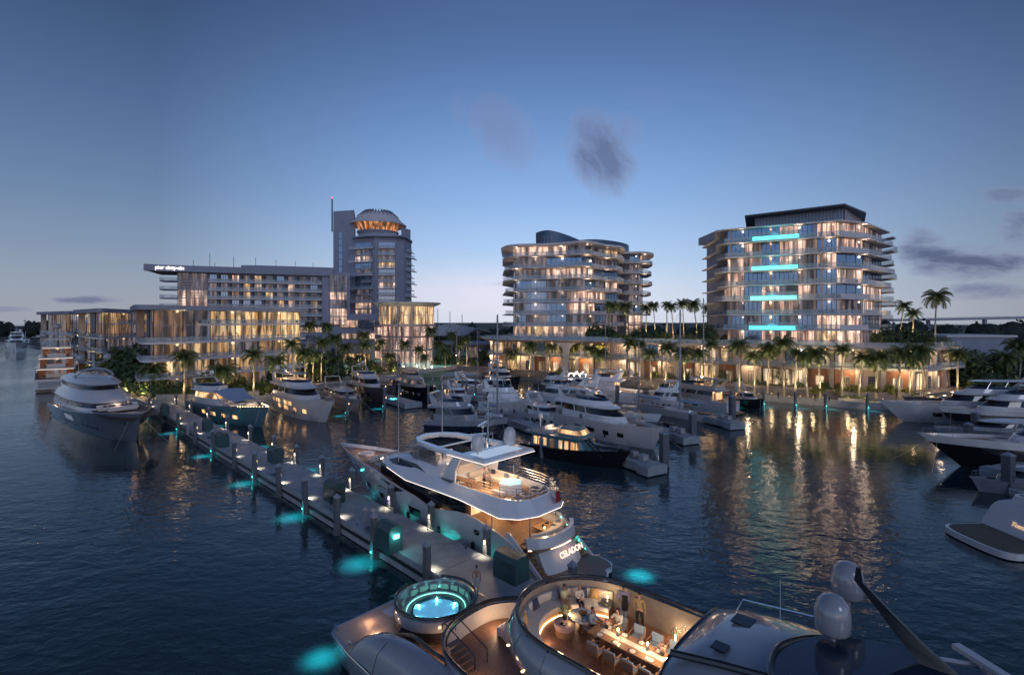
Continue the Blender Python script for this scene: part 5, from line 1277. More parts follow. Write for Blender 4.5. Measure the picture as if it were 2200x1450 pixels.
# Y1: three deck yacht seen from astern
def decks_yacht():
    e = empty('motor_yacht', (0,0,0), 0, 'tall three deck yacht seen from astern with brown lit aft decks, left by the bank', 'motor yacht')
    st = Vector((-127.5,143)); bw_ = st+Vector((-0.64,0.768))*40; place(e, bw_, st)
    Hh = Hull(44, 9.6, 6.4, 3.9, 4, t0=0.5); Hh.build(e, PEARL, TEAKX)
    b = MB(); b.box((-0.9,0,0.5),(1.8,8.2,0.35)); b.build('swim_platform', TEAKX, e, smooth=False)
    b = MB(); b.box((-0.03,1.0,1.9),(0.1,5.2,1.7)); b.build('garage_door', GREYH, e, smooth=False)
    z = 3.8
    for i, (xa_, xf_, hw_) in enumerate(((5.5,30,4.5),(8.0,27,4.2),(12,23,3.6))):
        shell(e, 'cabin', [(z-0.6,xa_,xf_+3,hw_*0.93,9),(z+1.1,xa_,xf_+1.5,hw_*0.92,9)], PEARL)
        shell(e, 'window_band', [(z+1.0,xa_+.1,xf_+1.4,hw_*0.91,9),(z+2.3,xa_+.2,xf_-1,hw_*0.86,8)], GLASSD)
        shell(e, 'deck_overhang', [(z+2.3,xa_-6.2+i*1.5,xf_,hw_*0.99,9,2.4,0.94),(z+2.75,xa_-6.4+i*1.5,xf_+0.6,hw_*1.0,9,2.4,0.94)], PEARL)
        b = MB(); b.add([(xa_-.05,-hw_*.78,z-.1),(xa_-.05,hw_*.78,z-.1),(xa_-.05,hw_*.78,z+2.2),(xa_-.05,-hw_*.78,z+2.2)],[(0,1,2,3)]); b.build('saloon_glass', LITD if i else LITD, e, smooth=False)
        b = MB()
        for s_ in (-1,1):
            b = MB(); b.box((xa_-0.2,s_*hw_*0.68,z+1.1),(0.12,hw_*0.35,2.2)); b.build('wood_panel', WOODP, e, smooth=False)
        b = MB(); b.box((xa_-6.3+i*1.5,0,z+2.30),(0.05,hw_*1.75,0.035)); b.build('led_strip', LEDC, e, smooth=False)
        b = MB(); b.box((xa_-3.0,0,z+0.72),(1.2,2.8,0.08)); b.box((xa_-3.0,0,z+0.35),(0.3,1.2,0.7)); b.build('table', WOODC, e, smooth=False)
        seat(e, xa_-4.6, 0, z, 0.8, 4.0, 0); 
        for s_ in (-1,1): seat(e, xa_-2.9, s_*2.4, z, 0.7, 0.7, -s_*pi/2, m=BROWN, name='armchair')
        rb_ = MB()
        for s_ in (-1,1):
            pth = [(xa_-5.8+i*1.5,s_*hw_*0.95,z+0.25),(xa_-4.5+i*1.5,s_*hw_*0.97,z+1.0),(xa_,s_*hw_*0.97,z+2.0)]; rb_.loft([[p, (p[0],p[1]-0.12*s_,p[2]),(p[0]+0.6,p[1]-0.12*s_,z-0.3),(p[0]+.6,p[1],z-0.3)] for p in pth])
        rb_.build('wing_bulwark', WHITE, e)
        light('POINT','deck_lamp',(xa_-2.5,0,z+1.9),60,(1,0.62,0.36),e,size=0.3)
        z += 2.75
    b = MB()
    for s_ in (-1,1): b.tube([(9,s_*3.2,z-0.2),(10,s_*2.6,z+2.0),(14,s_*2.4,z+2.1)],0.13,6)
    b.box((12,0,z+2.15),(5,5.6,0.16)); b.box((8.6,0,z+1.9),(1.2,5.4,0.12)); b.build('hardtop', PEARL, e, smooth=False)
    b = MB(); b.tube([(15,0,z),(14.5,0,z+5.2)],[0.35,0.15],8); b.box((14.8,0,z+2.4),(0.3,6.5,0.15)); b.build('mast', GREYH, e)
    for y_,h_ in ((3.1,2.6),(-3.1,2.6),(0,5.2)): radome(e, 14.7,y_,z+h_,0.75,1.5,GREYH)
decks_yacht()
# Y2: the big rounded yacht, bow towards the viewer
def round_yacht():
    e = empty('motor_yacht', (0,0,0), 0, 'large grey rounded yacht with stacked oval decks and foredeck seating, left of the pier', 'motor yacht')
    st, bw_ = Vector((-92.5,108.5)), Vector((-60.2,82.0)); L0 = place(e, bw_, st); L_ = L0+2.6
    Hh = Hull(L_, 9.8, 5.0, 2.7, 2.6, t0=0.45, pw=2.9, wl=0.86, flare=0.42, bul=0.35, sh=1.2); Hh.build(e, mat('hull_slate',(0.12,0.135,0.16),0.08,coat=0.8,var=0.05), PEARL, n=28)
    b = MB(); b.loft([[(x,y,z_) for x,y in ((-3,-3.6),(-3.4,-2),(-3.4,2),(-3,3.6),(0.3,4.2),(0.3,-4.2))] for z_ in (0.4,0.75)]); b.build('swim_platform', TEAKX, e, smooth=False)
    z = 3.4
    shell(e, 'main_house', [(z-0.6,3,L_*0.72,4.35,15),(z+0.9,3,L_*0.66,4.3,14)], PEARL)
    shell(e, 'window_band', [(z+0.85,3.2,L_*0.655,4.25,14),(z+1.65,3.4,L_*0.64,4.05,13.5)], GLASSD)
    shell(e, 'deck_overhang', [(z+1.6,2.5,L_*0.66,4.35,14.5),(z+1.95,2.2,L_*0.685,4.6,15),(z+2.5,3,L_*0.66,4.3,14.5),(z+3.2,4.5,L_*0.60,3.75,12.5),(z+3.7,5,L_*0.575,3.5,12)], PEARL, ang=60)
    shell(e, 'window_band', [(z+3.65,5.2,L_*0.565,3.45,12),(z+4.4,5.4,L_*0.55,3.25,11)], GLASSD)
    shell(e, 'roof', [(z+4.35,4.5,L_*0.555,3.4,11.5),(z+4.65,4.2,L_*0.575,3.6,12),(z+5.2,5,L_*0.54,3.2,11),(z+5.7,6.5,L_*0.47,2.5,9),(z+5.85,7,L_*0.44,2.2,8)], PEARL, ang=60)
    b = MB()
    for xx in (15.5,):
        b.tube([(xx,2.9*cos(a),z+5.4+1.6*sin(a)) for a in [pi*i/14 for i in range(15)]], 0.24, 8)
        b.tube([(xx-3,2.4*cos(a),z+5.3+1.3*sin(a)) for a in [pi*i/14 for i in range(15)]], 0.16, 8)
    b.build('radar_arch', GREYH, e)
    b = MB(); b.tube([(15.2,0,z+6.9),(14.8,0,z+9.6)],[0.28,0.14],8); b.tube([(15,-2.0,z+8.5),(15,-1.2,z+8.2),(15,1.2,z+8.2),(15,2.0,z+8.5)],0.10,6); b.box((15.5,0,z+7.6),(0.2,1.8,0.1)); b.build('mast', GREYH, e)
    for y_ in (-2.1,2.1): radome(e, 15,y_,z+8.6,0.62,1.25,GREYH,0.2)
    # foredeck well with a long sofa and table
    zf = Hh.zs(0.80)
    b = MB(); r0 = ring(L_*0.70,L_*0.985,3.5,7.5,zf-0.3); r1 = ring(L_*0.69,L_*0.99,3.9,8,zf-0.05); b.loft([r1,r0],(False,True)); b.build('foredeck_well', TEAKX, e)
    b = MB(); b.box((L_*0.72,0,zf+0.15),(1.2,5.6,0.5)); b.box((L_*0.705,0,zf+0.55),(0.35,5.8,0.5)); o = b.build('sofa', CUSH, e, smooth=False); bv(o,0.1)
    b = MB(); b.box((L_*0.765,0,zf+0.25),(1.5,4.0,0.55)); o = b.build('sun_pad', CUSH, e, smooth=False); bv(o,0.1)
    b = MB()
    for y_ in (-1.8,-1.1,-0.6,0.6,1.2,1.8): b.box((L_*0.712,y_,zf+0.55),(0.2,0.45,0.35),0.2)
    b.build('cushion', NAVYP, e, smooth=False)
    b = MB(); b.lathe([(1.1,0),(1.1,0.14),(1.0,0.16)],(L_*0.87,0,Hh.zs(.87)-0.3),24,sy=1.4); b.build('helipad_plinth', BEIGE, e)
    # side gills
    for s_ in (-1,1):
        b = MB(); 
        for i in range(7):
            t_ = 0.40+i*0.016; a = Hh.side(t_,2.75,0.04); c = Hh.side(t_+0.012,1.9,0.04); b.beam((a[0],a[1]*s_,a[2]),(c[0],c[1]*s_,c[2]),0.10,0.22)
        b.build('side_gill', WHITE, e, smooth=False)
        hullwin(e, Hh, [(0.36,0.54)], 1.75, 2.95, BLACKH, side_=(s_,), name='side_recess')
    hullwin(e, Hh, [(0.25+i*0.05,0.27+i*0.05) for i in range(6)], 1.0, 1.35, GLASSD)
    bowrail(e, Hh, 0.60, 0.97, 0.12, inset=0.3, wires=0)
    hullwin(e, Hh, [(0.60+i*0.045,0.625+i*0.045) for i in range(4)], 1.5, 1.8, GLASSD)
    b = MB(); b.tube([Hh.sheer(0.02+i*0.049,0.03,0.02) for i in range(20)],0.05,5); b.tube([(x,-y,z) for x,y,z in [Hh.sheer(0.02+i*0.049,0.03,0.02) for i in range(20)]],0.05,5); b.build('sheer_strake', CHROME, e)
    for i in range(9):
        for s_ in (-1,1):
            if i % 3: continue
            b = MB(); b.box((9+i*2.4,s_*4.28,z+1.25),(0.12,0.12,0.8)); b.build('window_post', PEARL, e, smooth=False)
    b = MB(); q = Hh.side(0.93,3.2,0.05); b.box((q[0],0,3.2),(0.5,q[1]*2.05,0.5)); b.build('anchor_pocket', DARKM, e, smooth=False)
    light('POINT','foredeck_lamp',(L_*0.93,0,Hh.zs(.93)+0.6),22,(1,0.5,0.3),e,size=0.2); light('POINT','foredeck_lamp',(L_*0.71,-0.2,zf+1.1),40,(1,0.7,0.5),e,size=0.3)
round_yacht()
# Y3: awning yacht
e, Hh, zz = motor_yacht('blue hulled yacht with a taut pale blue awning over its lit foredeck, beside the pier', PW_(563,919), PW_(430,884), 6.6, 4.1, 2.9, mh=TEALH, sup=PEARL, glass=LITB, tiers=1, hard=False, cabx=(0.12,0.46), glow_=True, seed=3, rail_=False)
L_ = Hh.L; zd = Hh.zs(0.7)-0.35
AWN = mat('awning_blue', (0.28,0.38,0.50), 0.7, var=0.05)
b = MB(); g_ = []
for i in range(9):
    for j in range(7):
        u_, v_ = i/8, j/6-0.5; g_.append((L_*(0.46+0.27*u_), v_*(5.6-1.6*u_), 6.1-1.5*u_-0.5*sin(pi*u_)*0.6-0.9*v_*v_))
b.add(g_, [(i*7+j,(i+1)*7+j,(i+1)*7+j+1,i*7+j+1) for i in range(8) for j in range(6)]); b.build('awning', AWN, e)
b = MB()
for s_ in (-1,1): b.tube([(L_*0.73,s_*2.0,4.6),(L_*0.80,s_*2.2,zd)],0.06,6); b.tube([(L_*0.46,s_*2.8,6.0),(L_*0.56,s_*2.9,4.2),(L_*0.72,s_*2.7,zd+0.2)],0.10,6)
b.build('awning_pole', GREYH, e)
b = MB()
for i in range(12):
    t_ = 0.76+0.022*i; 
    for s_ in (-1,1): x_,y_,z_ = Hh.sheer(min(t_,0.99)); b.lathe([(0.05,0),(0.05,0.05),(0,0.08)],(x_,y_*s_,z_+0.02),6)
b.build('rail_lamp', LAMP, e)
for i,(x_,y_) in enumerate(((0.72,1.0),(0.72,-1.2),(0.79,0))): seat(e, L_*x_, y_, zd, 0.9, 2.0, 0, m=CUSH)
b = MB(); b.lathe([(0.7,0.55),(0.7,0.62)],(L_*0.755,0,zd),16); b.lathe([(0.2,0),(0.15,0.55)],(L_*0.755,0,zd),10); b.build('table', WOODC, e)
light('POINT','foredeck_lamp',(L_*0.62,0,4.6),130,(1,0.68,0.42),e,size=0.4); light('POINT','foredeck_lamp',(L_*0.80,0,zd+1.5),50,(1,0.68,0.42),e,size=0.3)
light('SPOT','hull_lamp',(L_*0.5,-4.6,1.2),500,TEALC,e,size=0.3,spot=110,blend=1)
# Y4..Y7 along the bank
e, Hh, zz = motor_yacht('large white flybridge yacht with amber saloon windows moored bow out before the bank', PW_(700,908), PW_(604,872), 7.4, 4.6, 3.4, mh=PEARL, sup=PEARL, glass=GLASSD, tiers=1, hard=True, rake=4.0, cabx=(0.10,0.66), domes=2, hwm=LITB)
hullwin(e, Hh, [(0.20,0.36),(0.44,0.56)], 2.5, 3.3, LITB, name='saloon_window')
light('POINT','flybridge_lamp',(Hh.L*0.2,0,zz+1.7),90,(1,0.66,0.38),e,size=0.3)
motor_yacht('grey express cruiser with a long raked windscreen beside the large white flybridge yacht', PW_(768,888), PW_(706,858), 5.4, 3.2, 2.4, mh=GREYH, sup=PEARL, glass=BLUEGLASS, style='express', cabx=(0.16,0.78), hard=False, domes=0, mast=False, hullw=False, arch=True)
motor_yacht('dark bronze hulled motor yacht with a pale cabin, third from the bank corner', PW_(822,866), PW_(765,842), 6.0, 3.9, 2.9, mh=BRNZ, sup=PEARL, glass=GLASSD, tiers=1, hard=False, domes=1, cabx=(0.14,0.70))
e, Hh, zz = motor_yacht('black hulled trawler yacht with lit wheelhouse windows below the swimming pool', PW_(930,862), PW_(863,841), 5.6, 3.6, 2.4, mh=BLACKH, sup=BEIGE, glass=LITD, tiers=1, hard=True, style='fly', domes=0, cabx=(0.16,0.62), cat='trawler', name='trawler_yacht')
motor_yacht('low open cruiser lying behind the teal lit floating dock', PW_(905,851), PW_(842,838), 4.6, 2.5, 1.8, mh=GREYH, sup=GREYH, style='express', hard=False, domes=0, mast=False, hullw=False, arch=False)
motor_yacht('small white cruiser moored behind the thin masts in front of the pool wall', PW_(1050,846), PW_(975,840), 4.6, 2.6, 1.8, style='express', mh=PEARL, hard=False, domes=0, mast=False, hullw=False)
# centre
motor_yacht('dark hulled sport fisher with a tall tuna tower near the podium corner', PW_(1112,833), PW_(1048,824), 5.4, 3.4, 2.3, mh=BLACKH, sup=PEARL, glass=GLASSD, hard=True, cabx=(0.2,0.68), cat='sport fisher', name='sport_fisher')
motor_yacht('navy hulled yacht with a tall swept arch and open flybridge in the marina centre', PW_(1078,944), PW_(924,934), 5.6, 3.6, 3.0, mh=NAVY, sup=GREYH, glass=GLASSD, hard=False, domes=0, m2=GREYH, glow_=False, cabx=(0.10,0.60), mast=False)
motor_yacht('white convertible sport fisher with a curved black side window behind the navy hulled yacht', PW_(1158,894), PW_(1040,884), 5.8, 4.0, 2.5, mh=PEARL, sup=WHITE, glass=WHITE, hard=True, domes=0, cabx=(0.12,0.62), glow_=False, cat='sport fisher', name='sport_fisher')
motor_yacht('sleek white yacht with a hardtop lying bow left behind the long white flybridge yacht', PW_(1140,870), PW_(1278,880), 5.4, 3.4, 2.4, mh=WHITE, sup=WHITE, hard=True, domes=1, glow_=False)
motor_yacht('small white cruiser with a folded canopy between the sleek yacht and the pilings', PW_(1215,893), PW_(1305,897), 4.2, 2.3, 1.7, style='express', hard=False, domes=0, mast=False, hullw=False, glow_=False)
e, Hh, zz = motor_yacht('white sport fisher with a brightly lit cockpit and slanted cabin windows before the shops', PW_(1222,853), PW_(1376,864), 6.2, 4.2, 2.6, mh=WHITE, sup=WHITE, glass=PEARL, hard=True, domes=0, cabx=(0.28,0.72), cat='sport fisher', name='sport_fisher')
light('POINT','cockpit_lamp',(1.8,0,4.6),200,(1,0.80,0.6),e,size=0.3)
motor_yacht('white launch pointing right just left of the tall pilings in front of the shops', PW_(1396,836), PW_(1346,833), 4.0, 2.6, 1.8, style='express', hard=False, domes=0, mast=False, hullw=False)
e, Hh, zz = motor_yacht('long white flybridge yacht with a black window band pointing at the big square piling', PW_(1404,966), PW_(1204,914), 6.0, 3.6, 2.9, mh=PEARL, sup=WHITE, glass=GLASSD, hard=True, domes=0, cabx=(0.12,0.66), glow_=False, t0=0.5, mast=False)
motor_yacht('white cruiser with canvas wings lying behind the long sailing hull', PW_(1405,862), PW_(1575,890), 5.2, 2.6, 2.6, mh=PEARL, sup=BEIGE, hard=True, style='fly', domes=0, glow_=True, mast=False)
motor_yacht('small dark motor boat at the right hand end of the centre docks', PW_(1636,877), PW_(1578,868), 3.8, 2.2, 1.6, style='express', mh=BLACKH, sup=PEARL, hard=False, domes=0, mast=False, hullw=False)
motor_yacht('little white boat with a warm cabin light under the promenade hedge', PW_(1518,836), PW_(1472,834), 3.6, 2.4, 1.6, style='express', hard=False, domes=0, mast=False, hullw=False)
# right hand row, bows to the left
motor_yacht('dark grey yacht with a swept arch at the right, nearest the quay', (86.5,110.2), (116,112.5), 5.6, 3.4, 2.6, mh=BRNZ, sup=GREYH, glass=GLASSD, style='express', hard=False, domes=0, glow_=False, cabx=(0.12,0.72))
motor_yacht('long grey yacht with a square bow porthole, second row from the quay at the right', (76,99.6), (106,101), 6.4, 4.2, 3.0, mh=PEARL, sup=PEARL, glass=GLASSD, hard=True, domes=1, glow_=False, rake=5, cabx=(0.14,0.62))
motor_yacht('black bottomed yacht with a pale top, third row from the quay at the right', (81,93.4), (108,94), 6.0, 4.0, 3.0, mh=BLACKH, sup=PEARL, m2=PEARL, glass=GLASSD, hard=True, domes=0, glow_=False, rake=3.5)
motor_yacht('low cruiser with a long bow pulpit in the right hand row', (69.5,82.3), (88,81.6), 4.8, 2.6, 2.0, mh=GREYH, sup=PEARL, style='express', hard=False, domes=0, mast=False, glow_=False, hullw=False)
motor_yacht('big black hulled yacht with a sharp pale bow in the right hand row', (60.5,69.0), (86,67.5), 6.6, 4.4, 3.1, mh=BLACKH, sup=PEARL, m2=PEARL, glass=GLASSD, hard=True, domes=0, glow_=False, rake=5.5, cabx=(0.14,0.60))
motor_yacht('small grey tender between a piling and the big black hulled yacht', (53.5,58.6), (64,57.5), 3.2, 1.7, 1.2, mh=GREYH, sup=GREYH, style='express', hard=False, domes=0, mast=False, arch=False, glow_=False, hullw=False, cat='tender', name='tender')
# near right stern: swim platform, glossy transom with its name
def near_stern():
    e = empty('motor_yacht', (39.9,44.6,0), radians(2), 'stern of a near grey yacht with a dark swim platform at the right edge', 'motor yacht')
    Hh = Hull(26, 7.0, 4.0, 2.6, 3, t0=0.5, stern=0.9, trake=3.6); 
    b = MB(); pl_ = crom([(0.9,-3.2),(0.2,-2.7),(-0.1,-1.5),(-0.15,0),(-0.1,1.5),(0.2,2.7),(0.9,3.2)],4)
    o = [(x+0.0,y) for x,y in pl_]+[(5,3.3),(5,-3.3)]
    b.prism(o,0.1,0.62); b.build('platform_base', PEARL, e, smooth=True)
    b = MB(); b.prism([((x-2.2)*0.93+2.3,y*0.93) for x,y in o],0.62,0.68); b.build('swim_platform', mat('grey_teak',(0.10,0.10,0.08),0.7,planks=('Y',4)), e, smooth=False)
    # hull from the transom forward
    sub = empty('x',(0,0,0)); bpy.data.objects.remove(sub)
    b = MB(); rs = []
    for i in range(14):
        x_ = 3.6+i*1.7; t_ = i/13; h_ = 3.35*(1-max(0,(t_-0.5)/0.5)**2.2)+0.02; zt = 2.8+1.0*t_
        xs = lambda z: x_+(1-t_)**6*(z*0.75) 
        ring_ = [(xs(-0.6),h_*0.7,-0.6),(xs(0),h_*0.9,0),(xs(1.2),h_*0.97,1.2),(xs(2.2),h_*1.0,2.2),(xs(zt-.3),h_*0.97,zt-.3),(xs(zt),h_*0.90,zt)]
        rs.append(ring_+[(a,-y_,c) for a,y_,c in ring_[::-1]])
    b.loft(rs); b.build('hull', PEARL, e, ang=50)
    coaming(e, 'cockpit_coaming', [(2.5,6.0,15,3.0,5),(3.5,6.5,14.5,2.85,5)], 0.2, PEARL)
    shell(e, 'cabin', [(3.0,9,24,2.9,9),(4.6,9.5,22,2.7,9)], PEARL); shell(e, 'window_band', [(4.5,9.6,21.6,2.66,9),(5.5,10,19,2.4,8)], GLASSD); shell(e, 'roof', [(5.45,7.5,19.5,2.6,8),(5.8,7.8,18,2.4,8)], PEARL)
    b = MB(); b.tube([(6.3,-2.6,3.5),(5.9,-2.3,4.1),(5.8,0,4.3),(5.9,2.3,4.1),(6.3,2.6,3.5)],0.05,6); b.tube([(6.5,-2.7,3.6),(9,-2.9,4.4),(12,-2.8,4.7)],0.05,6); b.tube([(6.5,2.7,3.6),(9,2.9,4.4),(12,2.8,4.7)],0.05,6); b.build('cockpit_rail', CHROME, e)
    seat(e, 7.6, 0, 2.7, 0.8, 4.0, 0)
    text_mesh('name_letters', 'Tosca', 0.55, glow('name_light',(235,190,140),0.5), e, (4.62,0.2,1.5), (radians(53),0,-pi/2), 0.02)
near_stern()
# open centre console boats
def console_boat(label, bow, stern, B, mh):
    L_ = wlen(bow,stern)+0.9; e = empty('centre_console_boat',(0,0,0),0,label,'speed boat','open centre console boats'); place(e,bow,stern)
    Hh = Hull(L_,B,1.7,1.1,0.9,t0=0.5,pw=2.3,bul=0.55); Hh.build(e,mh,PEARL)
    b = MB(); b.box((L_*0.42,0,1.15),(1.3,1.0,1.3)); o = b.build('console', WHITE, e, smooth=False); bv(o,0.15)
    b = MB(); b.add([(L_*.42+.65,-.5,1.8),(L_*.42+.65,.5,1.8),(L_*.42+.35,.45,2.3),(L_*.42+.35,-.45,2.3)],[(0,1,2,3)]); b.build('windscreen', BLUEGLASS, e)
    shell(e,'t_top',[(2.75,L_*0.28,L_*0.52,1.1,0.8),(2.85,L_*0.27,L_*0.54,1.15,0.8)],WHITE)
    b = MB(); [b.tube([(L_*0.36+dx,s_*0.6,0.9),(L_*0.38+dx*0.6,s_*0.8,2.75)],0.03,5) for s_ in (-1,1) for dx in (0,1.4)]; b.build('t_top_frame', CHROME, e)
    for y_ in (-0.8,0,0.8):
        b = MB(); b.box((-0.25,y_,1.1),(0.55,0.42,0.6)); b.box((-0.25,y_,0.5),(0.25,0.2,0.9)); o = b.build('outboard_motor', BLACKH if mh is NAVY else WHITE, e, smooth=False); bv(o,0.08)
    seat(e, L_*0.25,0,0.6,0.6,1.4,0); sunpad(e,L_*0.66,0,0.75,1.8,1.2); 
    for s_ in (-1,1): antenna(e,L_*0.36,s_*0.9,2.8,3.2,-0.5)
console_boat('white open centre console boat, the farther of the two beside the long sailing hull', PW_(1412,908), PW_(1308,899), 3.2, WHITE)
console_boat('navy open boat with white rim, the nearer of the two beside the long sailing hull', PW_(1440,930), PW_(1322,917), 3.3, NAVY)
# teal motor cruiser with lit saloon windows (old style)
def old_cruiser():
    bow, stern = PW_(1332,1006), PW_(1138,966); L_ = wlen(bow,stern)+1.6; B = 5.0
    e = empty('classic_cruiser',(0,0,0),0,'classic teal motor cruiser with a row of lit square saloon windows and deck stair','motor cruiser'); place(e,bow,stern)
    Hh = Hull(L_,B,2.6,1.5,1.6,t0=0.4,bul=0.3); Hh.build(e,BLACKH,TEALH,m2=BLACKH)
    TC = mat('cabin_teal',(0.09,0.20,0.24),0.35,var=0.15)
    shell(e,'cabin',[(1.2,1.4,L_*0.66,2.05,1.4,4,1),(3.2,1.8,L_*0.60,1.95,1.2,4,1)],TC)
    for s_ in (-1,1):
        for i,xx in enumerate((0.14,0.19,0.24,0.31,0.40,0.46,0.52,0.57)):
            b = MB(); w2 = 0.62 if i not in (3,) else 0.75; zlo = 1.75 if i != 3 else 1.25
            xx = xx*L_; b.add([(xx,s_*2.06,zlo),(xx+w2,s_*2.06,zlo),(xx+w2,s_*2.0,2.85),(xx,s_*2.0,2.85)],[(0,1,2,3)]); b.build('window' if i != 3 else 'door', LITB, e, smooth=False)
    shell(e,'boat_deck',[(3.15,0.6,L_*0.63,2.25,1.5,4,1),(3.4,0.5,L_*0.64,2.3,1.5,4,1)],TC)
    shell(e,'wheelhouse',[(3.4,L_*0.36,L_*0.60,1.5,1.2,3.5,1),(4.5,L_*0.38,L_*0.55,1.4,1.0,3.5,1)],TC); shell(e,'wheelhouse_window',[(3.75,L_*0.355,L_*0.595,1.53,1.2,3.5,1),(4.3,L_*0.37,L_*0.57,1.45,1.0,3.5,1)],LITB)
    seat(e,L_*0.25,0,3.4,1.4,2.4,0,m=CUSH); seat(e,L_*0.32,0.9,3.4,0.7,0.9,0,m=CUSH)
    radome(e,L_*0.12,0,5.0,0.4,0.9,PEARL,1.2); b = MB(); b.tube([(L_*0.1,-1.7,3.4),(L_*0.08,-1.5,5.4)],[0.14,0.08],6); b.tube([(L_*0.18,1.4,3.4),(L_*0.10,1.2,5.6)],0.05,6); b.build('mast', TC, e)
    b = MB(); [b.box((L_*0.64+i*0.30,-1.0,3.2-i*0.28),(0.3,0.8,0.06)) for i in range(7)]; b.beam((L_*0.63,-1.45,3.4),(L_*0.79,-1.45,1.4),0.06,0.2); b.beam((L_*0.63,-.6,3.4),(L_*0.79,-.6,1.4),0.06,0.2); b.build('stair', DARKM, e, smooth=False)
    b = MB(); b.box((L_*0.9,0,Hh.zs(.9)),(0.4,0.4,0.5)); b.build('windlass', DARKM, e, smooth=False); bowrail(e,Hh,0.65,0.985,0.6)
    light('POINT','deck_lamp',(L_*0.25,0,4.5),45,(1,0.7,0.45),e,size=0.2)
old_cruiser()
# sailing boats and free masts
def sail_boat(label, bow, stern, B, mh, masts, fb=1.7, boot=None):
    L_ = wlen(bow,stern)+2.2; e = empty('sailing_yacht',(0,0,0),0,label,'sailing yacht','sailing yachts'); place(e,bow,stern)
    Hh = Hull(L_,B,fb,fb*0.72,2.2,t0=0.4,pw=1.7,wl=0.8,bul=0.15); Hh.build(e,mh,TEAKX,boot=boot)
    shell(e,'coachroof',[(fb*0.62,L_*0.28,L_*0.62,B*0.24,2.0),(fb*0.62+0.55,L_*0.29,L_*0.60,B*0.21,1.8)],PEARL); 
    b = MB(); b.box((L_*0.16,0,fb*0.8),(2.2,B*0.4,0.3)); b.build('cockpit_coaming', TEAKX, e, smooth=False)
    for xm, hm, r in masts:
        b = MB(); b.tube([(L_*xm,0,fb*0.5),(L_*xm,0,hm)],[r,r*0.75],8); b.build('mast', GREYH, e)
        b = MB(); b.tube([(L_*xm,0,fb+1.3),(L_*xm-L_*0.28,0,fb+1.2)],0.10,6); b.tube([(L_*xm,0,fb+1.55),(L_*xm-L_*0.27,0,fb+1.45)],0.20,7); b.build('boom', AWN, e)
        b = MB()
        for hh in (0.45,0.72): b.beam((L_*xm,-B*0.30,fb+(hm-fb)*hh),(L_*xm,B*0.30,fb+(hm-fb)*hh),0.08,0.06)
        b.build('spreader', GREYH, e, smooth=False)
        b = MB()
        for q in ((L_*0.98,0,fb),(0.1,0,fb*.7),(L_*xm,B*0.45,fb*.8),(L_*xm,-B*0.45,fb*.8)): b.tube([(L_*xm,0,hm-0.3),q],0.022,4)
        b.build('rigging', DARKM, e)
    bowrail(e,Hh,0.1,0.985,0.6,n=16)
def mast_at(px, ytop, Y): return H-(ytop-HZ)/F*Y
sail_boat('long white sailing hull with a yellow boot line and two bare masts, centre docks', PW_(1378,884), PW_(1546,909), 4.2, PEARL, [(0.42,mast_at(1472,665,103),0.22),(0.92,mast_at(1390,735,109),0.15)], 1.9, boot=mat('boot_yellow',(0.35,0.28,0.03),0.4))
sail_boat('sailing yacht with a tall thick mast behind the navy hulled yacht', PW_(1105,912), PW_(1015,900), 3.8, GREYH, [(0.5,mast_at(1072,676,97),0.22)])
sail_boat('pale ketch in front of the swimming pool with its sails furled', PW_(905,836), PW_(820,832), 3.8, PEARL, [(0.35,mast_at(850,640,150),0.15),(0.62,mast_at(868,720,150),0.12)])
sail_boat('sailing yacht with a thin grey mast left of the dark sport fisher', PW_(1040,828), PW_(950,826), 3.6, PEARL, [(0.3,mast_at(976,700,157),0.13),(0.72,mast_at(1013,705,157),0.12)])
sail_boat('sailing yacht behind the canvas winged cruiser with one bare mast', PW_(1500,866), PW_(1590,872), 3.6, GREYH, [(0.7,mast_at(1527,640,120),0.17)])
# ------------------------------------------------------------------ finger docks in the marina
def finger(label, a, b_, w_=2.6, box=True):
    a = Vector(a); b_ = Vector(b_); d = b_-a; L_ = d.length; e = empty('finger_dock',(a.x,a.y,0),atan2(d.y,d.x),label,'floating dock','finger docks of the marina')
    m_ = MB(); m_.box((L_/2,0,0.75),(L_,w_,1.1)); m_.build('dock_body', PIERM, e, smooth=False)
    m_ = MB(); m_.box((L_-0.9,0,0.68),(1.9,w_+0.8,1.1)); m_.build('end_block', PIERM, e, smooth=False)
    if box:
        for q in (2.6,4.4):
            m_ = MB(); m_.box((L_-q,0.2,1.75),(1.0,0.9,0.75)); o = m_.build('storage_box', CONC, e, smooth=False); bv(o,0.05)
    t_ = MB(); t_.box((L_*0.3,-w_/2-0.05,0.45),(0.4,0.1,0.15)); t_.build('water_light', TEAL, e, smooth=False)
    return e
finger('finger dock with two white storage boxes beside the classic teal cruiser', P(1105,900,1.3).xy, P(1412,1000,1.3).xy)
finger('finger dock with white boxes in front of the two open boats', P(1335,895,1.3).xy, P(1486,938,1.3).xy)
finger('finger dock ending beside the transom of the long sailing hull', P(1440,872,1.3).xy, P(1585,908,1.3).xy)
finger('short teal lit floating dock behind the dark bronze yacht', P(800,846,1.0).xy, P(888,868,1.0).xy, 3.6, False)
finger('floating dock below the promenade left of the dark sport fisher', P(930,846,1.3).xy, P(1040,851,1.3).xy, 2.4, False)
finger('finger dock between the two nearest rows of the right hand boats', P(2240,990,1.3).xy, P(2140,1008,1.3).xy, 2.6, False)
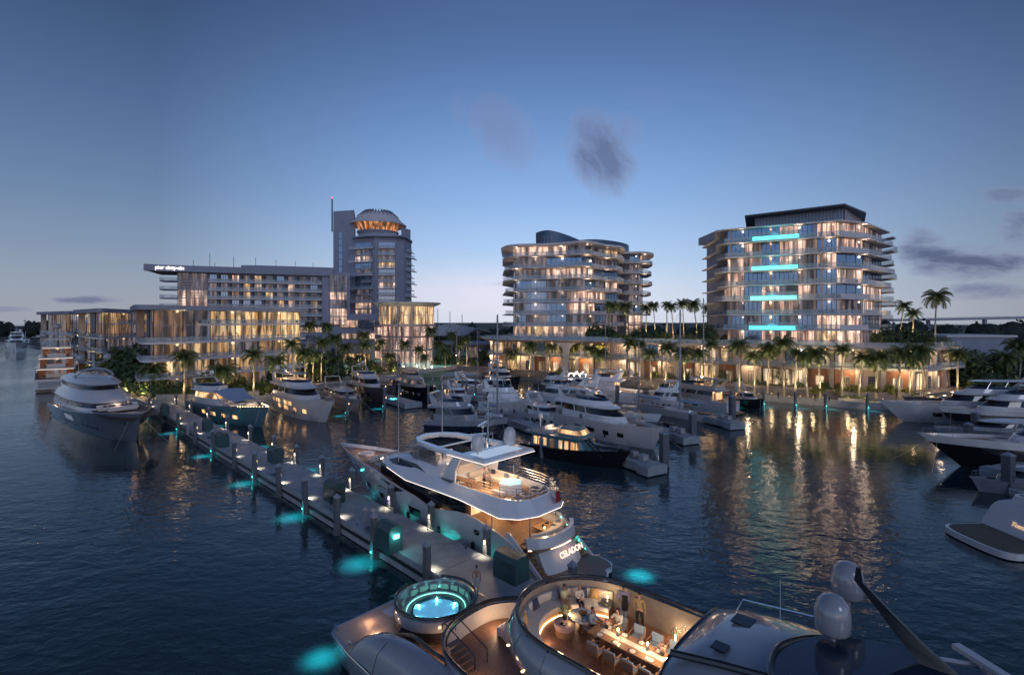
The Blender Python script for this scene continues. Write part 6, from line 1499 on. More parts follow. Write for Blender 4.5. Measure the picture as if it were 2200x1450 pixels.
def mpile(px, py, h, w_, label, lamp_=None, teal=False, z=0):
    p = P(px, py, z); key = 'M%s%s%s%s' % (h,w_,lamp_,teal)
    put = PR.get(key)
    if put is None: PR[key] = o = make_pile(h=h, w_=w_, lampside=lamp_, teal=teal)
    else: o = copy_tree(put)
    o.location = (p.x,p.y,0); o.rotation_euler = (0,0,0.3); tag(o, label, 'pile', 'pilings between the moored boats')
mpile(1427,1002,4.4,0.95,'big square grey piling at the end of the dock by the classic cruiser')
mpile(1488,948,4.4,0.9,'square grey piling at the end of the dock by the two open boats')
mpile(1573,905,4.8,0.95,'square grey piling at the transom of the long sailing hull')
mpile(1326,870,4.4,0.7,'dark piling beside the lit cockpit of the white sport fisher')
mpile(1251,935,3.6,0.7,'short grey piling behind the classic cruiser wheelhouse')
mpile(1163,982,2.6,0.5,'low piling on the dock behind the classic cruiser bow')
mpile(746,893,5.0,0.6,'dark piling with a teal light off the bow of the large white yacht',1,True)
mpile(826,878,4.6,0.6,'dark piling with a teal light off the dark bronze yacht bow',1,True)
mpile(858,868,4.6,0.6,'dark piling at the corner of the teal lit floating dock',1,True)
mpile(920,866,4.2,0.5,'thin dark piling off the black trawler bow')
for i,(px,py) in enumerate(((930,850),(948,851),(994,852),(1003,853),(1022,852))): mpile(px,py,4.2,0.5,'%s thin dark piling from the left below the pool wall' % ORD[i],1,i==4)
mpile(2096,945,4.4,0.9,'square grey piling between the bows of the right hand row')
mpile(2080,962,3.6,0.9,'short square piling in front of the low cruiser at the right')
mpile(2166,1062,4.4,0.9,'square grey piling beside the small grey tender')

# more berths in the crowded middle of the marina
motor_yacht('white cruiser with a low grey windscreen hidden behind the classic cruiser roof', PW_(1216,921), PW_(1132,903), 4.6, 2.6, 2.0, style='express', mh=PEARL, sup=WHITE, glass=BLUEGLASS, hard=False, domes=0, mast=False, glow_=False)
motor_yacht('white flybridge yacht whose stern faces the lit shops in the middle of the marina', PW_(1195,868), PW_(1300,873), 5.4, 3.2, 2.6, mh=PEARL, sup=WHITE, hard=True, domes=1, glow_=True)
motor_yacht('bronze hulled yacht with an open flybridge before the left half of the promenade', PW_(1150,846), PW_(1225,850), 5.0, 3.2, 2.4, mh=BRNZ, sup=PEARL, hard=False, domes=1, glow_=True)
motor_yacht('white yacht with dark side glass moored behind the long sailing hull', PW_(1385,876), PW_(1470,881), 4.8, 3.0, 2.2, mh=PEARL, sup=WHITE, hard=True, domes=0, glow_=False, mast=False)
motor_yacht('grey sport boat lying against the promenade between hedges', PW_(1440,852), PW_(1500,858), 4.2, 2.4, 1.9, style='express', mh=GREYH, sup=PEARL, hard=False, domes=0, mast=False)
motor_yacht('small white motor boat moored off the black trawler bow', PW_(1010,868), PW_(962,862), 3.8, 2.3, 1.7, style='express', hard=False, domes=0, mast=False, hullw=False)
sail_boat('slim sailing yacht with a tall mast against the promenade hedge', PW_(1330,846), PW_(1255,842), 3.4, PEARL, [(0.5,mast_at(1296,700,142),0.13)])
fb2 = None
for i,(px,py,k) in enumerate(((60,742,1.0),(88,738,0.9),(112,742,0.8),(12,735,0.9),(70,727,0.8),(100,724,0.8),(40,722,0.7),(130,728,0.8))):
    p = P(px,py,0)
    if fb2 is None:
        fb2 = empty('moored_boat',(0,0,0)); Hh = Hull(15,4.6,2.4,1.8,1.4); Hh.build(fb2,PEARL,PEARL,n=10); shell(fb2,'cabin',[(1.6,3,11,1.9,4),(2.6,3.2,10,1.8,4)],WHITE); shell(fb2,'window_band',[(2.6,3.3,9.9,1.75,4),(3.4,3.6,8.6,1.6,3.5)],GLASSD); shell(fb2,'roof',[(3.4,2.4,9,1.8,3.5),(3.7,2.6,8.6,1.7,3.4)],WHITE)
        b = MB(); b.tube([(6,0,3.6),(6,0,9)],0.08,5); b.build('mast', WHITE, fb2); e = fb2
    else: e = copy_tree(fb2)
    e.location = (p.x,p.y,0); e.rotation_euler = (0,0,-1.0+0.5*i); e.scale = (k*1.3,)*3; tag(e,'%s small white boat from the camera in the far left marina' % ORD[i],'boat','boats in the far left marina')
# ================================================================== the lit motor yacht beside the pier
hc = Vector((-0.72,0.694)); hs = Vector((5.14,38.45)); HZR = atan2(hc.y,hc.x)
HY = empty('superyacht', (hs.x,hs.y,0), HZR, 'large lit superyacht with the name on its transom moored beside the pier', 'superyacht')
def hloc(x, y, z=0): return (hs.x+hc.x*x-hc.y*y, hs.y+hc.y*x+hc.x*y, z)
def interp(tab, x):
    if x <= tab[0][0]: return tab[0][1]
    for (a,b_),(c,d) in zip(tab, tab[1:]):
        if x <= c: return b_+(d-b_)*(x-a)/(c-a)
    return tab[-1][1]
class HeroHull(Hull):
    tab = [(0,0.9),(2.9,2.75),(7.0,3.55),(8.6,3.5),(12.5,2.85),(15.0,3.35),(17.5,3.6),(22,4.3),(28,4.4),(35.6,4.35)]
    def zs(s, t): return interp(s.tab, s.L*t)
HH = HeroHull(35.6, 6.9, 4.35, 3.0, rake=9.0, t0=0.52, pw=2.0, wl=0.90, flare=0.42, stern=0.93, bul=0.35, keel=0.8)
HX0 = 1.5
class _S: pass
hullroot = HY
o = HH.build(HY, PEARL, TEAK, n=34); o.location = (HX0,0,0)
def hx(o_): o_.location = (HX0,0,0); return o_
# swim platform
pl = crom([(0.6,-3.35),(-0.5,-3.2),(-1.1,-2.6),(-1.15,-1.8),(-1.7,-1.2),(-1.95,0),(-1.7,1.2),(-1.15,1.8),(-1.1,2.6),(-0.5,3.2),(0.6,3.35)],4)
pl = pl+[(3.4,3.2),(3.4,-3.2)]
b = MB(); b.prism(pl,0.22,0.58); b.build('platform_edge', WHITE, HY)
b = MB(); b.prism([((x-1)*0.95+1,y*0.95) for x,y in pl],0.58,0.63); b.build('swim_platform', mat('platform_grey',(0.17,0.15,0.14),0.6,planks=('Y',3)), HY, smooth=False)
b = MB(); [b.tube([(-1.35,s_*2.0,0.62),(-1.35,s_*2.0,0.95),(-1.35,s_*2.3,0.95),(-1.35,s_*2.3,0.62)],0.05,6) for s_ in (-1,1)]; b.build('grab_rail', CHROME, HY)
# curved transom between the two stairways
def trans(z): return [(1.0+0.55*(z-0.6)+0.55*(abs(y)/2.2)**2.4, y, z) for y in [-2.15+4.3*i/16 for i in range(17)]]
b = MB(); b.loft([trans(z) for z in (0.62,1.2,1.9,2.4)],(False,False),False); b.loft([[(3.4,y,z) for x,y,z0 in trans(1)] for z in (0.62,2.4)],(False,False),False)
for s_ in (-1,1):
    b.add([trans(0.62)[0 if s_<0 else 16],trans(2.4)[0 if s_<0 else 16],(3.4,s_*2.15,2.4),(3.4,s_*2.15,0.62)],[(0,1,2,3)])
b.build('transom', PEARL, HY)
txt = text_mesh('name_letters','CELADON',0.60,glow('name_glow',(255,205,175),1.3),HY,(1.16,-0.45,1.78),(radians(61),0,-pi/2),0.015)
# coaming over the transom with an led line
def ctr(z,o_): return [(1.55+0.45*(z-2.4)-o_+1.15*(abs(y)/2.9)**2.6, y, z) for y in [-2.9+5.8*i/20 for i in range(21)]]
b = MB(); b.loft([ctr(2.35,0.0),ctr(3.15,0.15),[(x+0.30,y*0.95,z) for x,y,z in ctr(3.15,0.15)],[(x+0.30,y*0.94,z) for x,y,z in ctr(2.4,0.0)]],(False,False),False); b.build('aft_coaming', PEARL, HY)
b = MB(); b.tube([(x-0.03,y,z-0.03) for x,y,z in ctr(2.38,0.0)][7:],0.020,5); b.build('led_strip', LEDW, HY)
# stairways
for s_ in (-1,1):
    b = MB()
    for i in range(8): b.box((1.55+0.32*i, s_*2.55, 0.78+0.24*i),(0.34,0.78,0.06)); b.box((1.72+0.32*i, s_*2.55, 0.66+0.24*i),(0.05,0.78,0.22),mi=1)
    b.build('stair', [TEAK, PEARL], HY, smooth=False)
    b = MB(); b.loft([[(x,s_*y,z) for x,z in ((0.9,0.6),(1.3,0.9),(4.4,3.2),(4.8,3.2),(4.8,0.6))] for y in (2.96,3.14)]); b.build('stair_wall', PEARL, HY, smooth=False)
    if s_ < 0:
        b = MB(); [b.lathe([(0.05,0),(0.0,0.05)],(1.7+0.62*i,s_*2.92,1.0+0.47*i),8) for i in range(5)]; b.build('stair_lamp', TEAL, HY)
        light('POINT','stair_lamp',(2.6,s_*2.3,1.9),14,TEALC,HY,size=0.1)
# main aft deck
b = MB(); b.prism([(1.9,-2.6),(1.6,-1),(1.6,1),(1.9,2.6),(4.4,3.1),(9.2,3.15),(9.2,-3.15),(4.4,-3.1)],2.30,2.42); b.build('aft_deck', TEAK, HY, smooth=False)
b = MB(); b.box((9.6,0,3.5),(0.25,6.0,2.2)); b.build('saloon_front', BROWN, HY, smooth=False)
for y in (-1.9,-0.6,0.7,2.0):
    b = MB(); b.box((9.44,y,3.45),(0.04,1.15,2.0)); b.build('saloon_door', LITB if y > 0 else GLASSD, HY, smooth=False)
b = MB(); b.box((6.6,-0.5,2.95),(0.75,2.7,1.05)); bar = b.build('bar', WOODP, HY, smooth=False); bv(bar,0.04)
b = MB(); b.box((6.6,-0.5,3.50),(0.95,2.9,0.06)); b.build('bar_top', TEAKX, HY, smooth=False)
b = MB(); b.box((6.1,-0.5,2.44),(0.08,2.9,0.03)); b.box((6.2,-0.5,3.45),(0.05,2.7,0.03)); b.build('bar_led', LEDW, HY, smooth=False)
for y in (0.9,0.3): seat(HY,7.8,y-1.5,2.42,0.7,0.9,pi,m=CUSH)
b = MB(); b.box((4.0,-0.8,2.78),(1.5,1.9,0.06)); b.box((4.0,-0.8,2.6),(0.9,1.1,0.34)); b.build('coffee_table', WOODC, HY, smooth=False)
b = MB(); b.lathe([(0.10,0),(0.13,0.12),(0.05,0.2)],(4.1,-0.5,2.81),10); b.box((3.7,-1.3,2.84),(0.3,0.3,0.06)); b.box((4.3,-1.2,2.86),(0.22,0.3,0.1)); b.build('tableware', DARKM, HY)
b = MB(); b.lathe([(0.04,0),(0.05,0.1),(0,0.13)],(3.8,-0.3,2.82),8); b.build('candle_lamp', LAMP, HY)
# curved aft sofa
def arcs(r0, z0, z1, ya=-2.3, yb=1.2): return None
b = MB(); pth = [(2.35+0.9*(abs(y)/2.5)**2.4, y) for y in [-2.5+4.4*i/16 for i in range(17)]]
b.wall(offset(pth,0.75),2.42,2.82,0.85); b.wall(offset(pth,0.35),2.42,3.1,0.25); sf = b.build('aft_sofa', CUSH, HY, smooth=False); bv(sf,0.05)
seat(HY,5.3,-2.5,2.42,2.2,0.75,0,back=False,m=CUSH,name='side_sofa')
for x,y in ((2.9,2.45),(4.6,-2.75),(6.8,2.7)): 
    b = MB(); b.tube([(x,y,2.42),(x,y,4.62)],0.05,8); b.build('deck_post', CHROME, HY)
# dark main deck glazing, set back behind the side walk
for s_ in (-1,1):
    b = MB(); b.loft([[(x,s_*(y-d),z) for x,y in ((9.6,2.75),(14,2.85),(19,2.9),(23.5,2.6))] for z,d in ((2.4,0),(4.75,0.05))],(False,False),False); b.build('saloon_glass', GLASSD, HY)
    b = MB(); b.tube([(x,s_*3.2,z) for x,z in ((9.0,3.75),(12.4,3.5),(15,3.75))],0.035,6); [b.tube([(x,s_*3.2,2.9),(x,s_*3.2,3.65)],0.02,5) for x in (10,11,12,13,14)]; b.build('side_rail', DARKM, HY)
    b = MB(); b.box((11.5,s_*3.04,2.72),(4.0,0.08,0.05)); b.build('walk_led', LEDW, HY, smooth=False)
b = MB(); b.prism([(9.2,-3.15),(9.2,3.15),(20,3.2),(24,2.9),(24,-2.9),(20,-3.2)],2.5,2.6); b.build('side_deck', TEAK, HY, smooth=False)
# forward angular hull windows
for s_ in (-1,1):
    b = MB()
    pts = [(18.0,3.45),(19.5,3.05),(22,2.75),(25.0,2.75),(29.0,3.35),(30.0,3.62),(26,3.75),(22,3.75)]
    v_ = []
    for x,z in pts:
        q = HH.side((x-HX0)/HH.L, z, 0.05); v_.append((q[0],q[1]*s_,z))
    b.add(v_,[tuple(range(len(v_)))]); hx(b.build('bow_window', GLASSD, HY, smooth=False))
    b = MB(); q = HH.side((27.4-HX0)/HH.L,3.45,0.09); b.lathe([(0.10,-0.05),(0.10,0.05)],(q[0],q[1]*s_,q[2]),8); hx(b.build('bow_lamp', TEAL, HY))
for ta,tb_,z0,z1 in ((0.40,0.455,1.35,2.15),(0.60,0.63,1.5,2.0),(0.70,0.735,1.7,2.3)): 
    a = MB()
    for s_ in (-1,1):
        m_ = MB(); m_.loft([[(HH.side(ta+(tb_-ta)*i/3,z,0.03)[0],s_*HH.side(ta+(tb_-ta)*i/3,z,0.03)[1],z) for i in range(4)] for z in (z0,z1)],(False,False),False); hx(m_.build('hull_window', GLASSD, HY))
for s_ in (-1,1):
    for x_,z_ in ((4.4,2.05),(8.0,2.35)):
        m_ = MB(); q = HH.side((x_-HX0)/HH.L,z_,0.03); m_.loft([[(q[0]+dx,s_*q[1]+s_*k_,q[2]+dz) for dx,dz in ((-.3,-.12),(-.2,-.2),(.2,-.2),(.3,-.12),(.3,.12),(.2,.2),(-.2,.2),(-.3,.12))] for k_ in (-0.06,0.02)]); hx(m_.build('porthole', GLASSD, HY, smooth=False))
# sloping upper skirt with the white led line
OUTL = [(3.0,-1.4),(3.0,1.4),(3.8,2.7),(5.3,3.4),(10,3.5),(13.5,3.5),(17.8,3.45),(21.5,3.15)]
TOPL = [(3.9,-1.2),(3.9,1.2),(4.6,2.1),(6.0,2.6),(10,2.72),(13.5,2.75),(17.8,2.55),(21.5,2.6)]
zb = [4.45,4.45,4.35,4.25,4.62,4.62,4.55,5.0]; ztp = [5.45,5.45,5.42,5.4,5.45,5.5,5.45,5.2]
zb2 = lambda i: zb[i]
def mir(l): return [(x,-y) for x,y in l[::-1]]
ou = OUTL+[]; full_o = [(x,-y,z) for (x,y),z in list(zip(OUTL,zb))[::-1]][:-1]+[(x,y,z) for (x,y),z in list(zip(OUTL,zb))[1:]]
full_t = [(x,-y,z) for (x,y),z in list(zip(TOPL,ztp))[::-1]][:-1]+[(x,y,z) for (x,y),z in list(zip(TOPL,ztp))[1:]]
full_i = [(x+0.14,y*0.955,z) for x,y,z in full_t]; full_j = [(x,y,4.80) for x,y,z in full_i]
full_u = [(x+0.5,y*0.93,z+0.02) for x,y,z in full_o]
b = MB(); b.loft([full_u,full_o,full_t,full_i,full_j],(False,False),False); b.build('upper_skirt', WHITE, HY, smooth=False)
b = MB(); b.tube([(x*1.0-0.03,y*1.008,z-0.02) for x,y,z in full_o],0.022,5); b.build('led_strip', LEDC, HY)
b = MB(); dk = [(x,y) for x,y,z in full_i]; b.prism(dk,4.66,4.78); b.build('upper_deck', TEAK, HY, smooth=False)
b = MB(); dk2 = [(x,y) for x,y,z in full_u if x < 21]; b.prism(dk2,4.50,4.64); b.build('deck_ceiling', CUSH, HY, smooth=False)
b = MB(); [b.lathe([(0.07,0),(0.07,0.02)],(x,y,4.46),8) for x in (4,5.5,7,8.5) for y in (-1.8,0,1.8)]; b.build('ceiling_lamp', LAMP, HY)
# foredeck
b = MB(); fp = [(x,y) for x,y in [(21,3.0),(24,2.95),(27,2.6),(30,2.05),(33,1.2),(35.6,0.35)]]; b.prism(fp+[(x,-y) for x,y in fp[::-1]],3.72,3.80); b.build('foredeck', TEAK, HY, smooth=False)
b = MB(); b.lathe([(0.95,0),(0.98,0.42),(0.78,0.42),(0.75,0.30),(0,0.30)],(30.6,0,3.8),26); b.build('foredeck_pool', PEARL, HY)
seat(HY,27.6,0,3.8,1.0,3.2,0,m=CUSH,name='foredeck_sofa'); sunpad(HY,25.3,0,3.9,2.2,3.2)
b = MB(); b.box((33.2,0.4,3.9),(1.0,0.5,0.2)); b.box((33.2,-0.4,3.9),(1.0,0.5,0.2)); b.build('windlass', DARKM, HY, smooth=False)
b = MB(); b.box((28.9,1.6,3.83),(3.4,0.06,0.05)); b.box((28.9,-1.6,3.83),(3.4,0.06,0.05)); b.build('foredeck_led', LEDW, HY, smooth=False)
b = MB(); rp_ = [HH.sheer(0.62+0.375*i/12,0,0.1) for i in range(13)]; fr_ = [(x+HX0,y,z+0.62) for x,y,z in rp_]+[(x+HX0,-y,z+0.62) for x,y,z in rp_[::-1]]; b.tube(fr_,0.022,5); [b.tube([(x,y,z-0.62),(x,y,z)],0.015,4) for x,y,z in fr_[::2]]; b.build('bow_rail', CHROME, HY)
# upper house and wheelhouse
shell(HY,'upper_house',[(4.7,12.6,26.5,2.75,9.5,2.2,1.0),(5.35,13.0,24.8,2.62,8.6,2.2,0.97),(6.15,14.2,21.0,2.05,5.0,2.3,0.9)],WHITE,ang=45)
for s_ in (-1,1):
    b = MB(); b.add([(22.6,s_*2.20,5.36),(20.6,s_*2.66,5.12),(16.4,s_*2.72,5.18),(15.3,s_*2.62,5.34),(17.6,s_*2.33,5.86),(21.0,s_*2.20,5.84)],[(0,1,2,3,4,5)]); b.build('side_window', GLASSD, HY, smooth=False)
b = MB(); b.loft([[(x,y,z) for x,y,z in [(14.8,-2.05,6.1),(18.6,-1.95,6.1),(20.6,-1.2,6.0),(21.2,0,6.0),(20.6,1.2,6.0),(18.6,1.95,6.1),(14.8,2.05,6.1)]],[(x,y,z) for x,y,z in [(14.4,-1.9,7.2),(17.6,-1.8,7.3),(19.0,-1.1,7.3),(19.4,0,7.3),(19.0,1.1,7.3),(17.6,1.8,7.3),(14.4,1.9,7.2)]]],(False,False),False); b.build('windscreen', clear_glass('yacht_glass',(0.05,0.06,0.08),0.6), HY)
seat(HY,16.6,0.7,6.12,0.7,0.7,0,m=CUSH,name='helm_seat'); seat(HY,16.6,-0.7,6.12,0.7,0.7,0,m=CUSH,name='helm_seat')
b = MB(); b.box((18.2,0,6.5),(0.8,2.6,0.75)); b.build('helm_console', DARKM, HY, smooth=False)
b = MB(); b.loft([[(x,y,z) for y,z in ((-1.3,4.78),(-1.3,5.9),(-1.0,6.2),(0.6,6.2),(0.9,5.9),(0.9,4.78))] for x in (13.2,14.4)]); o = b.build('service_console', CUSH, HY); bv(o,0.05)
# sofas, tub, loungers, tables on the upper deck
b = MB(); b.box((10.4,-1.85,5.0),(3.4,1.3,0.44)); b.box((12.3,-1.2,5.0),(0.9,2.4,0.44)); b.box((10.4,-2.4,5.35),(3.4,0.3,0.45)); b.box((12.7,-1.2,5.35),(0.3,2.4,0.45)); o = b.build('upper_sofa', CUSH, HY, smooth=False); bv(o,0.08)
for x,m_ in ((11.6,NAVYP),(9.9,CUSHG)):
    b = MB(); b.box((x,-2.1,5.42),(0.45,0.16,0.42),0.1); o = b.build('pillow', m_, HY, smooth=False); bv(o,0.06)
b = MB(); hexa = [(7.9+1.12*cos(a),-0.65+1.12*sin(a)) for a in [pi/3*i+0.2 for i in range(6)]]; b.prism(hexa,4.78,5.6); b.box((8.0,0.75,4.95),(1.3,0.4,0.3)); o = b.build('hot_tub', WHITE, HY, smooth=False)
b = MB(); hex2 = [(7.9+0.98*cos(a),-0.65+0.98*sin(a)) for a in [pi/3*i+0.2 for i in range(6)]]; b.prism(hex2,5.6,5.63); b.build('hot_tub_water', mat('tub_water',(0.25,0.55,0.5),0.08,emit=(0.25,0.85,0.68),es=0.75,bump=0.3,bs=3), HY, smooth=False)
for i,(x,y) in enumerate(((5.2,1.75),(5.3,0.75),(5.3,-0.3),(5.2,-1.35),(5.9,-2.1))):
    b = MB(); b.box((x+0.4,y,5.02),(1.2,0.62,0.10)); b.beam((x-0.1,y,5.02),(x-0.62,y,5.45),0.62,0.10); b.box((x+0.4,y,4.9),(1.0,0.5,0.2)); o = b.build('sun_lounger', CUSH, HY, smooth=False)
    b = MB(); b.beam((x-0.22,y,5.16),(x-0.55,y,5.45),0.5,0.06); b.box((x+0.45,y,5.10),(0.7,0.5,0.05)); b.build('towel', NAVYP, HY, smooth=False)
b = MB(); b.box((11.7,1.5,5.45),(2.3,0.8,0.06),0.12); [b.tube([(11.7+dx,1.5+dy,4.78),(11.7+dx,1.5+dy,5.43)],0.03,5) for dx in (-.8,.8) for dy in (-.25,.25)]; b.build('deck_table', WOODC, HY, smooth=False)
b = MB(); b.beam((13.2,2.35,5.53),(11.6,2.55,5.53),0.9,0.05); b.build('roof_hatch', GLASSD, HY, smooth=False)
b = MB(); rl = [(x+0.05,y*0.98,z) for x,y,z in full_t if x < 9]
rl = [(9.5,-2.65,5.42)]+rl+[(9.5,2.65,5.42)]
for h_ in (0.22,0.44,0.66,0.9): b.tube([(x,y,z+h_) for x,y,z in rl],0.010 if h_ < 0.9 else 0.02,5)
for x,y,z in rl: b.tube([(x,y,z),(x,y,z+0.9)],0.025,5)
b.build('stern_rail', CHROME, HY)
b = MB(); b.add([(2.9,-0.62+0.02*i*(-1)**i,5.9-0.16*i) for i in range(7)]+[(2.95,-1.15+0.03*(-1)**i-0.04*i,5.85-0.15*i) for i in range(7)],[(i,i+1,8+i,7+i) for i in range(6)]); fl = b.build('flag', mat('flag_red',(0.35,0.02,0.03),0.8), HY, smooth=False)
b = MB(); b.tube([(3.3,-0.9,5.4),(2.8,-0.75,6.4)],0.03,5); b.build('flag_pole', CHROME, HY)
# hardtop: solid aft half with a tray for the domes, open frame forward
HT = [(7.3,3.05),(12.0,3.1),(17.2,2.6),(19.0,1.3),(19.3,0.0)]
def htp(k, z): 
    l = [(x if x < 10 else 9.0+(x-9.0)*k, y*k, z) for x,y in HT]; return l+[(x,-y,zz) for x,y,zz in l[::-1][1:]]
aft0 = [(7.3,3.05),(10.6,3.1),(10.6,-3.1),(7.3,-3.05)]
b = MB(); b.loft([[(x+ (0.9 if x<8 else 0),y*0.93,7.72) for x,y in aft0],[(x,y,7.95) for x,y in aft0],[(x+0.1,y*0.99,8.15) for x,y in aft0]]); b.build('hardtop', WHITE, HY, smooth=False)
b = MB(); b.box((9.0,0.0,8.17),(1.9,4.6,0.03)); b.build('skylight', mat('skylight_lit',(0.5,0.55,0.6),0.3,emit=(0.6,0.75,0.95),es=0.28), HY, smooth=False)
for s_ in (-1,1):
    b = MB(); b.loft([[(x,s_*(y-d),z) for d,z in ((0.0,7.95),(0.05,8.17),(0.55,8.17),(0.62,7.95),(0.5,7.72),(0.15,7.72))] for x,y in ((10.6,3.08),(14,2.95),(17.2,2.6),(18.6,1.7))]+[[(x,s_*y,z) for x,y,z in ((19.4,0.0,7.95),(19.35,0,8.17),(18.75,0,8.17),(18.6,0,7.95),(18.75,0,7.72),(19.2,0,7.72))]],(True,True)); b.build('hardtop_arm', WHITE, HY)
b = MB(); b.tube([(7.25,-3.05,7.92),(7.25,3.05,7.92),(9,3.15,7.92),(12,3.15,7.92)],0.020,5); b.build('led_strip', LEDC, HY)
b = MB(); b.box((9.3,0,7.69),(1.6,4.4,0.03)); b.build('ceiling_led', LEDW, HY, smooth=False)
b = MB()
for s_ in (-1,1):
    b = MB(); b.loft([[(x+dx,s_*(y+dy),z) for dx,dy in ((0,0),(w_,0),(w_,0.15),(0,0.15))] for x,y,z,w_ in ((11.6,2.45,5.4,2.4),(11.4,2.5,6.5,1.3),(10.6,2.6,7.75,1.0))]); b.build('hardtop_support', WHITE, HY, smooth=False)
b = MB(); b.box((14.6,0,7.9),(0.25,4.6,0.1)); b.build('cross_beam', WHITE, HY, smooth=False)
for y in (1.95,-1.95): radome(HY,9.3,y,8.45,0.56,1.5,PEARL,0.35)
b = MB(); b.tube([(10.1,0.0,8.15),(10.1,0.0,13.0)],[0.09,0.03],8)
for z in (9.4,10.2,10.9,11.6,12.3): b.box((10.1,0,z),(0.06,0.7 if z > 9.5 else 1.0,0.05)); b.lathe([(0.06,0),(0.06,0.18)],(10.1,0.33,z),6); b.lathe([(0.06,0),(0.06,0.18)],(10.1,-0.33,z),6)
b.tube([(9.9,0.5,8.15),(9.9,0.5,9.5),(9.9,0.9,9.5),(9.9,0.9,8.15)],0.05,6); b.tube([(9.9,-0.4,8.15),(9.9,-0.4,9.6)],0.06,6); b.build('mast', CHROME, HY)
radar(HY,11.0,-0.2,9.9,2.2,0.5); radar(HY,11.2,0.5,9.0,2.0,-0.4)
b = MB(); b.tube([(11.0,-0.2,8.1),(11.0,-0.2,9.9)],0.05,6); b.tube([(11.2,0.5,8.1),(11.2,0.5,9.0)],0.05,6); b.build('radar_post', CHROME, HY)
antenna(HY,20.5,2.4,5.3,7.5,0,0.03); antenna(HY,18.5,-1.5,8.1,6.0,0,0.03)
# lamps
for x,y,z,e_,c_ in ((4.2,-0.8,4.2,60,WARM),(7.6,1.4,4.2,45,WARM),(7.2,-1.9,4.2,40,WARM),(9.6,0.8,7.3,90,(1,0.72,0.48)),(9.2,-1.6,7.3,70,(1,0.72,0.48)),(15.6,0,7.2,30,(1,0.72,0.48)),(29.0,0,5.0,40,(1,0.72,0.55)),(32.5,0,5.0,22,(1,0.72,0.55)),(6,0.5,6.2,18,(1,0.75,0.5))):
    light('POINT','deck_lamp',(x,y,z),e_*0.8,c_,HY,size=0.25)
for x in (6,12,18,23,27): light('SPOT','hull_wash',(x,3.95 if x < 20 else 4.5,0.3),60,TEALC,HY,size=0.6,rot=(radians(-128),0,0) ,spot=120,blend=1)
for x,y in ((26,4.2),(-2.8,-3.8),(-2.2,2.6),(12,-4.6)): light('SPOT','water_lamp',(x,y,1.4),900,TEALC,HY,size=0.3,spot=100,blend=1)
# ================================================================== foreground yacht
fo = Vector((-7.15,32.0)); fa = Vector((0.725,-0.689)); FR = atan2(fa.y,fa.x)
FY = empty('superyacht', (fo.x,fo.y,0), FR, 'foreground superyacht with a round stern hot tub and an oval dining deck', 'superyacht')
def floc(x, y, z=0): return (fo.x+fa.x*x-fa.y*y, fo.y+fa.y*x+fa.x*y, z)
SKIN = mat('gelcoat_blue_grey', (0.30,0.31,0.34), 0.16, var=0.05, vs=0.5, coat=0.7)
CAPM = mat('cap_rail_black', (0.015,0.016,0.02), 0.25, var=0.1, coat=0.4)
DTEAK = mat('deck_teak_dining', (0.27,0.135,0.085), 0.5, var=0.2, vs=5, planks=('Y',1.9))
def P3(l, z): return [(x,y,z) for x,y in l]
# hull and main deck
ho = [(-0.1,-4.1),(0.3,-4.5),(2.5,-4.75),(8,-4.9),(16,-5.0),(30,-4.9),(30,4.3),(16,4.2),(8,4.15),(2.5,4.05),(0.2,3.9),(-0.1,3.5)]
b = MB(); b.loft([P3([(x*0.99+0.3,y*0.86) for x,y in ho],-0.4),P3([(x,y*0.93) for x,y in ho],0.6)]); b.build('hull_bottom', BLACKH, FY, smooth=False)
b = MB(); b.loft([P3([(x,y*0.93) for x,y in ho],0.6),P3([(x,y*0.97) for x,y in ho],1.5),P3(ho,2.05),P3([(x+0.05,y*0.99) for x,y in ho],2.16)]); b.build('hull', SKIN, FY, ang=40)
b = MB(); b.prism([(x*0.99+0.15,y*0.965) for x,y in ho],2.165,2.2); b.build('aft_deck', mat('aft_deck_beige',(0.42,0.34,0.29),0.5,var=0.08), FY, smooth=False)
b = MB(); b.tube([(x*1.0-0.02,y*1.0,2.1) for x,y in [ho[i] for i in (4,3,2,1,0,11,10,9)]],0.05,6); b.build('rub_strip', CHROME, FY)
b = MB(); b.tube([(0.25,-4.1,2.2),(0.15,-4.2,2.4),(0.3,-4.3,2.55),(0.5,-4.3,2.4),(0.4,-4.2,2.2)],0.045,6); b.build('cleat', CHROME, FY)
# side wing: the big smooth quarter shape at the lower left
wg = crom([(2.6,-3.2,2.2),(3.0,-3.9,2.9),(4.4,-4.2,3.55),(7,-4.25,3.9),(12,-4.3,4.0),(20,-4.3,4.1)],4)
wo = [(x-0.5,-4.75-0.01*x,2.2) for x,y,z in wg]; wi = [(x+0.3,y+0.75,z-0.05) for x,y,z in wg]; wb = [(x+0.35,y+0.95,2.2) for x,y,z in wg]
wm = [((a[0]+c[0])/2,(a[1]+c[1])/2-0.15,(a[2]*0.35+c[2]*0.65)) for a,c in zip(wo,wg)]
b = MB(); b.loft([wo,wm,wg,wi,wb],(False,False),False); b.build('quarter_wing', SKIN, FY, ang=60)
cr1 = crom([(3.6,-2.75,2.6),(5.0,-2.85,3.3),(6.2,-3.1,3.75),(8,-3.35,3.95),(12,-3.45,4.05),(18,-3.5,4.1)],4)
b = MB(); b.tube(cr1,[0.10 if i else 0.05 for i in range(len(cr1))],8); b.build('cap_rail', CAPM, FY)
b = MB(); b.prism([(5.4,-3.0),(8,-3.4),(20,-3.5),(20,3.6),(8,3.4),(5.2,2.6),(5.6,0)],2.2,2.26); b.build('side_deck', DTEAK, FY, smooth=False)
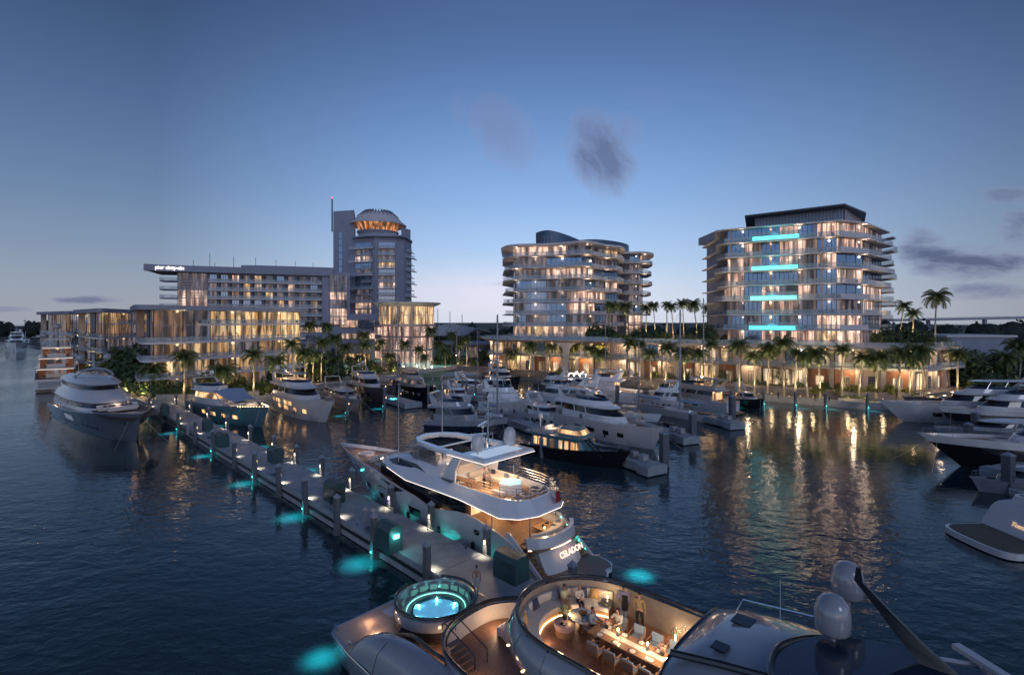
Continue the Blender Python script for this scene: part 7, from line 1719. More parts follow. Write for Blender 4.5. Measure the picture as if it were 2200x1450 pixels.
# round hot tub island
tx, ty = 3.8, 0.05
b = MB(); b.lathe([(2.05,2.2),(2.35,2.5),(2.38,3.0)],(tx,ty,0),56,cap=False); b.build('tub_base', CAPM, FY)
b = MB(); b.lathe([(2.34,2.95),(2.42,3.15),(2.36,3.55),(2.16,3.6),(2.12,3.2),(2.10,3.1),(1.75,3.1),(1.72,2.85),(1.42,2.85)],(tx,ty,0),56,cap=False); b.build('tub_seat', SKIN, FY, ang=50)
b = MB(); b.lathe([(1.42,2.86),(1.40,3.0),(1.30,3.0),(1.28,2.7)],(tx,ty,0),56,cap=False); b.build('tub_rim', CAPM, FY, ang=50)
b = MB(); b.tube([(tx+2.30*cos(a),ty+2.30*sin(a),3.72) for a in [radians(-170+i*6.2) for i in range(50)]],0.085,8); b.build('cap_rail', CAPM, FY)
for i in range(17):
    a = radians(-10+i*19.5) 
    if 3.35 < a%(2*pi) < 3.9: continue
    b = MB(); r_ = 1.93; x_,y_ = tx+r_*cos(a),ty+r_*sin(a); b.box((x_,y_,3.32),(0.16,0.50,0.36),a); o = b.build('tub_cushion', mat('cushion_sage',(0.34,0.35,0.30),0.85), FY, smooth=False); bv(o,0.05)
b = MB(); b.lathe([(1.66,3.02),(1.69,3.05)],(tx,ty,0),56,cap=False); b.build('tub_led', glow('led_mint',(140,255,215),1.5), FY)
WTR = mat('spa_water',(0.22,0.32,0.50),0.05,var=0.2,vs=2,bump=0.8,bs=3.5,emit=(0.08,0.30,0.50),es=0.55)
b = MB(); b.lathe([(1.30,2.86),(0.7,2.87),(0,2.87)],(tx,ty,0),48); b.build('tub_water', WTR, FY)
for i in range(6):
    a = radians(20+i*60); b = MB(); b.lathe([(0.0,-0.05),(0.05,0),(0.0,0.05)],(tx+1.20*cos(a),ty+1.20*sin(a),2.93),8); b.build('tub_lamp', glow('tub_lamp_teal',(120,255,240),60), FY)
    light('POINT','tub_lamp',(tx+1.12*cos(a),ty+1.12*sin(a),3.02),3.0,(0.15,0.9,0.85),FY,size=0.05)
light('POINT','deck_lamp',(1.0,-2.6,2.5),9,(1,0.55,0.3),FY,size=0.06); light('POINT','deck_lamp',(2.2,-2.9,2.5),8,(1,0.55,0.3),FY,size=0.06)
light('POINT','deck_lamp',(6.4,-1.6,2.9),14,(1,0.6,0.36),FY,size=0.15); light('POINT','deck_lamp',(9,-2.6,3.2),14,(1,0.6,0.36),FY,size=0.15); light('POINT','deck_lamp',(1.0,1.8,2.8),8,(1,0.6,0.36),FY,size=0.1)
# middle bulge with its own black rail and stairs
def bulge(k, z, dx=0.0): return [(x+dx,y*k,z) for x,y in crom([(20,-3.85),(13,-3.85),(9.6,-3.6),(8.0,-2.9),(7.2,-1.6),(7.0,0.0),(7.2,1.3),(8.2,2.5),(10,3.5),(13,3.85),(20,3.9)],4)]
b = MB(); b.loft([bulge(0.93,2.2,1.1),bulge(0.97,2.9,0.45),bulge(1.0,3.6,0.1),bulge(1.0,4.1,0.0),bulge(0.96,4.2,0.15)],(False,False),False); b.build('middle_bulge', SKIN, FY, ang=60)
b = MB(); b.tube([(x,y,z) for x,y,z in bulge(0.99,4.32,0.05)],0.10,8); b.build('cap_rail', CAPM, FY)
b = MB(); b.prism([(x,y) for x,y,z in bulge(0.95,0,0.3)],3.3,3.4); b.build('middle_deck', DTEAK, FY, smooth=False)
b = MB(); b.loft([bulge(0.95,3.4,0.35),bulge(0.95,4.15,0.2)],(False,False),False); b.build('inner_bulwark', CUSH, FY, ang=60)
light('POINT','deck_lamp',(8.2,0.6,3.9),22,(1,0.66,0.4),FY,size=0.15); light('POINT','deck_lamp',(10.4,-2.9,3.9),12,(1,0.62,0.38),FY,size=0.15); light('POINT','deck_lamp',(9.6,3.0,3.9),16,(1,0.66,0.4),FY,size=0.15)
b = MB(); [b.box((8.5+0.26*i,-2.55,3.35-0.16*i+0.9),(0.27,0.7,0.05)) for i in range(6)]; b.build('stair', TEAKX, FY, smooth=False)
b = MB(); 
for y in (-2.2,-2.95):
    b.tube([(8.2,y,4.6),(8.1,y,5.15),(8.4,y,5.25),(10.4,y,4.65),(10.4,y,4.0)],0.03,6)
b.tube([(8.1,-2.2,5.15),(8.1,-2.95,5.15)],0.03,6); b.build('stair_rail', CAPM, FY)
b = MB(); [b.add([(9.0,0.2+j*0.7,3.42),(9.9,0.0+j*0.7,3.42),(9.7,0.1+j*0.7,4.5),(9.2,0.25+j*0.7,4.4)],[(0,1,2,3)]) for j in range(3)]; b.build('folded_sail_cloth', CUSH, FY, smooth=False)
# dining deck skirt, cap rail and floor
DO = [(20.5-0.775*i,-2.61) for i in range(8)]+[(14.3+3.55*cos(t_),0.62+3.23*sin(t_)) for t_ in [radians(270-180*i/34) for i in range(35)]]+[(15.1+0.775*i,3.86+0.012*i) for i in range(8)]
cen = (15.5,0.65)
def dk_(k, z, dx=0.0, grow=0.0): 
    q = offset(DO, -grow); return [(x+dx,y,z) for x,y in q]
b = MB(); b.loft([dk_(1,4.0,0.9,-0.2),dk_(1,4.6,0.35,0.15),dk_(1,5.3,0.0,0.42),dk_(1,5.9,-0.05,0.40),dk_(1,6.35,0,0.12),dk_(1,6.45,0,-0.02)],(False,False),False); b.build('dining_deck_skirt', SKIN, FY, ang=60)
b = MB(); b.loft([dk_(1,5.2,0,-0.22),dk_(1,6.43,0,-0.06)],(False,False),False); b.build('dining_deck_lining', mat('lining_beige',(0.25,0.21,0.185),0.5), FY, ang=60)
b = MB(); b.tube(dk_(1,6.60,0,0.02),0.085,8); b.build('cap_rail', CAPM, FY)
b = MB(); [b.tube([(x,y,6.4),(x,y,6.6)],0.03,5) for x,y,z in dk_(1,6.5,0,0.02)[::4]]; b.build('rail_stanchion', CAPM, FY)
b = MB(); b.prism([(x,y) for x,y,z in dk_(1,0,0,-0.1)],5.10,5.22); b.build('dining_deck', DTEAK, FY, smooth=False)
# curved sofa round the stern of the dining deck
SFo = DO[12:40]
b = MB(); b.wall(offset(SFo,0.52),5.24,5.455,0.80); b.build('sofa_base', WOODC, FY, smooth=False)
b = MB(); b.tube([(x,y,5.26) for x,y in offset(SFo,0.98)],0.025,5); b.build('sofa_led', LEDW, FY)
for k,sub in enumerate([SFo[4*j:4*j+5] for j in range(7)]):
    b = MB(); b.wall(offset(sub,0.55),5.462+0.003*(k%2),5.70+0.006*(k%2),0.88); o = b.build('sofa_seat', CUSH, FY, smooth=False); bv(o,0.05)
    b = MB(); b.wall(offset(sub,0.20),5.712+0.004*(k%2),6.12+0.006*(k%2),0.20); o = b.build('sofa_back', CUSH, FY, smooth=False); bv(o,0.06)
def pillow(x,y,z,rz,m_,s=0.46,tilt=0.35):
    b = MB(); n=7; g=[]
    for sgn in (1,-1):
        for i in range(n):
            for j in range(n):
                u_,v_ = i/(n-1)*2-1, j/(n-1)*2-1; th = 0.09*(1-u_**4)*(1-v_**4)
                g.append((sgn*th, u_*s/2, v_*s/2+s/2))
    fs=[]
    for sgn in (0,1):
        for i in range(n-1):
            for j in range(n-1): a=sgn*n*n+i*n+j; fs.append((a,a+n,a+n+1,a+1))
    ct,st = cos(tilt),sin(tilt); g=[(a*ct+c*-st, b_, a*st+c*ct) for a,b_,c in g]
    cr_,sr=cos(rz),sin(rz); b.add([(x+a*cr_-b_*sr, y+a*sr+b_*cr_, z+c) for a,b_,c in g],fs); return b.build('pillow', m_, FY)
po_ = offset(SFo,0.42); pn_ = normals(SFo)
for i,m_ in ((2,CUSHG),(4,NAVYP),(7,OCHREP),(9,CUSHG),(12,NAVYP),(17,CUSHG),(22,NAVYP),(24,OCHREP)): pillow(po_[i][0],po_[i][1],5.72,atan2(pn_[i][1],pn_[i][0]),m_)
MARB = mat('marble_white',(0.62,0.57,0.53),0.2,var=0.12,vs=4); PINKS = mat('table_rose',(0.45,0.30,0.27),0.4)
def on_deck(name,label,cat,x,y,z=5.22,group=None): return empty(name,floc(x,y,z),FR,label,cat,group)
t = on_deck('coffee_table','round white marble coffee table on a wooden foot beside the flower table','table',13.3,1.16)
b = MB(); b.lathe([(0.28,0),(0.20,0.12),(0.20,0.55),(0.3,0.62)],n=24); b.build('pedestal', WOODC, t)
b = MB(); b.lathe([(0.60,0.62),(0.64,0.65),(0.64,0.69),(0.60,0.71),(0,0.71)],n=36); b.build('table_top', MARB, t)
fb_ = empty('fruit_bowl',floc(13.3,1.16,5.93),0,'dark bowl of fruit on the round marble table','bowl'); b = MB(); b.lathe([(0.06,0),(0.16,0.05),(0.2,0.12),(0.18,0.12),(0.05,0.03)],n=18); b.build('bowl', DARKM, fb_)
b = MB(); [b.lathe([(0,0),(0.05,0.02),(0.06,0.06),(0.04,0.1),(0,0.11)],(0.09*cos(a),0.09*sin(a),0.05),8) for a in (0,1.3,2.6,3.9,5.2)]; b.build('fruit', mat('fruit_orange',(0.5,0.2,0.05),0.5), fb_)
t = on_deck('coffee_table','round coffee table with a rose drum base and pale top holding flowers','table',12.85,0.35)
b = MB(); b.lathe([(0.42,0),(0.42,0.28),(0.40,0.3)],n=30); b.build('base', WOODC, t); b = MB(); b.lathe([(0.46,0.3),(0.48,0.45),(0.48,0.56),(0.44,0.58),(0,0.58)],n=32); b.build('table_top', PINKS, t)
def flowers(label,x,y,z,m_,s=1.0,n=70,vase=True):
    e = empty('flower_vase',floc(x,y,z),0,label,'flower vase'); b = MB(); b.lathe([(0.06*s,0),(0.08*s,0.08*s),(0.05*s,0.2*s)],n=14); b.build('vase', DARKM, e); rnd = random.Random(int(x*100)); b = MB()
    for i in range(n):
        d = Vector((rnd.gauss(0,1),rnd.gauss(0,1),abs(rnd.gauss(0,0.9))+0.2)).normalized(); leaf(b,d*0.2*s*rnd.uniform(.6,1.1)+Vector((0,0,0.22*s)),d,0.05*s,0.7,rnd.choice((0,0,1)),rnd)
    b.build('bouquet', [m_,LEAF], e, smooth=False)
flowers('white and yellow flowers in a vase on the rose drum table',12.75,0.5,5.8,mat('petal_yellow',(0.6,0.55,0.25),0.7),1.5,110)
b_ = empty('magazine',floc(12.95,0.12,5.81),FR+0.3,'black magazine lying on the rose drum table','magazine'); b = MB(); b.box((0,0,0.01),(0.28,0.2,0.02)); b.build('cover', BLACKH, b_, smooth=False); b = MB(); b.box((0.06,0,0.022),(0.1,0.12,0.004)); b.build('cover_picture', CUSH, b_, smooth=False)
CAND = glow('candle_glow',(255,200,110),60)
def candle(label,x,y,z,en=7):
    e = empty('candle_lamp',floc(x,y,z),0,label,'table lamp','glowing table lamps'); b = MB(); b.lathe([(0.10,0),(0.09,0.05),(0.05,0.16),(0.035,0.2)],n=14); b.build('holder', CHROME, e); b = MB(); b.lathe([(0.02,0.2),(0.04,0.24),(0.02,0.30),(0,0.32)],n=10); b.build('flame', CAND, e)
    light('POINT','candle',(0,0,0.42),en,(1,0.72,0.40),e,size=0.06)
candle('small glowing lamp among the flowers of the rose drum table',12.95,0.62,5.8,5)
t = on_deck('side_table','small dark pedestal table with a lamp near the standing couple','table',13.41,3.0)
b = MB(); b.lathe([(0.26,0),(0.24,0.03),(0.04,0.06),(0.04,0.55),(0.05,0.6)],n=20); b.build('pedestal', DARKM, t); b = MB(); b.lathe([(0.33,0.6),(0.33,0.63),(0,0.63)],n=26); b.build('table_top', DARKM, t)
candle('glowing star shaped lamp on the dark pedestal table by the rail',13.41,3.0,5.85,9)
# long dining table
t = on_deck('dining_table','long wooden dining table laid for supper with a pale runner','dining table',16.45,0.72)
b = MB(); b.box((0,0,0.735),(4.5,1.05,0.05)); o = b.build('table_top', WOODC, t, smooth=False); bv(o,0.015)
for x_ in (-1.6,1.6):
    b = MB(); b.box((x_,0,0.35),(0.25,0.6,0.70)); b.build('leg', WOODC, t, smooth=False)
b = MB(); b.box((0.0,0.02,0.764),(3.7,0.30,0.008)); rn = b.build('runner', CUSH, t, smooth=False)
k_ = 0
for x_ in (14.75,15.55,16.35,17.15,17.95):
    for s_ in (-1,1):
        k_ += 1; e = empty('place_setting',floc(x_,0.72+s_*0.37,5.985),FR,'%s place setting from the sofa end, %s side of the dining table' % (ORD[(k_-1)//2],'near' if s_<0 else 'far'),'plate','place settings on the dining table')
        b = MB(); b.lathe([(0.08,0),(0.13,0.012),(0.125,0.016),(0.07,0.008),(0,0.008)],n=20); b.build('plate', MARB, e); b = MB(); b.box((0.17,0,0.006),(0.012,0.2,0.006)); b.box((-0.17,0,0.006),(0.014,0.2,0.006)); b.box((-0.2,0,0.006),(0.012,0.18,0.006)); b.build('cutlery', CHROME, e, smooth=False)
        b = MB(); b.lathe([(0.03,0),(0.006,0.01),(0.006,0.09),(0.035,0.13),(0.03,0.2)],(0.12,s_*-0.17,0),10); b.build('wine_glass', clear_glass('wine_glass_clear',(0.7,0.75,0.8),0.3) if 'wine_glass_clear' not in MATS else MATS['wine_glass_clear'], e)
candle('glowing star shaped lamp on the dining table nearest the seated guests',15.35,0.85,5.99,14)
candle('glowing star shaped lamp on the dining table towards the dark roof',16.75,0.85,5.99,14)
flowers('pink flowers at the guest end of the dining table',14.72,0.95,5.985,mat('petal_pink',(0.5,0.25,0.22),0.7),1.0)
flowers('round pink and cream bouquet at the far end of the dining table',17.35,0.95,5.985,mat('petal_pink',(0.5,0.25,0.22),0.7),1.15)
def din_chair():
    e = empty('dining_chair',(0,0,0)); b = MB()
    for x_ in (-0.26,0.26):
        for y_ in (-0.25,0.27): 
            q = MB(); q.tube([(x_,y_,0),(x_,y_,0.66 if y_ > 0 else 0.84)],[0.018,0.024],6); q.build('leg', WOODC, e)
    q = MB(); q.box((0,0,0.42),(0.52,0.5,0.04)); q.build('seat_frame', WOODC, e, smooth=False)
    q = MB(); q.box((0,0.02,0.48),(0.5,0.48,0.1)); o = q.build('seat_cushion', CUSHG, e, smooth=False); bv(o,0.03)
    q = MB(); q.box((0,-0.20,0.70),(0.50,0.09,0.38)); o = q.build('back_cushion', mat('cushion_sky',(0.22,0.30,0.42),0.85), e, smooth=False); bv(o,0.03)
    q = MB(); [q.tube([(x_,-0.26,0.42),(x_,-0.27,0.84)],0.010,4) for x_ in [-0.24+0.48*i/10 for i in range(11)]]; q.build('backrest', WOODC, e)
    q = MB(); q.tube([(-0.28,0.28,0.66),(-0.29,-0.1,0.68),(-0.26,-0.27,0.84),(0.26,-0.27,0.84),(0.29,-0.1,0.68),(0.28,0.28,0.66)],0.022,6); q.build('armrest', WOODC, e)
    return e
dch = None; dn_ = ['nearest the sofa on the near side','second on the near side','third on the near side','fourth on the near side','last on the near side','at the head under the seated man','behind the seated woman on the far side','second on the far side','third on the far side','last on the far side']
for i,(x_,y_,rz_) in enumerate(((14.95,-0.28,0),(15.75,-0.28,0.05),(16.6,-0.26,-0.04),(17.35,-0.25,0),(18.15,-0.25,0),(13.85,0.95,-pi/2),(14.8,1.85,pi),(15.75,1.8,pi+0.1),(16.6,1.78,pi),(17.4,1.78,pi-.06))):
    if dch is None: dch = din_chair(); e = dch
    else: e = copy_tree(dch)
    e.location = floc(x_,y_,5.22); e.rotation_euler = (0,0,FR+rz_); tag(e,'woven wooden dining chair with a blue cushion, %s' % dn_[i],'dining chair','dining chairs around the long table')
ln = None
for i,(x_,y_,s_) in enumerate(((16.75,3.35,0.8),(17.15,3.4,1.15))):
    e = empty('floor_lantern',floc(x_,y_,5.22),FR,('short glass floor lantern with a candle by the far rail','tall glass floor lantern with a candle beside the dark roof')[i],'lantern','floor lanterns by the rail'); q = MB(); h_ = 0.6*s_
    for a_ in (-.14,.14):
        for c_ in (-.14,.14): q.tube([(a_,c_,0),(a_,c_,h_),(0,0,h_+0.15)],0.012,4)
    q.build('frame', CHROME, e); q = MB(); q.lathe([(0.03,0.02),(0.03,0.2),(0.02,0.28),(0,0.3)],n=8); q.build('candle', LAMP, e); light('POINT','lantern_candle',(0,0,0.4),7,WARM,e,size=0.05)
light('POINT','cove_lamp',floc(12.0,0.4,5.42),0,WARM)
for x_,y_,en in ((12.7,-0.7,6),(12.6,1.7,9),(13.6,2.6,6),(18.3,1.0,26),(14.5,-1.9,9),(16.4,-2.0,9)): light('POINT','deck_lamp',(x_,y_,5.45 if x_ < 14 else 6.6),en*0.7,(1,0.66,0.40),FY,size=0.12)
light('AREA','awning_lamp',(18.3,0.8,7.2),60,(1,0.70,0.45),FY,size=1.5,rot=(0,radians(35),0))
# forward roof
def rr_(x, z, w_, y0=0.6, e_=3.0, zl=5.2):
    pts = []
    for i in range(25):
        th = pi*i/24; c_,s_ = cos(th),sin(th); pts.append((x,y0+w_*(abs(c_)**(2/e_))*(1 if c_>0 else -1), zl+(z-zl)*(s_**(2/e_))))
    return pts
b = MB(); b.loft([rr_(18.75,7.15,2.9,zl=6.2),rr_(18.7,7.75,3.1,zl=6.2),rr_(18.9,7.95,3.25,zl=6.1),rr_(19.8,8.2,3.45,zl=6.0),rr_(21.5,8.45,3.55,zl=6.0),rr_(24,8.6,3.6,zl=6.0),rr_(28,8.5,3.5,zl=6.0),rr_(32,8.2,3.2,zl=6.0)],(False,False),False); b.build('roof', SKIN, FY, ang=60)
b = MB(); b.loft([rr_(18.72,7.12,2.88,zl=6.2),rr_(26,7.3,3.0,zl=6.2)],(False,False),False); b.build('ceiling', mat('lining_beige',(0.4,0.33,0.28),0.5), FY, ang=60)
b = MB(); rp_ = rr_(18.82,7.92,3.2,zl=6.1); 
b.tube([(19.0,-1.6,8.02),(20.5,-1.45,8.28),(22.4,-1.2,8.5)],0.12,8); b.tube([(18.86,y,z+0.02) for x,y,z in rp_[3:22]],0.05,6); b.build('roof_seam', CAPM, FY)
arc = [(21.6+1.9*(1-cos(a))*0.0+ -0.0, 0,0) for a in (0,)]
sr = crom([(26,-2.6,8.56),(23.5,-2.4,8.62),(22.3,-1.6,8.62),(21.9,-0.3,8.66),(22.1,0.9,8.62),(23.0,2.2,8.5),(25,3.0,8.3),(28,3.3,8.1)],5)
b = MB(); b.tube(sr,0.10,8); b.build('sunroof_frame', CAPM, FY)
b = MB(); b.add([(x,y,8.63+0.0*i) for i,(x,y,z) in enumerate(sr)]+[(28,0,8.63)],[tuple(range(len(sr)+1))]); b.build('sunroof', BLUEGLASS, FY, smooth=False)
def fworld(p): 
    d = Vector((p[0]-fo.x,p[1]-fo.y)); return (d.x*fa.x+d.y*fa.y, -d.x*fa.y+d.y*fa.x)
ra = fworld((10.95,17.5)); rb_ = fworld((12.45,19.0))
radome(FY,ra[0],ra[1],8.85,0.56,1.35,SKIN,0.4); radome(FY,rb_[0],rb_[1],9.25,0.54,1.35,SKIN,1.2)
f0 = fworld((11.9,17.6)); f1 = fworld((12.9,16.6)); f2 = fworld((13.6,15.6))
b = MB(); b.loft([[(p[0]+dx,p[1]+dy,z) for dx,dy in ((-w_,-.06),(w_,-.06),(w_,.06),(-w_,.06))] for p,z,w_ in ((f0,11.05,0.06),(f0,10.6,0.12),(((f0[0]+f1[0])/2,(f0[1]+f1[1])/2),9.9,0.20),(f1,9.2,0.34),(f2,8.3,0.6))]); b.build('mast_fin', CAPM, FY)
q = fworld((15.2,16.4)); b = MB(); b.tube([(q[0],q[1],7.6),(q[0],q[1],8.4)],0.12,8); b.box((q[0],q[1],8.5),(0.3,2.0,0.16),0.9); b.build('radar', PEARL, FY, smooth=False)
b = MB(); b.tube([(f1[0]+0.2,f1[1]+0.3,8.6),(f1[0]+1.5,f1[1]+1.6,8.3),(f1[0]+3.4,f1[1]+2.5,7.6)],0.08,6); b.build('mast_strut', SKIN, FY)
light('SPOT','water_lamp',(-1.2,-4.4,1.4),700,TEALC,FY,size=0.3,spot=100,blend=1); light('SPOT','water_lamp',(3.6,-6.4,1.4),900,TEALC,FY,size=0.3,spot=100,blend=1)
# ------------------------------------------------------------------ people
HAIRM = mat('hair_dark',(0.015,0.010,0.008),0.6); HAIRL = mat('hair_blond',(0.30,0.19,0.09),0.6)
SKINM = mat('skin',(0.42,0.24,0.17),0.55,var=0.08); SKIND = mat('skin_brown',(0.24,0.13,0.09),0.55,var=0.08)
EYEM = mat('eye',(0.02,0.015,0.01),0.2)
def cloth(name,col): return mat('cloth_'+name,col,0.85,var=0.12,vs=10,bump=0.3,bs=14)
def skinmesh(name, V, E, R_, m, parent, sub=2):
    me = bpy.data.meshes.new(name); me.from_pydata([tuple(v) for v in V], E, []); ob = bpy.data.objects.new(name, me); COL.objects.link(ob)
    md = ob.modifiers.new('s','SKIN'); md.use_smooth_shade = True
    for i,r in enumerate(R_):
        me.skin_vertices[0].data[i].radius = (r,r) if not isinstance(r,tuple) else r
    me.skin_vertices[0].data[0].use_root = True
    s_ = ob.modifiers.new('u','SUBSURF'); s_.levels = sub; s_.render_levels = sub
    bpy.context.view_layer.update(); dg = bpy.context.evaluated_depsgraph_get(); m2 = bpy.data.meshes.new_from_object(ob.evaluated_get(dg)); bpy.data.objects.remove(ob)
    m2.name = name; m2.materials.clear(); m2.materials.append(m); m2.shade_smooth(); o = bpy.data.objects.new(name, m2); COL.objects.link(o); o.parent = parent; return o
def hand(V,E,R_,wi,w_,d,palm,sc):
    """palm and five fingers growing from wrist vertex wi, pointing along d; palm = palm normal"""
    d = d.normalized(); s_ = d.cross(palm).normalized(); 
    def av(p,r,j): V.append(p); R_.append(r); E.append((j,len(V)-1)); return len(V)-1
    c = av(w_+d*0.05*sc,0.024*sc,wi); k = av(w_+d*0.09*sc,0.026*sc,c)
    for i,(o_,l) in enumerate(((-0.026,0.065),(-0.009,0.078),(0.009,0.073),(0.026,0.055))):
        b0 = av(w_+d*0.10*sc+s_*o_*sc,0.0085*sc,k); b1 = av(w_+d*(0.10+l*0.55)*sc+s_*o_*1.15*sc+palm*0.012*sc,0.008*sc,b0); av(w_+d*(0.10+l*0.95)*sc+s_*o_*1.15*sc+palm*0.034*sc,0.007*sc,b1)
    t0 = av(w_+d*0.055*sc-s_*0.036*sc+palm*0.01*sc,0.010*sc,c); av(w_+d*0.095*sc-s_*0.052*sc+palm*0.025*sc,0.009*sc,t0)
def person(label, loc, rz, pose, h=1.75, shirt=None, pants=None, hair=HAIRM, skin=None, long_hair=False, topless=False, skirt=None, shoes=None, sleeve='long', jacket=False):
    """faces +x in its own frame"""
    sc = h/1.75; skin = skin or SKINM; e = empty('person', loc, rz, label, 'person')
    S = lambda x,y,z: Vector((x,y,z))*sc
    sit = pose.get('sit'); hz = 0.0 if not sit else -0.42
    pel = S(0,0,0.93) if not sit else S(0,0,pose.get('hip',0.12))
    lean = pose.get('lean',0.0)
    up = Vector((sin(lean),0,cos(lean)))
    wst = pel+up*0.16*sc; chs = pel+up*0.36*sc; nk = pel+up*0.53*sc; hb_ = pel+up*0.60*sc; hd = pel+up*0.69*sc+Vector((0.02,0,0))*sc; ht = pel+up*0.775*sc
    V = [pel,wst,chs,nk,hb_,hd,ht]; R_ = [(0.15*sc,0.105*sc),(0.125*sc,0.09*sc),(0.15*sc,0.10*sc),0.056*sc,0.058*sc,(0.074*sc,0.088*sc),(0.060*sc,0.07*sc)]
    E = [(0,1),(1,2),(2,3),(3,4),(4,5),(5,6)]
    V.append(hd+S(0.10,0,-0.01)); R_.append(0.014*sc); E.append((5,7))           # nose
    def chain(root, pts, rs):
        j = root
        for p,r in zip(pts,rs): V.append(p); R_.append(r); E.append((j,len(V)-1)); j = len(V)-1
        return j
    arms = []
    for s_ in (-1,1):
        sh = chs+Vector((0,s_*0.17*sc,0.10*sc)); a_ = pose.get('armR' if s_ < 0 else 'armL', ((0.02,0.05,-0.28),(0.06,0.02,-0.25)))
        el = sh+Vector((a_[0][0],s_*a_[0][1],a_[0][2]))*sc; wr = el+Vector((a_[1][0],s_*a_[1][1],a_[1][2]))*sc
        j = chain(2,[sh,sh.lerp(el,0.5),el,el.lerp(wr,0.5),wr],[0.058*sc,0.047*sc,0.040*sc,0.035*sc,0.026*sc]); hand(V,E,R_,j,wr,(wr-el),Vector((0,-s_,0)) if abs((wr-el).normalized().y) < 0.9 else Vector((0,0,-1)),sc); arms.append((sh,el,wr))
    legs = []
    for s_ in (-1,1):
        hp_ = pel+Vector((0,s_*0.09,-0.05))*sc; l_ = pose.get('legR' if s_ < 0 else 'legL')
        if l_ is None: l_ = ((0.0,0.01,-0.43),(-0.01,0.01,-0.40)) if not sit else ((0.42,0.05,-0.02),(0.06,0.0,-0.42))
        kn = hp_+Vector((l_[0][0],s_*l_[0][1],l_[0][2]))*sc; an = kn+Vector((l_[1][0],s_*l_[1][1],l_[1][2]))*sc; toe = an+S(0.16,s_*0.02,-0.045)
        chain(0,[hp_,hp_.lerp(kn,0.5),kn,kn.lerp(an,0.4),an,an+S(0.04,0,-0.045),toe],[0.088*sc,0.075*sc,0.056*sc,0.052*sc,0.036*sc,0.036*sc,0.028*sc]); legs.append((hp_,kn,an,toe))
    skinmesh('body',V,E,R_,skin,e)
    g = 0.014*sc
    def limb(name, chains, rad, m):
        V2=[];E2=[];R2=[]
        for ch,rs in chains:
            for i,(p,r) in enumerate(zip(ch,rs)):
                if i == 0 and len(V2): 
                    j = min(range(len(V2)),key=lambda q:(V2[q]-p).length)
                    if (V2[j]-p).length < 1e-4: prev = j; continue
                V2.append(p);R2.append(r)
                if i: E2.append((prev,len(V2)-1))
                prev = len(V2)-1
        skinmesh(name,V2,E2,R2,m,e)
    if not topless and shirt:
        t0 = pel+up*0.06*sc; torso = ([t0,wst,chs,chs+up*0.12*sc],[(0.165*sc,0.12*sc),(0.145*sc,0.108*sc),(0.17*sc,0.118*sc),0.10*sc]); ch = [torso]
        for sh,el,wr in arms:
            end = wr.lerp(el,0.12) if sleeve == 'long' else sh.lerp(el,0.8); ch.append(([chs,sh,sh.lerp(el,0.5) if sleeve=='long' else sh.lerp(el,0.45)]+([el] if sleeve=='long' else [])+[end],[0,0.072*sc,0.062*sc]+([0.052*sc] if sleeve=='long' else [])+[0.045*sc if sleeve=='long' else 0.06*sc]))
        limb('shirt',ch,0,shirt)
        if jacket: 
            b = MB(); pts=[]; 
            for i in range(5): z=-0.1-0.17*i; pts.append([tuple(chs+Vector((-0.14,-0.24+0.02*sin(i*2),z+0.15))*sc),tuple(chs+Vector((-0.19,-0.10,z+0.15))*sc),tuple(chs+Vector((-0.17,0.02,z+0.15))*sc),tuple(chs+Vector((-0.12,0.0,z+0.15))*sc),tuple(chs+Vector((-0.12,-0.22,z+0.15))*sc)])
            b.loft(pts); b.build('jacket', cloth('black',(0.012,0.012,0.014)), e)
    if pants:
        ch = [([pel+up*0.05*sc,pel],[(0.155*sc,0.115*sc),(0.165*sc,0.12*sc)])]
        for hp_,kn,an,toe in legs: ch.append(([pel,hp_,hp_.lerp(kn,0.5),kn,kn.lerp(an,0.5),an.lerp(kn,0.08)],[0,0.102*sc,0.088*sc,0.070*sc,0.062*sc,0.055*sc]))
        limb('trousers',ch,0,pants)
    if skirt:
        b = MB(); b.lathe([(0.155*sc,pel.z+0.1*sc),(0.17*sc,pel.z-0.03*sc),(0.18*sc,pel.z-0.2*sc),(0.20*sc,pel.z-0.42*sc),(0.18*sc,pel.z-0.42*sc)],(0,0,0),18,sy=1.15); b.build('towel',skirt,e)
    for hp_,kn,an,toe in legs:
        b = MB(); mid = (an+toe)/2+S(-0.02,0,-0.045); b.lathe([(0.02,-0.035),(0.05,-0.035),(0.052,0.0),(0.036,0.035),(0,0.045)],tuple(mid+S(0,0,0.02)),14,sx=2.6*sc,sy=0.95*sc); b.build('shoe', shoes or DARKM, e)
    # hair, eyes, ears
    b = MB(); n = 14; rings_ = []
    for i in range(8):
        ph = i/7*1.75; r = sin(min(ph,pi/2+0.2)); z = cos(ph)
        rings_.append([(hd.x-0.018*sc+ (0.098*sc*r*cos(a))*(1.0 if cos(a) < 0.2 or ph < 0.75 else max(0.55,1-(ph-0.75)*0.9)), hd.y+0.084*sc*r*sin(a), hd.z+0.028*sc+0.10*sc*z) for a in [2*pi*j/n for j in range(n)]])
    b.loft(rings_,(False,False))
    if long_hair:
        b.loft([[(hd.x-0.05*sc+0.065*sc*cos(a)*k-dx*sc,hd.y+0.085*sc*sin(a)*k,hd.z-dz*sc) for a in [2*pi*j/10 for j in range(10)]] for k,dz,dx in ((1,-0.03,0),(1.05,0.05,0.015),(1.0,0.13,0.03),(0.7,0.20,0.035))])
    b.build('hair',hair,e)
    b = MB()
    for s_ in (-1,1): b.lathe([(0,-0.009*sc),(0.010*sc,0),(0,0.009*sc)],(hd.x+0.078*sc,hd.y+s_*0.032*sc,hd.z+0.018*sc),8)
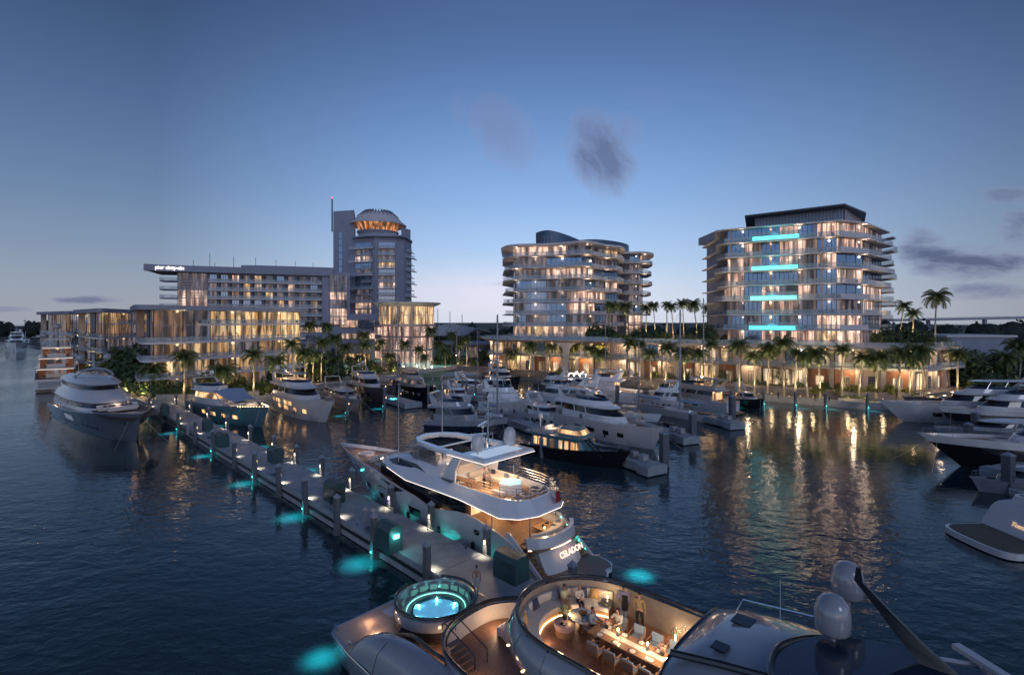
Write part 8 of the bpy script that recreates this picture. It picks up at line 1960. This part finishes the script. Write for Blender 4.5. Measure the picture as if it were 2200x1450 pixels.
    b.box((hd.x+0.079*sc,hd.y,hd.z-0.05*sc),(0.012*sc,0.045*sc,0.010*sc)); b.build('face_features',EYEM,e)
    b = MB()
    for s_ in (-1,1): b.lathe([(0,-0.03*sc),(0.014*sc,-0.01*sc),(0.016*sc,0.012*sc),(0,0.03*sc)],(hd.x-0.005*sc,hd.y+s_*0.083*sc,hd.z),8,sy=0.5)
    b.build('ear',skin,e)
    return e
CW = cloth('white',(0.55,0.52,0.48)); CSAGE = cloth('sage',(0.36,0.38,0.26)); CBLK = cloth('dark',(0.015,0.016,0.02)); CNAV = cloth('navy',(0.02,0.025,0.05)); COCH = cloth('ochre',(0.30,0.22,0.10)); CLAV = cloth('lavender',(0.30,0.28,0.36)); CTAN = cloth('khaki',(0.34,0.28,0.20)); CBLU = cloth('blue_grey',(0.24,0.28,0.36)); CGRY = cloth('grey',(0.14,0.15,0.18))
def at_f(x,y,z): return floc(x,y,z)
# on the curved sofa
person('person in a sage shirt and khaki trousers sitting left on the curved sofa', at_f(11.72,1.72,5.70), FR-0.35, dict(sit=1,lean=0.12,armL=((0.10,0.05,-0.24),(0.20,-0.12,-0.08)),armR=((0.12,0.04,-0.24),(0.18,-0.14,-0.10))), 1.78, CSAGE, CTAN, HAIRM, SKIND, sleeve='short', shoes=CW)
person('person with fair hair in a white blouse and dark trousers sitting on the curved sofa', at_f(12.22,2.32,5.70), FR-0.75, dict(sit=1,lean=0.16,armL=((0.10,0.04,-0.22),(0.16,-0.15,-0.06)),armR=((0.12,0.02,-0.22),(0.16,-0.16,-0.04)),legR=((0.40,-0.04,0.03),(0.10,-0.05,-0.40))), 1.66, CW, CNAV, HAIRL, SKINM, True, shoes=CW)
# standing at the rail, seen from behind
person('person standing at the rail in a lavender shirt with a black jacket over one arm', at_f(14.35,2.95,5.22), radians(62), dict(armL=((-0.03,0.14,-0.26),(0.12,-0.10,-0.16)),armR=((0.02,0.06,-0.28),(0.08,0.0,-0.22))), 1.82, CLAV, CBLU, HAIRM, SKIND, jacket=True, shoes=BROWN)
person('person standing at the rail in an ochre top and slim black trousers', at_f(15.15,3.0,5.22), radians(66), dict(armL=((0.0,0.10,-0.27),(0.08,-0.04,-0.22)),armR=((0.0,0.08,-0.28),(0.04,0.0,-0.24)),legR=((0.02,0.06,-0.43),(0.0,0.03,-0.40))), 1.76, COCH, CBLK, HAIRM, SKINM, shoes=BROWN)
# at the dining table
person('person in a blue shirt seated at the sofa end of the dining table', at_f(13.9,0.95,5.72), FR, dict(sit=1,lean=0.10,armL=((0.12,0.06,-0.22),(0.22,-0.06,0.0)),armR=((0.12,0.06,-0.22),(0.22,-0.06,0.0))), 1.76, CBLU, CNAV, HAIRM, SKIND)
person('person in a pale blouse seated on the far side of the dining table', at_f(14.8,1.80,5.72), FR-pi/2, dict(sit=1,lean=0.14,armL=((0.12,0.06,-0.22),(0.22,-0.06,0.0)),armR=((0.10,0.12,-0.18),(0.14,-0.06,0.14))), 1.68, CW, CTAN, HAIRM, SKINM, True)
# towel wearer on the aft deck
pm_ = P(1024,1274,2.2)
person('person with a bare back and a white towel round the waist walking towards the pier', (pm_.x,pm_.y,2.2), radians(84), dict(armL=((0.02,0.10,-0.26),(0.08,0.02,-0.22)),armR=((-0.04,0.08,-0.27),(0.02,0.0,-0.24)),legL=((0.10,0.0,-0.42),(-0.02,0,-0.40)),legR=((-0.06,0.0,-0.42),(-0.08,0,-0.38))), 1.80, None, None, HAIRM, SKINM, topless=True, skirt=CW, shoes=SKINM)
# two on the pier
for px,py,lab,hh,c1,c2,r_ in ((713,1085,'person in a dark vest and slim trousers standing left of the pair on the pier',1.76,CGRY,CBLK,2.0),(728,1088,'person in a long dark coat standing right of the pair on the pier',1.84,CBLK,CBLK,1.4)):
    q = P(px,py,1.48); person(lab,(q.x,q.y,1.48),r_,dict(armR=((0.04,0.06,-0.26),(0.14,-0.02,-0.16))),hh,c1,c2,HAIRM,SKIND)
# father and child on the upper deck of the lit yacht
q = hloc(10.3,0.3); person('tall person in dark trousers holding a child by the hands on the upper deck', (q[0],q[1],4.78), HZR+radians(200), dict(lean=0.10,armL=((0.12,0.04,-0.24),(0.20,-0.05,-0.14)),armR=((0.12,0.04,-0.24),(0.20,-0.05,-0.14))), 1.80, CGRY, CBLK, HAIRM, SKIND, sleeve='short')
q = hloc(9.72,0.10); person('small child reaching up with both hands beside the tub on the upper deck', (q[0],q[1],4.78), HZR+radians(20), dict(armL=((0.10,0.05,0.20),(0.14,-0.03,0.20)),armR=((0.10,0.05,0.20),(0.14,-0.03,0.20)),legL=((0.14,0,-0.40),(-0.10,0,-0.38))), 1.05, CGRY, CBLK, HAIRM, SKIND)
# strollers on the promenade
for i,(px,py,lab) in enumerate(((1612,843,'person in dark clothes strolling on the promenade left of the first teal quay post'),(1751,853,'person strolling beside the middle quay post, left of a pair'),(1782,855,'person strolling to the right of the middle quay post'),(1672,848,'person strolling between the second and third quay posts'))):
    q = P(px,py+8,1.5); person(lab,(q.x,q.y,1.5),G.uniform(0,6),dict(legL=((0.12,0,-0.42),(0,0,-0.4)),legR=((-0.08,0,-0.42),(-0.08,0,-0.38))),1.72,G.choice([CBLK,CGRY,CNAV]),CBLK,HAIRM,SKIND)
# ------------------------------------------------------------------ small fittings that make it a working marina
# cleats, hoses and joints on the pier
first = None
for i in range(22):
    for side_ in (0,1):
        x_ = s0+4+i*5.2
        if x_ > s1-2: continue
        y_ = -0.28 if side_ else -PW+0.28
        if first is None:
            b = MB(); b.box((0,0,0.05),(0.10,0.06,0.10)); b.tube([(-0.16,0,0.11),(0.16,0,0.11)],0.025,6); first = b.build('cleat', DARKM, pier); o = first
        else: o = first.copy(); COL.objects.link(o); o.parent = pier
        o.location = (x_, y_, 1.48)
rnd = random.Random(8)
for i,(x_,y_) in enumerate(((4,-3.6),(11,-0.8),(20,-3.7),(33,-0.8),(47,-3.7),(60,-0.9))):
    q = PA+PD_*x_+PN*(-y_); e = empty('coiled_hose', (q.x,q.y,1.5), 0.4*i, '%s coiled hose lying on the pier from its near end' % ORD[i], 'hose', 'coiled hoses on the pier')
    b = MB(); b.tube([((0.22+0.012*k)*cos(k*0.5),(0.22+0.012*k)*sin(k*0.5),0.03+0.02*(k%3)) for k in range(44)]+[(1.4,0.3,0.03)], 0.02, 5); b.build('hose', NAVYP if i%2 else CONCW, e)
# mooring lines: hang from the hero yacht and the bank yachts
def line_(parent, a, b_, sag=0.5, r=0.022):
    """rope between two world points as a part of the boat"""
    inv = parent.matrix_world.inverted(); a = Vector(a); b_ = Vector(b_); pts = []
    for i in range(11):
        t_ = i/10; p = a.lerp(b_,t_)-Vector((0,0,sag*4*t_*(1-t_))); pts.append(inv @ p)
    m_ = MB(); m_.tube(pts, r, 5); m_.build('mooring_line', CONCW, parent)
bpy.context.view_layer.update()
for x_,Y in ((30,60.2),(24,55),(16,49.4),(6,44.7),(2,39.5)):
    q = pier_pt(Y,1); h0 = hloc(x_,3.3 if x_ < 26 else 2.2); line_(HY,(h0[0],h0[1],interp(HeroHull.tab,x_)-0.1),(q.x,q.y,1.6),0.5)
for x_,Y in ((1.0,37),):
    q = pier_pt(Y,0); h0 = floc(0.5,3.6); line_(FY,(h0[0],h0[1],2.3),(q.x,q.y,1.6),0.3)
for o in list(bpy.data.objects):
    if o.type == 'EMPTY' and o.name.startswith(('motor_yacht','sport_fisher','trawler')) and o.parent is None and o.location.y < 135:
        hull = [c for c in o.children if c.name.startswith('hull') and c.type == 'MESH' and len(c.data.vertices) > 100]
        if not hull: continue
        mx = max(v.co.x for v in hull[0].data.vertices); zt = max(v.co.z for v in hull[0].data.vertices)
        for s_ in (-1,1):
            a = o.matrix_world @ Vector((mx*0.93,s_*0.5,zt-0.15)); b_ = o.matrix_world @ Vector((mx*0.98+1.5,s_*3.6,0.0)); line_(o,a,b_,0.35,0.02)
# fenders along the hero yacht
for x_ in (4,8.5,13,18):
    t_ = (x_-HX0)/HH.L; q = HH.side(t_,1.0,0.16); b = MB(); b.lathe([(0,-0.5),(0.15,-0.35),(0.15,0.35),(0,0.5)],(q[0]+HX0,q[1],1.0),10); b.tube([(q[0]+HX0,q[1],1.5),(q[0]+HX0,q[1]-0.1,HH.zs(t_))],0.012,4); b.build('fender', DARKM, HY)
# panel seams, vents, lights and hatches on the foreground yacht
def seam(pts, r=0.012, m=None): b = MB(); b.tube(pts, r, 4); b.build('panel_seam', m or CAPM, FY)
for xx in (21.0,23.0,26.0): seam([(x,y,z+0.012) for x,y,z in rr_(xx, 8.2+0.1*min(3,(xx-19.8)), 3.45 if xx < 21.5 else 3.55, zl=6.0)][4:21])
for k in (5,10,15,20):
    if k < len(wg): seam([(p[0],p[1]-0.01,p[2]+0.012) for p in (wo[k],wm[k],wg[k])])
for i in (3,8,13,18,30,36,42):
    q0,q1,q2,q3 = dk_(1,4.6,0.35,0.16)[i],dk_(1,5.3,0.0,0.43)[i],dk_(1,5.9,-0.05,0.41)[i],dk_(1,6.35,0,0.13)[i]; seam([q0,q1,q2,q3])
b = MB()
for i in (6,11,16,33): q = dk_(1,5.3,0,0.45)[i]; b.lathe([(0.05,-0.02),(0.05,0.02)],q,8)
b.build('skirt_light', LEDW, FY)
b = MB(); b.box((20.3,1.6,8.30),(0.7,0.7,0.05)); b.box((20.3,-0.6,8.34),(0.5,0.5,0.05)); b.box((23.8,2.6,8.42),(0.9,0.5,0.05)); b.build('roof_hatch', GLASSD, FY, smooth=False)
b = MB(); b.tube([(19.6,2.9,7.9),(19.8,3.0,8.35),(22.6,2.9,8.75),(22.8,2.8,8.35)],0.025,6); b.build('roof_handrail', CHROME, FY)
antenna(FY, 21.4, 2.2, 8.4, 1.6, 0, 0.012)
b = MB()
for x_,y_ in ((0.9,3.2),(2.0,-4.35),(5.5,3.7)): b.box((x_,y_,2.24),(0.1,0.06,0.10)); b.tube([(x_-0.18,y_,2.31),(x_+0.18,y_,2.31)],0.028,6)
b.build('cleat', CHROME, FY)
b = MB(); b.box((1.0,-1.0,2.215),(0.9,0.9,0.02)); b.box((1.0,1.1,2.215),(0.9,0.9,0.02)); b.build('deck_hatch', PEARL, FY, smooth=False)
seat(FY, 9.3, 2.2, 3.42, 1.0, 1.6, pi*0.9, m=CUSH); seat(FY, 9.0, 0.8, 3.42, 0.9, 1.2, pi, m=CUSH); sunpad(FY, 2.2, 2.9, 2.22, 1.5, 0.9)
